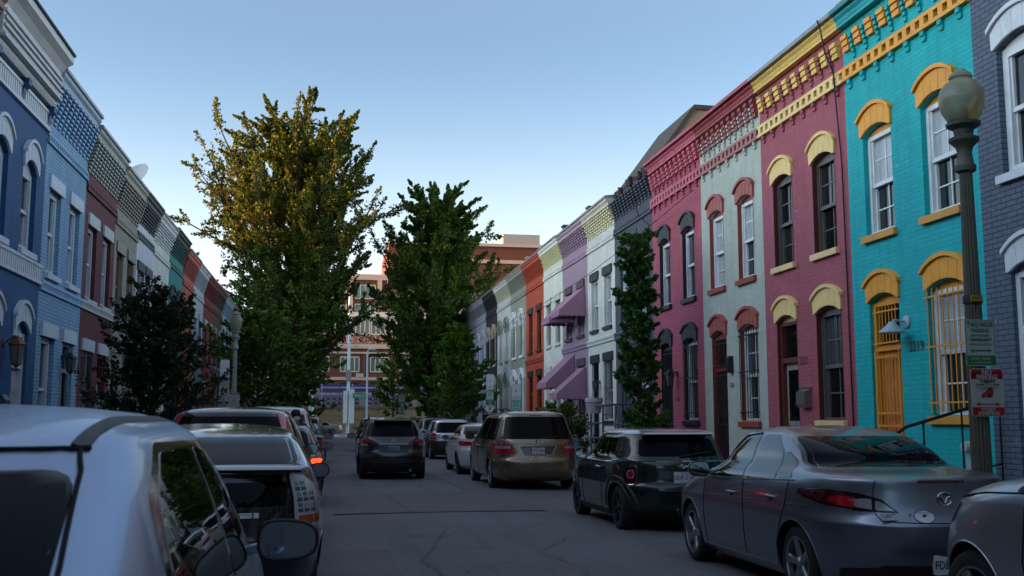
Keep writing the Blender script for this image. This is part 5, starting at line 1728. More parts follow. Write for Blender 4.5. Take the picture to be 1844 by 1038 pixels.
# ---- silver wagon with dark lower body
c = Car('parked_wagon', 'silver wagon with dark lower body panels parked ahead of the white saloon', 'car', (4.72, 41.2, ZR), T_WAGON, P_blue, (0.90, 3.42), 0.325, p=8.0, q=2.8, clad=.76, rim=('spoke', 5, M_alloy), group=G_R)
c.rear_window([(-.66, 1.05), (.66, 1.05), (.57, 1.44), (-.57, 1.44)], M_glassw)
for sg in (-1, 1):
    c.window([(.55, 1.03), (1.40, 1.02), (1.44, 1.46), (.68, 1.455)], sg); c.window([(1.5, 1.02), (2.35, 1.01), (2.36, 1.47), (1.53, 1.47)], sg); c.window([(2.42, 1.01), (3.2, 1.0), (2.8, 1.42), (2.44, 1.47)], sg)
    lm = c.patch('tail_lamp', 'wrap', round_poly([(.80, .80), (1.05, .80), (1.05, .90), (1.0, 1.06), (.86, 1.06)], .015), M_red, .007, sg)
    c.patch('clear_lens', 'wrap', round_poly([(.84, .875), (1.02, .875), (1.02, .905), (.85, .905)], .01), M_clear, .010, sg, lm)
    c.mirror(2.9, 1.03, sg, (.11, .07, .08), M_blk)
    b = MB(); b.tube([(sg * .56, .6, 1.56), (sg * .56, .7, 1.625), (sg * .56, 2.3, 1.625), (sg * .56, 2.45, 1.56)], .015, 6); b.build('roof_rail', M_blk, c.root, 40)
c.plate(0, .88, 'CKR 7718')
c.patch('plate_recess', 'rear', round_poly([(-.36, .79), (.36, .79), (.36, .98), (-.36, .98)], .03), M_alloy, .003)

# ---- black SUV and two more beyond
c = Car('parked_suv', 'black SUV parked ahead of the silver wagon on the right', 'SUV', (4.75, 47.0, ZR), T_SUV, P_black, (0.92, 3.60), 0.35, p=8.0, q=2.8, clad=.5, group=G_R)
c.rear_window([(-.68, 1.14), (.68, 1.14), (.59, 1.54), (-.59, 1.54)])
for sg in (-1, 1):
    c.window([(.55, 1.1), (1.4, 1.09), (1.44, 1.55), (.72, 1.54)], sg); c.window([(1.5, 1.09), (2.4, 1.09), (2.41, 1.56), (1.53, 1.56)], sg); c.window([(2.47, 1.09), (3.3, 1.09), (2.85, 1.5), (2.5, 1.56)], sg)
    c.patch('tail_lamp', 'wrap', round_poly([(.82, .9), (1.05, .9), (1.02, 1.1), (.86, 1.1)], .015), M_redd, .007, sg)
    c.mirror(3.0, 1.1, sg, (.11, .07, .085), M_blk)
c.plate(0, .9, 'DNL 2205')
c = Car('parked_car', 'dark blue grey saloon far up the right kerb beyond the black SUV', 'car', (4.75, 53.0, ZR), fit_tab(T_SEDAN, 4.6, .88, 1.46), P_navy, (1.0, 3.65), 0.32, group=G_R)
c.rear_window([(-.66, 1.12), (.66, 1.12), (.555, 1.36), (-.555, 1.36)])
for sg in (-1, 1):
    c.window([(1.2, 1.01), (2.06, .985), (2.10, 1.37), (1.5, 1.23)], sg); c.window([(2.15, .98), (3.1, .96), (2.58, 1.34), (2.19, 1.37)], sg)
    c.patch('tail_lamp', 'wrap', round_poly([(.62, .82), (1.0, .83), (1.07, .92), (1.0, .95), (.66, .93)], .02), M_redd, .006, sg)
c.plate(0, .8, 'BRT 9140')
c = Car('parked_suv', 'dark red SUV farthest up the right kerb', 'SUV', (4.75, 59.6, ZR), T_SUV, car_paint('dark red paint', '#3a1418', 0.4, 0.3), (0.92, 3.60), 0.35, p=8.0, q=2.8, group=G_R)
c.rear_window([(-.68, 1.14), (.68, 1.14), (.59, 1.54), (-.59, 1.54)])
for sg in (-1, 1):
    c.window([(.55, 1.1), (2.4, 1.09), (2.41, 1.56), (.72, 1.54)], sg); c.window([(2.47, 1.09), (3.3, 1.09), (2.85, 1.5), (2.5, 1.56)], sg)
    c.patch('tail_lamp', 'wrap', round_poly([(.82, .9), (1.05, .9), (1.02, 1.1), (.86, 1.1)], .015), M_red, .007, sg)

# ---- charcoal crossover in the middle of the street
c = Car('crossover', 'charcoal crossover driving away in the middle of the street', 'car', (1.60, 27.1, 0.0), T_KICKS, P_char, (0.84, 3.46), 0.335, p=7.0, q=2.6, clad=.56, rim=('twin', 5, M_alloyd))
c.rear_window([(-.66, 1.10), (.66, 1.10), (.57, 1.45), (-.57, 1.45)], M_glassw)
c.windscreen([(-.68, 1.1), (.68, 1.1), (.56, 1.48), (-.56, 1.48)])
for sg in (-1, 1):
    c.window([(.95, 1.08), (1.75, 1.05), (1.80, 1.46), (1.1, 1.43)], sg); c.window([(1.85, 1.05), (3.0, 1.03), (2.5, 1.42), (1.9, 1.47)], sg)
    lm = c.patch('tail_lamp', 'wrap', round_poly([(.60, .985), (.80, .925), (1.0, .905), (1.09, .96), (1.10, 1.035), (.96, 1.035), (.82, 1.02)], .02), M_red, .010, sg, nu=16)
    c.patch('clear_lens', 'wrap', round_poly([(.80, .875), (1.0, .87), (1.04, .90), (.82, .915)], .012), M_clear, .008, sg, lm)
    c.patch('reflector', 'rear', round_poly([(.46 * sg, .455), (.62 * sg, .465), (.62 * sg, .49), (.46 * sg, .482)], .008), M_red, .008)
    c.mirror(2.82, 1.07, sg, (.12, .07, .08), M_gloss, .15)
    c.line('hatch_seam', 'wrap', [(.74, 1.08), (.745, .93), (.70, .76), (.60, .70), (0, .695)], .006, None, -.001, sg)
    c.handle(1.2, .9, sg); c.handle(2.1, .88, sg)
    b = MB(); b.tube([(sg * .60, .7, 1.53), (sg * .60, .8, 1.59), (sg * .58, 2.0, 1.60), (sg * .58, 2.2, 1.54)], .014, 6); b.build('roof_rail', M_blk, c.root, 40)
c.patch('plate_recess', 'rear', round_poly([(-.36, .715), (.36, .715), (.40, .80), (.36, .89), (-.36, .89), (-.40, .80)], .04), pm('recess grey', '#2b2c30', 0.35, 0.4), .003)
c.line('hatch_trim', 'rear', [(-.37, .905), (.37, .905)], .017, M_alloy, .002, 1, c.root)
c.plate(0.0, .80, '8BT4761', None, pm('plate dark ink', '#1a1a1c', 0.5), pm('plate grey', '#8f9290', 0.5), 'MARYLAND', True)
c.ring_badge(0.0, 1.0, .045, .038, .006, None, [[(-1.45, 0), (1.45, 0)]])
c.badge('KICKS', -.50, .72, .032); c.badge('SV', .50, .725, .03)
b = MB(); b.prism([(.60, 1.49), (.44, 1.50), (.46, 1.53), (.72, 1.555)], -.52, .52, 0); b.build('roof_spoiler', c.paint, c.root)
c.antenna(0, 1.0, .22, .5)
b = MB(); b.tube([(.42, -.0, .26), (.42, .15, .26)], .035, 10); b.build('exhaust', M_chrome, c.root)
# an oncoming pale car and dark car farther ahead in the lane
c = Car('suv', 'dark SUV with a silver roof far ahead, half hidden by the charcoal crossover', 'SUV', (2.2, 52.0, 0.0), fit_tab(T_SUV, 4.6, .92, 1.66), P_navy, (0.95, 3.65), 0.35, p=8, q=2.8, clad=.6, roofz=1.56, roofm=P_blue)
c.rear_window([(-.7, 1.16), (.7, 1.16), (.6, 1.57), (-.6, 1.57)])
for sg in (-1, 1):
    c.window([(.6, 1.12), (2.45, 1.11), (2.46, 1.58), (.75, 1.56)], sg); c.window([(2.5, 1.11), (3.35, 1.11), (2.9, 1.52), (2.55, 1.58)], sg); c.mirror(3.05, 1.12, sg, (.12, .07, .085), M_blk)
    c.patch('tail_lamp', 'wrap', round_poly([(.82, .9), (1.05, .9), (1.02, 1.12), (.86, 1.12)], .015), M_redd, .007, sg)

# ---- silver hatchback in the left foreground
c = Car('parked_car', 'silver blue hatchback filling the lower left foreground, its right door mirror showing', 'car', (-1.10, 1.20, ZL), T_HATCH, P_silver, (0.95, 3.80), 0.30, p=7.0, q=2.6, rim=('spoke', 6, M_alloy), group=G_L)
c.rear_window([(-.652, 1.03), (.652, 1.03), (.570, 1.41), (-.570, 1.41)], M_glassw, .010, M_glassw)
c.windscreen([(-.65, 1.10), (.65, 1.10), (.58, 1.44), (-.58, 1.44)])
for sg in (-1, 1):
    c.patch('window_trim', 'side', round_poly([(1.24, 1.0), (3.67, .985), (3.27, 1.29), (3.03, 1.445), (1.72, 1.455), (1.36, 1.34), (1.22, 1.18)], .06), M_gloss, .002, sg, nu=20)
    for P, in (([(1.30, 1.04), (2.25, 1.02), (2.29, 1.43), (1.74, 1.43), (1.42, 1.32), (1.29, 1.18)],), ([(2.34, 1.02), (3.09, 1.0), (3.05, 1.24), (2.91, 1.41), (2.40, 1.43)],), ([(3.15, 1.0), (3.55, 1.0), (3.23, 1.24), (3.13, 1.22)],)):
        c.patch('side_window', 'side', round_poly(P, .04), M_glasss, .005, sg)
    c.mirror(3.07, 1.035, sg, (.118, .075, .078), c.paint)
    c.handle(1.8, .86, sg); c.handle(2.5, .85, sg)
    f = c.maps('rear', 1, .003)
    # black roof ditch moulding from the tailgate forward
    P = []
    for t in np.linspace(0, 1, 14):
        xx = .590 - .04 * t
        yy = .56 + 1.5 * t
        P.append((xx * sg, yy))
    V = []
    def roofz(x, y):
        lo, hi = 1.2, c.z1
        for _ in range(24):
            m = (lo + hi) / 2
            a, bb = c.fyr(m), c.fyf(m)
            inside = a < y < bb and abs(x) < c.side(y, m)
            if inside: lo = m
            else: hi = m
        return lo
    b = MB(); V = []
    yg = c.rear(.556, 1.455)
    for k in range(25):
        yy = yg + 1.55 * (k / 24)
        x0 = .556 - .025 * k / 24
        for dx, dz in ((-.019, -.004), (-.017, .0035), (.017, .0035), (.019, -.004)): V.append(((x0 + dx) * sg, yy, roofz(x0 + dx, yy) + dz))
    b.add(V, [(4 * k + j, 4 * k + j + 1, 4 * k + j + 5, 4 * k + j + 4) for k in range(24) for j in range(3)]); b.build('roof_ditch', M_blk, c.root, 60)
    lm = c.patch('tail_lamp', 'wrap', round_poly([(.84, .62), (1.08, .64), (1.07, .92), (.96, .98), (.88, .9)], .02), M_red, .007, sg)
    c.line('hatch_seam', 'rear', [(.560 * sg, 1.452), (.583 * sg, 1.41), (.625 * sg, 1.25), (.668 * sg, 1.0), (.70 * sg, .7), (.6 * sg, .5), (0, .49)], .006, None, -.001)
    c.line('door_seam', 'side', [(2.31, .3), (2.32, .95)], .0065, None, -.0005, sg)
b = MB(); P = [(-.575 + 1.15 * t, c.rear(-.575 + 1.15 * t, 1.452) - .0015, 1.452) for t in np.linspace(0, 1, 40)]; b.tube(P, .0075, 6); b.build('tailgate_gap', M_well, c.root, 60)
c.plate(0, .68, 'EKP 5503')

# ---- dark liftback behind it
c = Car('parked_car', 'dark grey liftback with split rear window and tall clear tail lamps on the left', 'car', (-.87, 7.5, ZL), T_PRIUS, P_navy, (0.82, 3.52), 0.315, p=7.0, q=2.5, rotz=rad(2.2), rim=('spoke', 5, M_alloy), group=G_L)
c.rear_window([(-.67, 1.205), (.67, 1.205), (.60, 1.388), (-.60, 1.388)], M_glassw, .03)
c.patch('lower_rear_window', 'rear', round_poly([(-.58, .92), (.58, .92), (.60, 1.085), (-.60, 1.085)], .03), M_glassc, .004, nu=20)
b = MB(); b.prism([(.155, 1.135), (.05, 1.155), (.045, 1.175), (.10, 1.195), (.24, 1.205)], -.68, .68, 0); sp_ = b.build('spoiler', P_navy, c.root, 30)
for sg in (-1, 1):
    c.window([(1.0, 1.05), (1.75, 1.02), (1.8, 1.38), (1.35, 1.36)], sg); c.window([(1.82, 1.02), (2.9, 1.0), (2.4, 1.36), (1.88, 1.39)], sg)
    lm = c.patch('tail_lamp', 'wrap', round_poly([(.79, .72), (1.04, .74), (1.07, .84), (1.03, 1.04), (.93, 1.135), (.81, 1.14)], .025), M_clear2, .008, sg, nz=18, nu=12)
    for k in range(6):
        z = .865 + k * .038
        for (a, bq) in ((.83, .87), (.885, .925), (.94, .98)):
            if k > 3 and a > .93: continue
            c.patch('lens_cell', 'wrap', [(a, z), (bq, z), (bq, z + .026), (a, z + .026)], M_cell if (k + int(a * 40)) % 2 else M_chrome, .011, sg, lm, nz=2, nu=2)
    c.patch('amber_lens', 'wrap', round_poly([(.83, .775), (1.0, .785), (1.01, .845), (.83, .845)], .01), M_amber, .011, sg, lm)
    c.mirror(2.95, 1.02, sg, (.085, .07, .07), M_gloss, .02)
    c.line('hatch_seam', 'wrap', [(.79, 1.18), (.795, .95), (.79, .73), (.7, .69), (0, .685)], .007, None, -.001, sg)
c.plate(0, .62, 'EYC 8870')
st = c.patch('sticker', 'rear', [(.21, .845), (.40, .845), (.40, .88), (.21, .88)], M_white, .004)
b = MB(); yb = c.rear(.3, .86) - .006; b.text('PLUG IN HYBRID', .016, (.285, yb, .868), (1, 0, 0), (0, 0, 1), (0, -1, 0)); b.build('sticker_print', M_ink, st)
b = MB(); b.box(.355, .367, yb - .001, yb + .01, .845, .88); b.build('sticker_stripe', pm('sticker blue', '#2d5a8a', 0.4), st)
c.antenna(-.34, 1.6, .27, .05)

# ---- black SUV with tall red lamps
c = Car('parked_suv', 'black SUV with tall red tail lamps up its pillars, third vehicle on the left', 'SUV', (-1.15, 12.2, ZL), T_SUV, P_black, (0.92, 3.58), 0.35, p=8.0, q=2.8, clad=.5, group=G_L)
c.rear_window([(-.64, 1.14), (.64, 1.14), (.56, 1.56), (-.56, 1.56)])
for sg in (-1, 1):
    c.window([(.62, 1.12), (1.4, 1.09), (1.44, 1.55), (.80, 1.54)], sg); c.window([(1.5, 1.09), (2.4, 1.09), (2.41, 1.56), (1.53, 1.56)], sg); c.window([(2.47, 1.09), (3.3, 1.09), (2.85, 1.5), (2.5, 1.56)], sg)
    lm = c.patch('tail_lamp', 'wrap', round_poly([(.88, .82), (1.045, .84), (1.04, 1.04), (1.02, 1.20), (.99, 1.60), (.88, 1.60), (.86, 1.3), (.86, 1.0)], .02), M_red, .010, sg, nz=16)
    c.patch('lower_lens', 'wrap', round_poly([(.91, .98), (1.01, .99), (1.0, 1.26), (.90, 1.26)], .012), glass_dark('lens with sky reflection blue', '#3c6ea8', 0.06), .014, sg, lm)  # blue of the reflected sky put into the lens colour
    c.mirror(3.0, 1.1, sg, (.085, .07, .075), M_gloss, .01)
c.plate(0, .9, 'EGT 1946')
b = MB(); b.lathe([(.05, 0), (.02, .05), (.006, .09)], (.12, 1.0, 1.655), 10); b.tube([(.12, 1.0, 1.73), (.12, 0.97, 1.85)], [.006, .003], 6); b.build('antenna', M_blk, c.root, 40)

# ---- dark hatchback with its brake lamp lit
c = Car('parked_car', 'black hatchback with its right tail lamp lit red, fourth vehicle on the left', 'car', (-.97, 18.2, ZL), fit_tab(T_KICKS, 4.3, .875, 1.46), P_black, (0.84, 3.46), 0.33, p=7, q=2.6, clad=.3, group=G_L)
c.rear_window([(-.64, 1.03), (.64, 1.03), (.56, 1.33), (-.56, 1.33)], M_glassw)
for sg in (-1, 1):
    c.window([(.95, 1.0), (1.75, .97), (1.80, 1.34), (1.1, 1.31)], sg); c.window([(1.85, .97), (3.0, .95), (2.5, 1.30), (1.9, 1.35)], sg)
    lm = c.patch('tail_lamp', 'wrap', round_poly([(.64, .76), (1.0, .78), (1.07, .84), (1.06, 1.05), (.96, 1.08), (.72, 1.04)], .02), M_redd, .008, sg)
    c.patch('clear_lens', 'wrap', round_poly([(.78, .89), (1.0, .895), (.99, 1.03), (.80, 1.02)], .015), M_clear, .012, sg, lm)
    c.patch('lit_lens', 'wrap', round_poly([(.66, .78), (1.0, .795), (1.05, .845), (1.0, .875), (.70, .868)], .012), M_lit if sg > 0 else M_red, .013, sg, lm)
    c.patch('reflector', 'rear', round_poly([(.58 * sg, .40), (.68 * sg, .41), (.68 * sg, .44), (.58 * sg, .43)], .008), M_red, .008)
    c.mirror(2.75, 1.0, sg, (.11, .07, .08), M_gloss)
c.plate(0, .74, 'FAX 6612')

# ---- white van, dark saloon
c = Car('parked_van', 'white van with a dark rear window, fifth vehicle on the left', 'van', (-1.3, 25.0, ZL), fit_tab(T_VAN, 5.0, .97, 1.86), P_white, (1.05, 4.0), 0.34, p=9, q=3.4, group=G_L)
c.rear_window([(-.72, 1.2), (.72, 1.2), (.66, 1.66), (-.66, 1.66)])
for sg in (-1, 1):
    c.window([(.6, 1.2), (1.6, 1.19), (1.65, 1.67), (.72, 1.66)], sg); c.window([(1.7, 1.19), (2.7, 1.18), (2.72, 1.67), (1.74, 1.67)], sg); c.window([(2.8, 1.18), (3.7, 1.16), (3.2, 1.6), (2.84, 1.67)], sg)
    c.patch('tail_lamp', 'wrap', round_poly([(.84, .8), (1.03, .8), (1.03, 1.1), (.86, 1.1)], .02), M_red, .008, sg)
    c.mirror(3.45, 1.2, sg, (.12, .07, .1), M_blk)
c.plate(0, .9, 'TN 48 210')
c = Car('parked_car', 'dark grey saloon with red tail lamps ahead of the white van on the left', 'car', (-1.0, 31.0, ZL), fit_tab(T_SEDAN, 4.7, .90, 1.47), P_navy, (1.0, 3.7), 0.325, group=G_L)
c.rear_window([(-.66, 1.12), (.66, 1.12), (.555, 1.36), (-.555, 1.36)])
for sg in (-1, 1):
    c.window([(1.2, 1.01), (2.06, .985), (2.10, 1.37), (1.5, 1.23)], sg); c.window([(2.15, .98), (3.1, .96), (2.58, 1.34), (2.19, 1.37)], sg)
    c.patch('tail_lamp', 'wrap', round_poly([(.55, .80), (1.0, .80), (1.08, .90), (1.0, .96), (.6, .95)], .02), M_red, .006, sg); c.mirror(3.0, 1.0, sg, (.115, .07, .08), M_blk)
c.plate(0, .66, 'GBD 3319')
c = Car('parked_suv', 'black SUV farther up the left kerb beyond the dark grey saloon', 'SUV', (-1.02, 37.0, ZL), T_SUV, P_black, (0.92, 3.58), 0.35, p=8.0, q=2.8, group=G_L)
c.rear_window([(-.64, 1.14), (.64, 1.14), (.56, 1.56), (-.56, 1.56)])
for sg in (-1, 1):
    c.window([(.62, 1.12), (2.4, 1.09), (2.41, 1.56), (.80, 1.54)], sg); c.window([(2.47, 1.09), (3.3, 1.09), (2.85, 1.5), (2.5, 1.56)], sg)
    c.patch('tail_lamp', 'wrap', round_poly([(.86, .95), (1.04, .97), (1.0, 1.2), (.88, 1.2)], .02), M_redd, .010, sg); c.mirror(3.0, 1.1, sg, (.12, .075, .085), M_gloss)

# ---- silver SUV whose front wing shows in the lower right corner
c = Car('parked_suv', 'silver SUV cut off by the lower right corner with its front wing and wheel showing', 'SUV', (4.86, 2.45, ZR), fit_tab(T_SUV, 4.53, .91, 1.80), P_silver2, (0.92, 3.80), 0.355, p=6.5, q=2.6, rim=('spoke', 5, M_alloy), group=G_R)
c.windscreen([(-.75, 1.18), (.75, 1.18), (.6, 1.55), (-.6, 1.55)])
for sg in (-1, 1):
    c.window([(.6, 1.12), (1.4, 1.1), (1.44, 1.56), (.78, 1.55)], sg); c.window([(1.5, 1.1), (2.4, 1.1), (2.41, 1.57), (1.53, 1.57)], sg); c.window([(2.47, 1.1), (3.25, 1.1), (2.85, 1.5), (2.5, 1.57)], sg)
    fm = c.maps('side', sg, .006)
    c.patch('headlamp', 'side', round_poly([(4.10, .86), (4.36, .80), (4.40, .90), (4.22, 1.0), (3.98, 1.0)], .03), M_clear, .005, sg)
    c.line('hood_seam', 'side', [(3.1, 1.10), (3.6, 1.075), (3.95, 1.03), (4.15, .985)], .0065, None, -.0005, sg)
    c.mirror(2.55, 1.14, sg, (.12, .075, .085), c.paint)
    c.line('door_seam', 'side', [(3.15, .35), (3.2, .7), (3.15, 1.08)], .0065, None, -.0005, sg)

# ---- saloon crossing the end of the street
c = Car('saloon', 'silver grey saloon on the cross street before the stone wall', 'car', (1.4, 117.1, 0.0), fit_tab(T_SEDAN, 5.3, .95, 1.44), car_paint('taupe paint', '#6d6864', 0.4, 0.35, 0.4), (1.15, 4.05), 0.33, p=9, rotz=math.pi / 2)
c.rear_window([(-.66, 1.12), (.66, 1.12), (.555, 1.34), (-.555, 1.34)])
for sg in (-1, 1):
    c.window([(1.5, 1.0), (2.4, .98), (2.45, 1.34), (1.75, 1.30)], sg); c.window([(2.5, .98), (3.5, .96), (3.0, 1.30), (2.52, 1.34)], sg)
    c.patch('tail_lamp', 'wrap', round_poly([(.6, .8), (1.0, .8), (1.06, .9), (1.0, .95), (.6, .95)], .02), M_red, .006, sg)
# ------------------------------------------------------------------ street lamps and signs
M_lampp = pm('lamp post green grey', '#4a4a40', 0.6, 0.1, 0.25, 12, bump=0.3, bscale=60, grime=0.5)
M_lampp2 = pm('lamp post pale grey', '#8b938c', 0.6, 0.1, 0.2, 12, grime=0.3)
M_globe = pm('lamp globe', '#7e8068', 0.12, 0, 0.25, 4, coat=0.6, grime=0.3)
M_signw = pm('sign white shade toned', '#8f9691', 0.45, 0, 0.08, 8, grime=0.2)  # darkened white: shade on the near signs put into the colour
M_signc = pm('sign sheeting pale green', '#a9c9bd', 0.45, 0, 0.05, 8)
M_signp = pm('sign sheeting white unshaded', '#c6ccca', 0.45, 0, 0.05, 8)  # the same white without the shade tone, for farther signs
M_signg = pm('sign green', '#0c5a3a', 0.45)
M_signr = pm('sign red', '#8c1420', 0.45)
M_signk = pm('sign ink', '#17191c', 0.5)
M_pole = pm('galvanised pole', '#7f8486', 0.45, 0.7, 0.2, 15)


def globe_material():
    t = NT('frosted lamp globe')
    v = t.coord()
    f = t.noise(v, 5, 5, 0.6)
    t.l(t.mix(f, lin('#8f8c72'), lin('#bdb89a')), t.b.inputs['Base Color'])
    t.b.inputs['Roughness'].default_value = 0.2
    t.b.inputs['Transmission Weight'].default_value = 0.5
    t.b.inputs['IOR'].default_value = 1.07
    t.b.inputs['Coat Weight'].default_value = 0.5
    t.b.inputs['Coat Roughness'].default_value = 0.1
    return t.m


M_globe = globe_material()


def lamp(loc, label, H=4.75, m=None, k=1.0, gk=1.0):
    t = thing('street_lamp', label, 'street lamp', loc)
    m = m or M_lampp
    b = MB()
    b.lathe([(.22 * k, 0), (.22 * k, .12), (.19 * k, .16), (.19 * k, .5), (.15 * k, .56), (.16 * k, .62), (.125 * k, .7), (.115 * k, .8)], (0, 0, 0), 24)
    b.build('base', m, t, 40)
    hp = H - 1.02
    b = MB()
    b.lathe([(.10 * k, .78), (.095 * k, 1.5), (.064 * k, hp - .05)], (0, 0, 0), 32, 'z', 0, 0.14)
    b.lathe([(.064 * k, hp - .05), (.10 * k, hp - .03), (.105 * k, hp + .02), (.085 * k, hp + .05), (.07 * k, hp + .16), (.085 * k, hp + .22), (.145 * k, hp + .28), (.15 * k, hp + .31), (.09 * k, hp + .34), (.10 * k, hp + .40), (.165 * k, hp + .44), (.17 * k, hp + .47), (.0, hp + .47)], (0, 0, 0), 28)
    b.build('post', m, t, 35)
    z = hp + .47
    b = MB()
    b.lathe([(.09, z), (.15 * gk, z + .03), (.20 * gk, z + .12), (.225 * gk, z + .22), (.22 * gk, z + .32), (.18 * gk, z + .40), (.12, z + .445), (.105, z + .46), (.12, z + .48), (.11, z + .51), (.07, z + .54), (.05, z + .565), (0, z + .575)], (0, 0, 0), 32)
    g = b.build('globe', M_globe, t, 50)
    b = MB(); b.lathe([(.05, z), (.05, z + .16), (.035, z + .17), (0, z + .2)], (0, 0, 0), 12); b.build('bulb_holder', pm('bulb holder', '#b3a88a', 0.5), g)
    return t


def sign_board(parent, name, x, y, z, w, h, mats, shapes, texts, yaw=0.0, thick=0.006):
    """board facing -Y (towards the viewer) with painted shapes and lettering; z is its centre"""
    b = MB()
    P = round_poly([(-w / 2, -h / 2), (w / 2, -h / 2), (w / 2, h / 2), (-w / 2, h / 2)], min(w, h) * .09)
    b.prism(P, -thick, 0, 1)
    o = b.build(name, mats[0], parent)
    o.location = (x, y, z); o.rotation_euler = (0, 0, yaw)
    mats = list(mats)
    g = MB()
    for mi, poly in shapes:
        g.prism([(q[0] * w / 2, q[1] * h / 2) for q in poly], -thick - .0012 - .0006 * mi, -thick + .002, 1, mi)
    if shapes: g.build('printed_panel', mats, o)
    t = MB()
    for mi, s, size, u, v, *rest in texts:
        t.text(s, size, (u * w / 2, -thick - .004, v * h / 2), (1, 0, 0), (0, 0, 1), (0, -1, 0), mi, sx=rest[0] if rest else .85, depth=0.001, bold=rest[1] if len(rest) > 1 else .012)
    if texts: t.build('lettering', mats, o)
    return o


def rect(a, b, c, d): return [(a, b), (c, b), (c, d), (a, d)]


ARROW = [(-.72, 0), (-.5, .07), (-.5, .028), (.5, .028), (.5, .07), (.72, 0), (.5, -.07), (.5, -.028), (-.5, -.028), (-.5, -.07)]


def arrow(cx, cy, sx=1.0, sy=1.0): return [(cx + p[0] * sx, cy + p[1] * sy) for p in ARROW]


def two_hour(parent, x, y, z, yaw=0.0, k=1.0, bg=None):
    sh = [(1, rect(-.96, -.955, .96, -.55)),
          (1, rect(-.96, .93, .96, .955)), (1, rect(-.96, -.6, -.93, .955)), (1, rect(.93, -.6, .96, .955)), (1, arrow(0, -.34, 1.0, 1.15))]
    tx = [(1, 'TWO HOUR', .066 * k, 0, .77, .70, .03), (1, 'PARKING', .054 * k, 0, .52, .8, .03), (1, 'LIMIT IN ZONE 1', .032 * k, 0, .31, .85, .025), (1, '7AM-MIDNIGHT', .042 * k, 0, .13, .76, .03), (1, 'MONDAY-SUNDAY', .031 * k, 0, -.07),
          (0, 'ZONE 1 PERMIT', .034 * k, 0, -.69), (0, 'HOLDERS EXCEPTED', .026 * k, 0, -.85)]
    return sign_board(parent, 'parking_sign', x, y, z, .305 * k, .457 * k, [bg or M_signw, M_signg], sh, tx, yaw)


def no_parking(parent, x, y, z, yaw=0.0, k=1.0, bg=None):
    sweep = [(-.40, -.22), (-.36, -.06), (-.15, .02), (-.05, .12), (.30, .16), (.36, .04), (.34, -.14), (.2, -.22), (.12, -.16), (.0, -.24), (-.15, -.18), (-.25, -.25)]
    sh = [(1, rect(-.93, .56, .93, .97)), (1, rect(-.97, .56, .97, .86)), (1, rect(-.97, -.9, .97, -.62)), (1, rect(-.93, -.97, .93, -.62)), (1, arrow(0, -.50, 1.05, 1.3)),
          (1, sweep), (2, [(.02, -.20), (.12, -.24), (.2, -.2), (.22, -.1), (.1, -.04), (.0, -.1)]), (2, [(.0, .08), (.05, .19), (.3, .22), (.3, .17), (.08, .15), (.04, .08)])]
    tx = [(0, 'NO', .068 * k, 0, .83, .95, .035), (0, 'PARKING', .06 * k, 0, .635, .82, .03), (2, 'TUESDAY', .038 * k, 0, .46, .95, .04), (2, '9:30AM TO 11:30AM', .028 * k, 0, .32, .95, .02), (2, 'MARCH 1 THRU OCTOBER 31', .018 * k, 0, .205, .9), (2, 'EXCEPT HOLIDAYS', .018 * k, 0, .13, .9),
          (0, 'TOW AWAY ZONE', .017 * k, 0, -.50), (0, 'STREET', .044 * k, 0, -.725, 1.0, .03), (0, 'SWEEPING', .044 * k, 0, -.885, 1.0, .03)]
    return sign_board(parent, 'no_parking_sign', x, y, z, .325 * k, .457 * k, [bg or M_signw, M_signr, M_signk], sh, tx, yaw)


def pay_sign(parent, x, y, z, w=.305, h=.457):
    circ = [(.2 * math.cos(a), .12 + .2 * w / h * math.sin(a)) for a in np.linspace(0, 2 * math.pi, 14, endpoint=False)]
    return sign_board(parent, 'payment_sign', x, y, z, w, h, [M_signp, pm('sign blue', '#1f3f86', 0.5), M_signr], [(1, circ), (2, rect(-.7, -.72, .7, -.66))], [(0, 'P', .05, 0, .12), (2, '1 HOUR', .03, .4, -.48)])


# lamp on the right pavement with its two signs strapped on
lx, ly = 6.30, 9.55
t = lamp((lx, ly, 0.04), 'tall fluted street lamp with two large parking signs beside the teal house', 5.02)
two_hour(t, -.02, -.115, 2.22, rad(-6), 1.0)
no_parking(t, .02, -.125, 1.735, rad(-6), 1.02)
b = MB(); b.lathe([(.092, 2.62), (.094, 2.66), (.092, 2.70)], (0, 0, 0), 20); b.build('strap', pm('strap dark', '#1d1a14', 0.6), t)
b = MB(); b.box(-.10, .02, -.128, -.118, 2.63, 2.69); st = b.build('tag', pm('yellow tag', '#8a7a1c', 0.6), t)
b = MB(); b.text('83957', .04, (-.04, -.130, 2.66), (1, 0, 0), (0, 0, 1), (0, -1, 0)); b.build('lettering', M_signk, st)

# lamp on the left pavement
t = lamp((-2.72, 31.0, 0.04), 'pale grey street lamp with a frosted globe on the left pavement', 4.55, M_lampp2, .85, .76)
txt = [(1, s_, .026, 0, v) for s_, v in (('2 HOUR', .62), ('METERED', .42), ('PARKING', .22), ('7AM-10PM', .0), ('MON-SAT', -.2), ('PAY HERE', -.42))]
for k in range(2):
    z = 2.02 - k * .47
    sign_board(t, 'parking_sign', 0.02, -.12, z, .30, .455, [M_signw, M_signr], [(1, rect(-.95, .80, .95, .96)), (1, arrow(0, -.75, .9))], txt + [(0, 'NO PARKING', .028, 0, .88)])
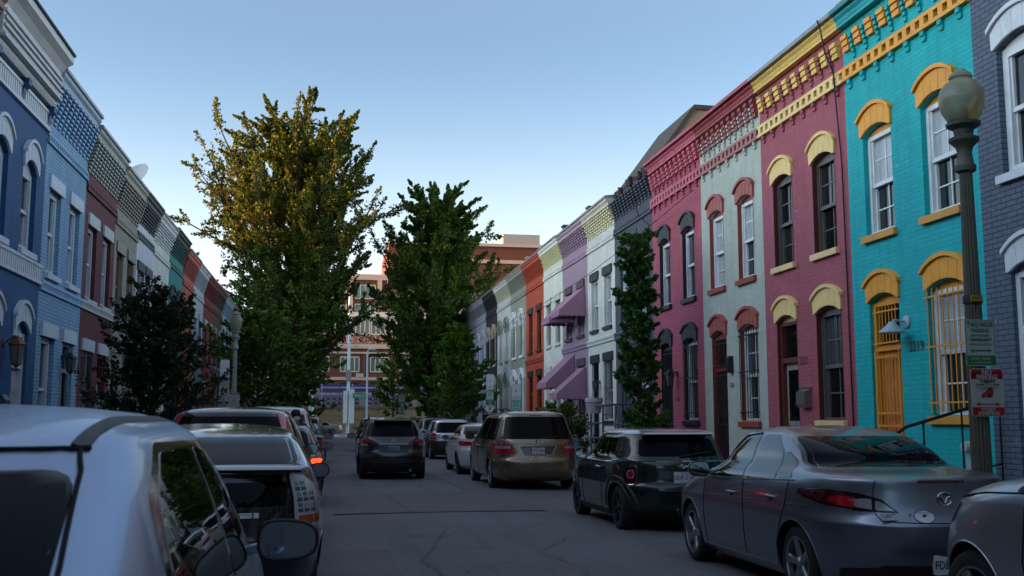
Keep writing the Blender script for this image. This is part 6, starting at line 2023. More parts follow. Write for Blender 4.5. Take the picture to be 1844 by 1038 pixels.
# sign pole beside it
t = thing('sign_post', 'grey post with a blank white sign on top beside the pale street lamp', 'sign post', (-2.62, 27.2, 0.04))
b = MB(); b.tube([(0, 0, -.1), (0, 0, 3.0)], .028, 10); b.build('post', M_pole, t, 40)
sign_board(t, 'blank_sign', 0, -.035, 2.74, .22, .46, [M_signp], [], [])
sign_board(t, 'parking_sign', 0, -.035, 2.26, .24, .45, [M_signw, M_signr], [(1, arrow(0, -.8, .9))], [(1, s_, .024, 0, v) for s_, v in (('2 HOUR', .8), ('METERED', .6), ('PARKING', .4), ('7AM-10PM', .18), ('MON-SAT', -.05), ('ZONE 1', -.3))])
no_parking(t, 0, -.035, 1.77, 0, .76)
# two posts on the right
t = thing('sign_post', 'post with stacked white, green and red parking signs left of the minivan roof', 'sign post', (6.45, 43.2, 0.04), 0, 'parking sign posts on the right pavement')
b = MB(); b.tube([(0, 0, -.1), (0, 0, 3.4)], .03, 10); b.build('post', M_pole, t, 40)
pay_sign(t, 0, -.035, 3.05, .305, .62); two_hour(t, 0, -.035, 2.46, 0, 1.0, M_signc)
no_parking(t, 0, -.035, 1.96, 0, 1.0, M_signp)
t = thing('sign_post', 'post with a white sign above a pale green parking sign, right one behind the minivan', 'sign post', (6.5, 37.2, 0.04), 0, 'parking sign posts on the right pavement')
b = MB(); b.tube([(0, 0, -.1), (0, 0, 2.82)], .03, 10); b.build('post', M_pole, t, 40)
pay_sign(t, 0, -.035, 2.48, .33, .56); two_hour(t, 0, -.035, 1.97, 0, 1.02, M_signc)

# iron railings by the front gardens of the far right houses, one run per house
for i, (ya, yb) in enumerate(((47.6, 51.4), (43.5, 47.2))):
    t = thing('iron_fence', ['black iron garden fence before the olive grey house', 'black iron garden fence before the orange house'][i], 'fence', (7.35, ya, 0.04))
    b = MB(); b.box(-.02, .02, 0, yb - ya, 2.0 if False else 1.75, 1.79); b.box(-.015, .015, 0, yb - ya, .2, .23)
    n = int((yb - ya) / .14)
    for k in range(n + 1): b.box(-.008, .008, k * .14 - .008, k * .14 + .008, .1, 1.76)
    b.build('rails', M_iron, t)
    for y in (0, (yb - ya) / 2, yb - ya):
        b = MB(); b.box(-.035, .035, y - .035, y + .035, -.1, 1.85); b.lathe([(.05, 1.85), (.05, 1.88), (0, 1.95)], (0, y, 0), 8); b.build('post', M_iron, t)

# stair rail of the slate blue house
t = thing('stair_railing', 'black iron stair railing before the slate blue house at the right edge', 'railing', (7.25, 12.75, 0.04))
b = MB()
b.tube([(-.55, 0, .95), (.1, -.03, 1.38), (1.45, -.03, 1.75)], .022, 8)
for x, z in ((-.55, .95), (-.1, 1.25), (.35, 1.45), (.9, 1.6), (1.45, 1.75)): b.tube([(x, -.015, 0), (x, -.015, z)], .013, 6)
b.tube([(-.55, 0, .5), (1.45, -.02, .9)], .012, 6)
b.build('rails', M_iron, t, 40)
b = MB(); b.tube([(-.55, 0, -.1), (-.55, 0, 1.0)], .026, 8); b.lathe([(.03, 1.0), (.04, 1.03), (0, 1.08)], (-.55, 0, 0), 10); b.build('newel_post', M_iron, t, 40)

# stoop railing, white bucket, planters by the white house
M_bluerail = pm('blue grey railing paint', '#4c5b70', 0.5, 0.1, 0.1, 10, grime=0.2)
t = thing('stoop_railing', 'blue grey metal stoop railing before the white brick house', 'railing', (7.1, 26.4, 0.04))
b = MB()
for x, y in ((0, 2.2), (0, .9)):
    b.tube([(x, y, 0), (x, y, 1.86)], .028, 8)
b.tube([(0, .9, 1.86), (0, 2.2, 1.86)], .026, 8)
for z in (1.0, 1.4): b.tube([(0, .9, z), (0, 2.2, z)], .02, 8)
b.tube([(0, .9, 1.86), (.5, .9, 1.9), (1.5, .9, 1.9), (1.6, .9, 1.8), (1.6, .9, .4)], .026, 8)
b.tube([(0, .9, 1.35), (1.6, .9, 1.35)], .02, 8)
b.build('rails', M_bluerail, t, 40)
b = MB()
for dx in (0, .0):
    b.tube([(0, .9, 1.84), (-.25, -.1, .35)], .028, 8); b.tube([(.35, .9, 1.84), (.05, -.1, .35)], .028, 8)
b.tube([(-.16, .25, .9), (.14, .25, .9)], .018, 6)
b.build('handrail', M_bluerail, t, 40)
t = thing('bucket', 'white plastic bucket hung on top of the blue grey railing', 'bucket', (7.1, 28.25, 1.70))
b = MB(); b.lathe([(0, 0), (.18, 0), (.235, .30), (.255, .30), (.255, .33), (.24, .42), (.225, .42), (.215, .30), (.16, .03), (0, .03)], (0, 0, 0), 28); b.build('tub', pm('bucket white', '#a8a9ac', 0.4), t, 40)
b = MB(); b.tube([(.24 * math.cos(a), .24 * math.sin(a) * .9, .36 - .16 * abs(math.sin(a))) for a in np.linspace(0, math.pi, 13)], .006, 5); b.build('bail', M_pole, t)
t = thing('planter', 'grey urn planter with red flowers behind the minivan', 'planter', (6.8, 29.2, 0.04))
b = MB(); b.lathe([(.0, 0), (.16, 0), (.12, .12), (.10, .3), (.22, .5), (.26, .72), (.24, .74), (.2, .7), (0, .68)], (0, 0, 0), 24); b.build('urn', pm('urn grey', '#5f6a6e', 0.6), t, 40)
t2 = t
t = thing('storage_box', 'small turquoise storage box beside the grey urn behind the minivan', 'box', (6.38, 28.3, 0.04))
b = MB(); b.box(-.22, .22, -.2, .2, 0, .92); b.build('box', pm('turquoise plastic', '#2c8a9a', 0.45), t)
b = MB(); b.box(-.24, .24, -.22, .22, .92, .98); b.build('lid', pm('turquoise plastic lid', '#2a8090', 0.45), t)

# ------------------------------------------------------------------ the end of the street
M_stone = None


def stone_material():
    t = NT('buff stone blocks')
    tc = t.n('ShaderNodeTexCoord'); sp = t.n('ShaderNodeSeparateXYZ'); t.l(tc.outputs['Object'], sp.inputs[0])
    cb = t.n('ShaderNodeCombineXYZ'); t.l(sp.outputs[0], cb.inputs[0]); t.l(sp.outputs[2], cb.inputs[1])
    br = t.n('ShaderNodeTexBrick'); br.inputs['Scale'].default_value = 1; br.inputs['Brick Width'].default_value = 2.6; br.inputs['Row Height'].default_value = .72
    br.inputs['Mortar Size'].default_value = .02
    c = lin('#7d6c50')
    br.inputs['Color1'].default_value = scale_c(c, 1.1); br.inputs['Color2'].default_value = scale_c(c, .75); br.inputs['Mortar'].default_value = scale_c(c, .4)
    t.l(cb.outputs[0], br.inputs['Vector'])
    n = t.noise(cb.outputs[0], 1.2, 7, .65)
    cc = t.mix(t.ramp(n, .35, (0, 0, 0, 1), .75, (.8, .8, .8, 1)), br.outputs['Color'], scale_c(c, .55))
    t.l(cc, t.b.inputs['Base Color']); t.b.inputs['Roughness'].default_value = .9
    return t.m


M_stone = stone_material()
M_cope = pm('weathered coping', '#5a5044', .9, 0, .25, 2, grime=.4)
t = thing('retaining_wall', 'buff stone retaining wall with a pierced parapet across the end of the street', 'wall', (0, 126.0, 0))
b = MB(); b.box(-90, 120, 0, 1.0, -.2, 2.9); b.build('stone_face', M_stone, t)
b = MB(); b.box(-90, 120, -.18, 1.2, 2.9, 3.2); b.build('coping', M_cope, t)
b = MB()
# parapet of small piers with square openings in three tiers
for z in (3.2, 3.72, 4.22, 4.72): b.box(-40, 60, .2, .5, z, z + .14)
x = -40.0
k = 0
while x < 60:
    if k % 9 == 0: b.box(x, x + .9, .1, .6, 3.2, 4.95); x += .9
    else: b.box(x, x + .16, .2, .5, 3.2, 4.8); x += .66
    k += 1
b.build('parapet', pm('parapet stone', '#77716a', .9, 0, .2, 2, grime=.4), t)
for i in range(15):
    x = -22 + 4.6 * i
    b = MB(); b.tube([(x, -.02, 2.6), (x, -.02, 6.0)], .045, 6); b.build('fence_post', M_iron, t)
b = MB()
for z in (4.95, 6.0): b.tube([(-22, -.02, z), (42, -.02, z)], .03, 5)
for k in range(64): b.tube([(-22 + k, -.02, 4.95), (-21.0 + k, -.02, 6.0)], .010, 4)
b.build('fence_wire', M_iron, t)

# long bus-like purple canopy behind the parapet
t = thing('purple_canopy', 'long purple and white striped canopy behind the stone parapet', 'canopy', (2, 132.0, 0))
M_pur = pm('purple panel', '#30295c', .6); M_lil = pm('lilac stripe', '#8d8aa6', .6)
for z0, z1, m in ((3.4, 4.6, M_pur), (4.62, 4.85, M_lil), (4.87, 5.45, M_pur), (5.47, 5.62, M_lil), (5.64, 5.95, M_pur)):
    b = MB(); b.box(-18, 40, 0 - (.05 if m is M_lil else 0), 3, z0, z1); b.build('canopy_panel' if m is M_pur else 'canopy_stripe', m, t)
b = MB()
for k in range(16): b.box(-18 + k * 3.7, -17.85 + k * 3.7, -.1, .02, 0, 6.0)
b.build('canopy_post', M_lil, t)

M_fbrick = brick_paint('far red brick', '#6a3a2d', .4)
M_fbrick2 = brick_paint('tower red brick', '#683828', .3)
M_fstone = pm('far limestone', '#b09a86', .8, 0, .12, .5)
M_fwin = pm('far window white', '#b8b8a8', .4)
M_fpane = glass_dark('far window glass', '#5b625a', .08, .5, .35)
M_fdark = glass_dark('far dark glass', '#201a18', .1)
M_tile = pm('far roof tile', '#8c5f4c', .8, 0, .25, .8)


def far_windows(t, xs, z0, z1, w, y, pane=None, white=True):
    for x in xs:
        b = MB()
        b.box(x - w / 2, x + w / 2, y - .12, y + .05, z0, z0 + .12); b.box(x - w / 2, x + w / 2, y - .12, y + .05, z1 - .12, z1)
        for u in np.linspace(-w / 2, w / 2, 5): b.box(x + u - .06, x + u + .06, y - .115, y + .05, z0 + .12, z1 - .12)
        o = b.build('window', M_fwin if white else M_fdark, t)
        b = MB(); b.box(x - w / 2 + .02, x + w / 2 - .02, y - .05, y + .04, z0 + .05, z1 - .05); b.build('pane', pane or M_fpane, o)


# front wing
t = thing('brick_building', 'low red brick institutional building with white windows behind the stone wall', 'building', (0, 146.0, 0))
b = MB(); b.box(-38, 46, 0, 16, 0, 11.6); b.build('wall', M_fbrick, t)
b = MB(); b.box(-38.3, 46.3, -.3, .0, 11.3, 11.9); b.box(-38.2, 46.2, -.25, 0, 10.6, 10.85); b.box(-38.2, 46.2, -.2, .0, 7.0, 7.4)
for k in range(11): b.box(-37.2 + k * 8.1, -36.2 + k * 8.1, -.35, 0, 7.4, 7.9)
b.build('stone_course', M_fstone, t)
far_windows(t, [-34 + 4.05 * k for k in range(20)], 8.1, 10.2, 2.5, 0)
far_windows(t, [-34 + 4.05 * k for k in range(20)], 3.4, 6.6, 2.4, 0, M_fdark, False)
far_windows(t, [8.45, 12.5], 3.4, 6.55, 2.5, -.08)
b = MB()
for k in range(20):
    if k % 2 == 0:
        b = MB(); b.box(-36.3 + 4.05 * k, -35.9 + 4.05 * k, -.18, 0, 0, 11.3); b.build('pilaster', M_fbrick, t)
b = MB(); b.prism([(-.3, 11.9), (16, 11.9), (8, 13.6), (5.0, 13.6)], -38.3, 46.3, 0)
b.build('roof', M_tile, t)
b = MB()
for k in range(106): b.obox((-38 + .8 * k, 2.3, 12.78), (.08, 0, 0), (0, 2.62, .84), (0, -.03, .08))
b.build('roof_rib', M_tile, t)
# glazed attic storey between the trees
b = MB(); b.box(-12, 18, 8, 15, 11.9, 17.2); b.build('attic_wall', M_fwin, t)
far_windows(t, [-10.5 + 2.9 * k for k in range(10)], 13.9, 16.6, 2.6, 7.95)
# main block
t = thing('tower_block', 'tall plain red brick block with pale stone band rising behind the right hand tree', 'building', (0, 176.0, 0))
b = MB(); b.box(9.0, 60, 0, 24, 0, 31.2); b.build('wall', M_fbrick2, t)
b = MB(); b.box(8.8, 60.2, -.25, 0, 28.1, 28.7); b.box(8.8, 60.2, -.3, 0, 31.0, 31.5); b.build('stone_band', M_fstone, t)
b = MB(); b.box(8.85, 60.15, -.22, 0, 12, 23.2); b.build('lower_storeys', pm('far buff render', '#9c7d66', .85, 0, .12, .4), t)
for kz in range(4):
    far_windows(t, [12 + 4.6 * k for k in range(10)], 12.6 + kz * 2.7, 14.6 + kz * 2.7, 2.2, -.25, M_fdark if kz % 2 else None)
b = MB(); b.box(29, 35.5, 3, 9, 31.5, 33.8); b.build('penthouse', pm('penthouse grey', '#94908a', .8), t)
t = thing('brick_block', 'red brick block with tall pale window bays between the two large trees', 'building', (0, 170.0, 0))
b = MB(); b.box(-12, 8.6, 0, 20, 0, 24.5); b.build('wall', M_fbrick, t)
b = MB(); b.box(-12.2, 8.8, -.25, 0, 24.0, 24.9); b.build('stone_course', M_fstone, t)
b = MB()
for k in range(5):
    b = MB(); b.box(-11.0 + 4.6 * k - .35, -11 + 4.6 * k + .35, -.3, 0, 11, 24.0); b.build('pilaster', M_fstone, t)
for kz in range(4): far_windows(t, [-8.7 + 4.6 * k for k in range(4)], 11.6 + kz * 3.1, 13.9 + kz * 3.1, 3.2, -.05)

# unseen block added beyond the left houses: it keeps the low sun off this street
t = thing('sun_block_row', 'unseen long brick block added behind the left houses to block the low sun', 'building', (-58.0, 20, 0))
b = MB(); b.box(-12, 0, -110, 190, 0, 16.2); b.build('wall', M_fbrick, t)
b = MB(); b.box(-12.3, .3, -110.3, 190.3, 16.2, 16.5); b.build('roof', M_roof, t)

# poles at the crossing
t = thing('utility_pole', 'thick pale blue grey steel pole with a signal box at the street end', 'pole', (-2.15, 120.4, 0))
b = MB(); b.tube([(0, 0, 0), (0, 0, 11.5)], [.34, .24], 14); b.build('pole', pm('pole pale blue', '#8a9ba6', .5, .3), t, 40)
b = MB(); b.box(-1.0, -.55, -.3, .2, 5.4, 7.6); b.box(-.6, -.2, -.05, .05, 6.0, 6.2); b.box(.35, .9, -.3, .2, 4.3, 6.2); b.build('control_box', M_pole, t)
t = thing('utility_pole', 'slim white mast with floodlights and a white cabinet at the street end', 'pole', (1.95, 123.5, 0))
b = MB(); b.tube([(0, 0, 0), (0, 0, 16.5)], [.2, .14], 12); b.build('pole', pm('pole white', '#a3aeb6', .5, .2), t, 40)
b = MB(); b.tube([(-.8, 0, 10.3), (0, 0, 10.45), (.8, 0, 10.3)], .06, 6); b.build('crossarm', M_pole, t)
for sx in (-1, 1):
    b = MB(); b.lathe([(.0, .25), (.16, .22), (.34, .0), (.0, -.04)], (sx * .85, -.1, 10.05), 12); b.build('floodlight', M_signw, t, 40)
b = MB(); b.box(-.55, -.05, -.5, -.15, 1.2, 4.9); b.box(.05, .7, -.5, -.15, 1.2, 5.1); b.build('cabinet', pm('cabinet white', '#b3bcbc', .5), t)
b = MB(); b.box(-.3, .3, -.35, .1, 6.0, 7.3); b.build('control_box', M_pole, t)
t = thing('street_lamp', 'slender cobra head lamp with a green street name sign at the crossing', 'street lamp', (4.05, 122.6, 0))
b = MB(); b.tube([(0, 0, 0), (0, 0, 9.3), (.1, -.1, 9.6), (.45, -.3, 9.75)], [.13, .10, .07, .06], 10); b.build('post', pm('pole pale blue', '#8a9ba6', .5, .3), t, 40)
b = MB(); b.lathe([(0, .3), (.22, .22), (.4, .0), (.3, -.12), (0, -.16)], (.5, -.3, 9.65), 14); b.build('lamp_head', M_signw, t, 40)
sign_board(t, 'street_name_sign', -.85, -.15, 4.35, 1.5, .55, [pm('street sign green', '#0f7a52', .45), M_signw], [], [(1, 'Florida Av', .36, 0, 0, .8)])
t = thing('sign_post', 'small green and red parking sign post far down the right pavement', 'sign post', (6.3, 96.0, 0.04))
b = MB(); b.tube([(0, 0, -.1), (0, 0, 4.0)], .035, 8); b.build('post', M_pole, t, 40)
two_hour(t, 0, -.04, 3.35, 0, 1.9); no_parking(t, 0, -.04, 2.42, 0, 1.7)

# wires that run along the right fronts
t = thing('telephone_wire', 'thin black telephone wire sagging along the right house fronts', 'wire', (8.55, 24, 0))
P = []
for i in range(41):
    y = 24 + 50 * i / 40
    P.append((0, y - 24, 7.05 - .9 * math.sin(math.pi * ((y - 24) / 25 % 1)) * .35 - (y - 24) * .028))
b = MB(); b.tube(P, .011, 5); b.build('strand', M_iron, t)

# what stands at the back of the viewer: a block across the rear street
t = thing('apartment_building', 'brown brick apartment block closing the street behind the viewer', 'building', (0, -62.0, 0))
b = MB(); b.box(-45, 50, -14, 0, 0, 13.0); b.build('wall', M_fbrick, t)
far_windows(t, [-42 + 4.2 * k for k in range(22)], 5.2, 7.2, 1.6, .15, M_fdark)
far_windows(t, [-42 + 4.2 * k for k in range(22)], 9.0, 11.0, 1.6, .15, M_fdark)
# ------------------------------------------------------------------ trees
def leaf_mat(name, cols, trans=0.35, rough=0.55):
    t = NT(name)
    g = t.n('ShaderNodeNewGeometry')
    r = t.n('ShaderNodeValToRGB')
    e = r.color_ramp.elements
    while len(e) < len(cols): e.new(0.5)
    for i, c in enumerate(cols):
        e[i].position = i / (len(cols) - 1); e[i].color = lin(c)
    t.l(g.outputs['Random Per Island'], r.inputs[0])
    n = t.noise(t.coord(), 0.6, 3, .5)
    hs = t.n('ShaderNodeHueSaturation'); t.l(r.outputs[0], hs.inputs['Color'])
    mr = t.n('ShaderNodeMapRange'); mr.inputs['To Min'].default_value = .65; mr.inputs['To Max'].default_value = 1.35
    t.l(n, mr.inputs['Value']); t.l(mr.outputs[0], hs.inputs['Value'])
    t.l(hs.outputs[0], t.b.inputs['Base Color'])
    t.b.inputs['Roughness'].default_value = rough
    t.b.inputs['Specular IOR Level'].default_value = .3
    tr = t.n('ShaderNodeBsdfTranslucent'); t.l(hs.outputs[0], tr.inputs['Color'])
    mx = t.n('ShaderNodeMixShader'); mx.inputs[0].default_value = trans
    out = t.t.nodes['Material Output']
    t.l(t.b.outputs[0], mx.inputs[1]); t.l(tr.outputs[0], mx.inputs[2]); t.l(mx.outputs[0], out.inputs['Surface'])
    return t.m


def bark_mat():
    t = NT('bark')
    v = t.coord((1, 1, .2))
    f = t.noise(v, 14, 6, .7)
    t.l(t.mix(f, lin('#1f1913'), lin('#4d4336')), t.b.inputs['Base Color'])
    t.b.inputs['Roughness'].default_value = .95
    t.l(t.bump(f, .8, .04), t.b.inputs['Normal'])
    return t.m


M_bark = bark_mat()


def tree(name, label, loc, H, env, mats, n_limb=60, n_twig=7, leaf=.2, per=40, trunk_r=.3, z_first=.18, rise=(.25, .9), seed=1, plume=.45, fold=True, bare=0.0, group=None, taper=True, sag=0.0, tuft=1.0, cat='tree', fill=0.0):
    """env: list of (height fraction, crown radius). Limbs climb out of the trunk to that outline; twigs carry leaves in plumes."""
    rng = np.random.default_rng(seed)
    t = thing(name, label, cat, loc, 0, group)
    ef = pchip([e[0] for e in env], [e[1] for e in env])
    lean = rng.uniform(-.02, .02, 2)
    tb = MB()
    zs = np.linspace(0, .88 * H, 9)
    path = [Vector((lean[0] * z + .12 * trunk_r * math.sin(z * 1.3), lean[1] * z + .12 * trunk_r * math.cos(z), z)) for z in zs]
    tb.tube(path, [max(.012, trunk_r * (1.25 - .25 * min(1, z / 1.0) if z < 1 else (1 - z / (H * .93)) ** .8)) for z in zs], 10)

    def tp(z):
        return Vector((lean[0] * z, lean[1] * z, z))
    C = []; D = []; S = []
    for i in range(n_limb):
        f = z_first + (.90 - z_first) * ((i + rng.uniform(0, 1)) / n_limb) ** .9
        z0 = f * H * .92
        az = i * 2.39996 + rng.uniform(-.5, .5)
        el = rng.uniform(*rise)
        # climb until the outline is met
        d = Vector((math.cos(az) * math.cos(el), math.sin(az) * math.cos(el), math.sin(el)))
        L = .3
        amp = rng.uniform(.58, 1.18)
        while L < H:
            p = tp(z0) + d * L
            if p.z > H * 1.0: break
            if math.hypot(p.x - lean[0] * p.z, p.y - lean[1] * p.z) > ef(p.z / H) * amp: break
            L += .1 if H < 10 else .2
        n = 6
        bend = Vector((rng.uniform(-.1, .1), rng.uniform(-.1, .1), rng.uniform(.0, .18) - sag)) * L
        P = [tp(z0) + d * (L * k / n) + bend * (k / n) ** 2 for k in range(n + 1)]
        r0 = max(.012, min(trunk_r * .42, .018 * L + .01))
        tb.tube(P, [r0 * (1 - .85 * k / n) + .004 for k in range(n + 1)], 5)
        P_ = np.array([list(q) for q in P])
        for j in range(n_twig):
            u = .22 + .78 * (j + rng.uniform(.2, 1)) / n_twig
            k = min(n - 1, int(u * n)); w = u * n - k
            b0 = P_[k] * (1 - w) + P_[k + 1] * w
            tl = max(.25, L * rng.uniform(.16, .34) * (1.15 - .55 * u)) if j < n_twig - 1 else L * .16
            dd = np.array(d) * (.8 if j < n_twig - 1 else 2.2) + rng.normal(0, .62, 3) + np.array([0, 0, .35 - sag * 1.5])
            dd /= np.linalg.norm(dd)
            e = b0 + dd * tl
            tb.tube([Vector(list(b0)), Vector(list((b0 + e) / 2 + rng.normal(0, .02 * tl, 3))), Vector(list(e))], [max(.005, r0 * .3), max(.004, r0 * .2), .003], 4)
            if rng.uniform() < bare: continue
            m = int(per * (.6 + .4 * rng.uniform()) * (.6 + tl / (L * .3) * .4))
            s = rng.uniform(.0, 1.08, m)
            rad_ = plume * tl * (1.0 - .72 * s if taper else np.ones(m))
            off = rng.normal(0, 1, (m, 3)); off /= np.linalg.norm(off, axis=1)[:, None]
            c = b0 + dd * (s * tl)[:, None] + off * (rad_ * rng.uniform(.2, 1, m))[:, None]
            C.append(c); D.append(off * .7 + dd * .6 + rng.normal(0, .5, (m, 3))); S.append(rng.uniform(.6, 1.25, m) * leaf)
    if fill:
        m = int(fill)
        f = rng.uniform(.05, .9, m); a = rng.uniform(0, 2 * math.pi, m); q = np.sqrt(rng.uniform(0, 1, m)) * .72
        rr = np.array([ef(x) for x in f]) * q
        c = np.stack([rr * np.cos(a), rr * np.sin(a), f * H], 1)
        # gather them in clumps
        c = np.round(c / (leaf * 6)) * (leaf * 6) * .5 + c * .5
        C.append(c); D.append(rng.normal(0, 1, (m, 3))); S.append(rng.uniform(.6, 1.25, m) * leaf)
    C = np.concatenate(C); D = np.concatenate(D); S = np.concatenate(S)
    N = len(C)
    D /= np.linalg.norm(D, axis=1)[:, None] + 1e-9
    up = rng.normal(0, 1, (N, 3))
    A = np.cross(D, up); A /= np.linalg.norm(A, axis=1)[:, None] + 1e-9
    B = np.cross(D, A)
    s = S[:, None]
    # two-blade folded leaf: stem, left, tip, right
    v0 = C - D * s * .5; v1 = C + A * s * .42 + B * s * .12; v2 = C + D * s * .55; v3 = C - A * s * .42 + B * s * .12
    V = np.stack([v0, v1, v2, v3], 1).reshape(-1, 3)
    me = bpy.data.meshes.new('crown')
    me.vertices.add(4 * N); me.vertices.foreach_set('co', V.ravel())
    idx = (np.arange(N)[:, None] * 4 + np.array([0, 1, 2, 0, 2, 3])[None]).ravel()
    me.loops.add(6 * N); me.loops.foreach_set('vertex_index', idx)
    me.polygons.add(2 * N)
    me.polygons.foreach_set('loop_start', np.arange(2 * N) * 3)
    me.polygons.foreach_set('loop_total', np.full(2 * N, 3))
    me.update(calc_edges=True)
    for m in mats: me.materials.append(m)
    if len(mats) > 1:      # yellowish leaves above, greener below: sun and shade put into the leaf colour
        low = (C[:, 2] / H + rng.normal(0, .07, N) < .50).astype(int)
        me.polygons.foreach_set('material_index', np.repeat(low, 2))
    o = bpy.data.objects.new('crown', me); COL.objects.link(o); o.parent = t
    tb.build('trunk', M_bark, t, 60, recalc=False)
    return t


LV_g1 = leaf_mat('ginkgo leaves sunlit tint', ['#27400f', '#3b5714', '#565f19', '#776c1d', '#304a11'])  # upper crown: low sunlight put into the leaf colour
LV_g2 = leaf_mat('ginkgo leaves green', ['#264111', '#395718', '#4a681d', '#5f7a24', '#2d4a13'])
LV_g3 = leaf_mat('ginkgo leaves shade tint', ['#223c10', '#335217', '#44641c', '#557322', '#2a4613'])  # lower crown: shade put into the leaf colour
LV_d = leaf_mat('small dark leaves', ['#182716', '#26381d', '#324723', '#2c2416'], .25)
LV_y = leaf_mat('young tree leaves', ['#2f4c15', '#44641c', '#5a7a24', '#3a5819'])
LV_m = leaf_mat('star leaves', ['#213d1a', '#335a24', '#426a28', '#28461b'])
LV_b = leaf_mat('yellow green shrub leaves', ['#3b5414', '#56701c', '#6f8526', '#2f4512'])

G_T = 'street trees'
tree('ginkgo_tree', 'tallest ginkgo with a sunlit gold tint on its upper crown, standing on the left', (-2.75, 69.0, 0), 23.1,
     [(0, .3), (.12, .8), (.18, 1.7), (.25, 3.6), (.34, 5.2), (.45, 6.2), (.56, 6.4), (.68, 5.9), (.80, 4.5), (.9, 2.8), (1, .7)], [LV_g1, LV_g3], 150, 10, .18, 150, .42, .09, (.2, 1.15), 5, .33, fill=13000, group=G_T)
tree('ginkgo_tree', 'second largest dark green ginkgo standing on the right', (6.6, 70.0, 0), 19.0,
     [(0, .4), (.10, 1.3), (.18, 2.0), (.3, 3.6), (.45, 4.0), (.62, 4.0), (.74, 3.2), (.85, 2.1), (.94, 1.2), (1, .4)], [LV_g2], 130, 9, .175, 145, .34, .08, (.2, 1.0), 9, .42, fill=20000, group=G_T)
tree('broadleaf_tree', 'mid sized green tree on the left in front of the tallest ginkgo', (-3.0, 46.0, 0), 6.9,
     [(0, .4), (.25, 1.4), (.45, 2.1), (.65, 2.0), (.85, 1.3), (1, .2)], [LV_g2], 60, 7, .17, 40, .12, .25, (.0, .8), 12, .5, group=G_T, fill=1200)
tree('young_tree', 'small conical green tree on the right beyond the sign posts', (6.3, 53.0, 0), 7.2,
     [(0, .2), (.18, 1.2), (.3, 1.75), (.5, 1.55), (.7, 1.0), (.88, .45), (1, .1)], [LV_y], 70, 7, .15, 40, .09, .16, (.1, .8), 21, .5, group=G_T, fill=1500)
tree('columnar_tree', 'tall narrow columnar tree in front of the slate grey house', (7.25, 24.4, 0), 7.0,
     [(0, .1), (.2, .34), (.35, .46), (.6, .43), (.8, .30), (.93, .16), (1, .05)], [LV_m], 70, 5, .125, 20, .06, .16, (.1, .9), 33, .6, group=G_T)
tree('small_tree', 'dark bushy small leaved tree in front of the olive grey house', (-3.45, 21.6, 0), 4.5,
     [(0, .5), (.15, 1.0), (.35, 1.15), (.55, 1.05), (.75, .8), (.9, .5), (1, .2)], [LV_d], 95, 8, .065, 46, .07, .10, (.0, .9), 41, .55, bare=.12, group=G_T, fill=3500)
tree('young_tree', 'yellow green young tree far down the right pavement near the stone wall', (5.6, 98.0, 0), 8.0,
     [(0, .3), (.25, 1.6), (.45, 2.4), (.7, 1.9), (.9, .8), (1, .2)], [LV_b], 45, 7, .24, 34, .1, .25, (.0, .7), 51, .5, group=G_T)
tree('broadleaf_tree', 'green tree hanging low over the left kerb far down the street', (-2.9, 94.0, 0), 10.5,
     [(0, .4), (.2, 2.0), (.4, 3.2), (.65, 3.0), (.85, 1.8), (1, .3)], [LV_g2], 60, 7, .26, 36, .16, .18, (-.1, .7), 61, .5, group=G_T, fill=1500)
tree('street_tree', 'leafy tree on the left pavement just behind the viewer', (-3.0, -9.0, 0), 9.5,
     [(0, .4), (.3, 2.2), (.5, 3.4), (.75, 3.0), (.92, 1.5), (1, .3)], [LV_g2], 45, 6, .24, 30, .16, .25, (.1, .8), 81, .5, group=G_T, fill=900)
tree('street_tree', 'leafy tree on the right pavement behind the viewer', (6.6, -13.0, 0), 10.5,
     [(0, .4), (.3, 2.4), (.5, 3.6), (.75, 3.2), (.92, 1.5), (1, .3)], [LV_g2], 45, 6, .24, 30, .16, .25, (.1, .8), 83, .5, group=G_T, fill=900)
tree('shrub', 'leafy yellow green shrub in front of the lavender house', (7.5, 34.6, 0.04), 2.15,
     [(0, .3), (.3, .75), (.6, .8), (.85, .5), (1, .15)], [LV_b], 40, 6, .075, 26, .03, .05, (.2, 1.0), 71, .6, group='front garden plants', cat='shrub')
tree('shrub', 'dense low green shrub at the foot of the rose pink house', (7.9, 25.6, 0.04), 1.62,
     [(0, .5), (.4, .75), (.75, .6), (1, .2)], [LV_b], 36, 6, .06, 26, .03, .05, (.2, 1.0), 73, .6, group='front garden plants', cat='shrub')
tree('shrub', 'dark green shrub behind the tan minivan beside the urn', (7.05, 30.4, 0.04), 1.5,
     [(0, .3), (.4, .6), (.75, .5), (1, .15)], [LV_m], 30, 6, .06, 26, .03, .05, (.2, 1.0), 75, .6, group='front garden plants', cat='shrub')
# fallen leaves along the kerbs
rl = np.random.default_rng(3)
n_ = 420
side = rl.uniform(0, 1, n_) < .5
lx_ = np.where(side, KL + np.abs(rl.normal(0, .5, n_)) - .1, KR - np.abs(rl.normal(0, .5, n_)) + .1)
ly_ = rl.uniform(6, 60, n_)
b = MB()
for x_, y_ in zip(lx_, ly_):
    z_ = road_z(x_) + .022 if KL < x_ < KR else .058
    a_ = rl.uniform(0, 6.28); s_ = rl.uniform(.02, .045)
    c_, d_ = math.cos(a_) * s_, math.sin(a_) * s_
    b.add([(x_ - c_, y_ - d_, z_), (x_ - d_ * .6, y_ + c_ * .6, z_ + .008), (x_ + c_, y_ + d_, z_ + .002), (x_ + d_ * .6, y_ - c_ * .6, z_ + .006)], [(0, 1, 2, 3)])
tag(b.build('fallen_leaves', pm('dry leaves', '#6b5a24', .8, 0, .5, 3), None, recalc=False), 'small dry leaves scattered along both kerbs', 'leaves', kind='stuff')

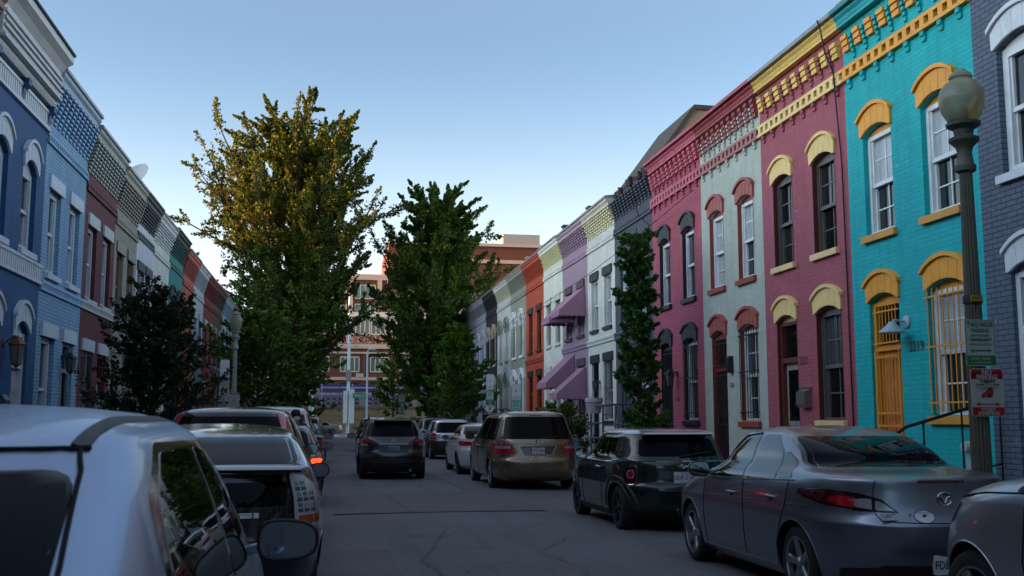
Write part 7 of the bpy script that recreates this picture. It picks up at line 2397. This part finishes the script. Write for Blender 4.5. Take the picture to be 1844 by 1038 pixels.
# red flowers in the urn
rf = random.Random(5)
b = MB()
for k in range(60):
    a, q = rf.uniform(0, 6.28), rf.uniform(0, .22)
    p = Vector((q * math.cos(a), q * math.sin(a), .72 + rf.uniform(0, .35)))
    s_ = rf.uniform(.02, .04)
    n_ = Vector((rf.uniform(-1, 1), rf.uniform(-1, 1), rf.uniform(-1, 1))).normalized(); e = n_.orthogonal().normalized() * s_; f = n_.cross(e)
    b.add([p - e, p - f, p + e, p + f], [(0, 1, 2, 3)])
b.build('flowers', pm('red petals', '#7a2230', .6), t2, recalc=False)

# ------------------------------------------------------------------ person beside the parked cars
M_skin = pm('skin', '#9a6a50', .55); M_coat = pm('dark jacket', '#15161a', .8, bump=.3); M_hair = pm('black hair', '#0b0909', .6); M_mask = pm('white face mask', '#a9adb3', .7); M_jean = pm('dark trousers', '#1b2130', .85)


def skin_mesh(name, verts, edges, radii, m, parent, root=0, sub=2):
    me = bpy.data.meshes.new(name); me.from_pydata(verts, edges, [])
    o = bpy.data.objects.new(name, me); COL.objects.link(o)
    md = o.modifiers.new('skin', 'SKIN'); md.use_smooth_shade = True
    for i, r in enumerate(radii):
        sv = me.skin_vertices[0].data[i]; sv.radius = (r, r) if not isinstance(r, tuple) else r
        sv.use_root = (i == root)
    sb = o.modifiers.new('sub', 'SUBSURF'); sb.levels = sub; sb.render_levels = sub
    dg = bpy.context.evaluated_depsgraph_get()
    nm = bpy.data.meshes.new_from_object(o.evaluated_get(dg))
    o.modifiers.clear(); o.data = nm
    nm.materials.clear(); nm.materials.append(m)
    nm.shade_smooth()
    o.parent = parent
    return o


pt = thing('person', 'person in a dark jacket and white face mask standing behind the white van', 'person', (-.735, 23.3, 0.0), rad(20))
vv = [(0, 0, .92), (0, 0, 1.12), (0, -.01, 1.34), (0, 0, 1.44), (0, -.01, 1.50), (0, -.015, 1.60), (0, -.01, 1.68),
      (.19, 0, 1.38), (.23, .02, 1.12), (.22, -.12, .90), (.21, -.17, .84), (-.19, 0, 1.38), (-.23, .02, 1.12), (-.22, -.12, .90), (-.21, -.17, .84),
      (.10, 0, .86), (.11, -.01, .48), (.11, .02, .10), (.12, -.10, .05), (-.10, 0, .86), (-.11, -.01, .48), (-.11, .02, .10), (-.12, -.10, .05)]
ee = [(0, 1), (1, 2), (2, 3), (3, 4), (4, 5), (5, 6), (2, 7), (7, 8), (8, 9), (9, 10), (2, 11), (11, 12), (12, 13), (13, 14), (0, 15), (15, 16), (16, 17), (17, 18), (0, 19), (19, 20), (20, 21), (21, 22)]
rr = [(.15, .11), (.14, .10), (.17, .11), (.07, .07), (.055, .06), (.085, .10), (.07, .085), .065, .048, .038, .035, .065, .048, .038, .035, .085, .06, .045, .04, .085, .06, .045, .04]
body = skin_mesh('body', vv, ee, rr, M_skin, pt)
jv = [(0, .005, .88), (0, .005, 1.12), (0, 0, 1.34), (0, 0, 1.43), (.19, .0, 1.385), (.235, .02, 1.12), (.225, -.11, .92), (-.19, .0, 1.385), (-.235, .02, 1.12), (-.225, -.11, .92)]
skin_mesh('jacket', jv, [(0, 1), (1, 2), (2, 3), (2, 4), (4, 5), (5, 6), (2, 7), (7, 8), (8, 9)], [(.185, .14), (.175, .13), (.2, .135), (.09, .09), .085, .064, .054, .085, .064, .054], M_coat, pt)
skin_mesh('trousers', [(0, 0, .92), (.10, 0, .84), (.11, -.01, .48), (.11, .02, .12), (-.10, 0, .84), (-.11, -.01, .48), (-.11, .02, .12)], [(0, 1), (1, 2), (2, 3), (0, 4), (4, 5), (5, 6)], [(.16, .12), .1, .075, .065, .1, .075, .065], M_jean, pt)
b = MB()
b.lathe([(0, .115), (.05, .105), (.09, .065), (.108, .0), (.105, -.06), (.09, -.075)], (0, .012, 1.635), 20)
b.v = [(p[0], p[1] * 1.1, p[2] + (.035 if p[1] < -.05 else 0)) for p in b.v]
b.build('hair', M_hair, pt, 60)
b = MB(); b.lathe([(0, .06), (.05, .05), (.075, .0), (.055, -.05), (0, -.065)], (0, 0, 0), 16, 'y'); b.v = [(p[0], -.085 - .28 * (p[1] + .0), 1.548 + p[2] * .62) for p in b.v]
b.build('face_mask', M_mask, pt, 60)
for sg in (-1, 1):
    b = MB(); b.lathe([(0, .01), (.012, .006), (.014, 0), (0, -.008)], (sg * .035, -.103, 1.632), 10, 'y'); b.build('eye', M_hair, pt, 60)
    # hands: palm, four unequal curled fingers and a thumb
    hx, hy, hz = sg * .21, -.185, .82
    hv = [(hx, hy, hz), (hx, hy - .03, hz - .04)]; he = [(0, 1)]; hr = [(.03, .018), (.036, .017)]
    for q, ln in enumerate((.062, .072, .068, .052)):
        fx = hx + (q - 1.5) * .019
        k = len(hv)
        hv += [(fx, hy - .045, hz - .065), (fx, hy - .05, hz - .065 - ln * .6), (fx, hy - .03, hz - .065 - ln)]
        he += [(1, k), (k, k + 1), (k + 1, k + 2)]; hr += [.0095, .0085, .007]
    k = len(hv)
    hv += [(hx - sg * .038, hy - .03, hz - .025), (hx - sg * .045, hy - .045, hz - .06)]; he += [(0, k), (k, k + 1)]; hr += [.0105, .008]
    skin_mesh('hand', hv, he, hr, M_skin, pt, 0, 1)
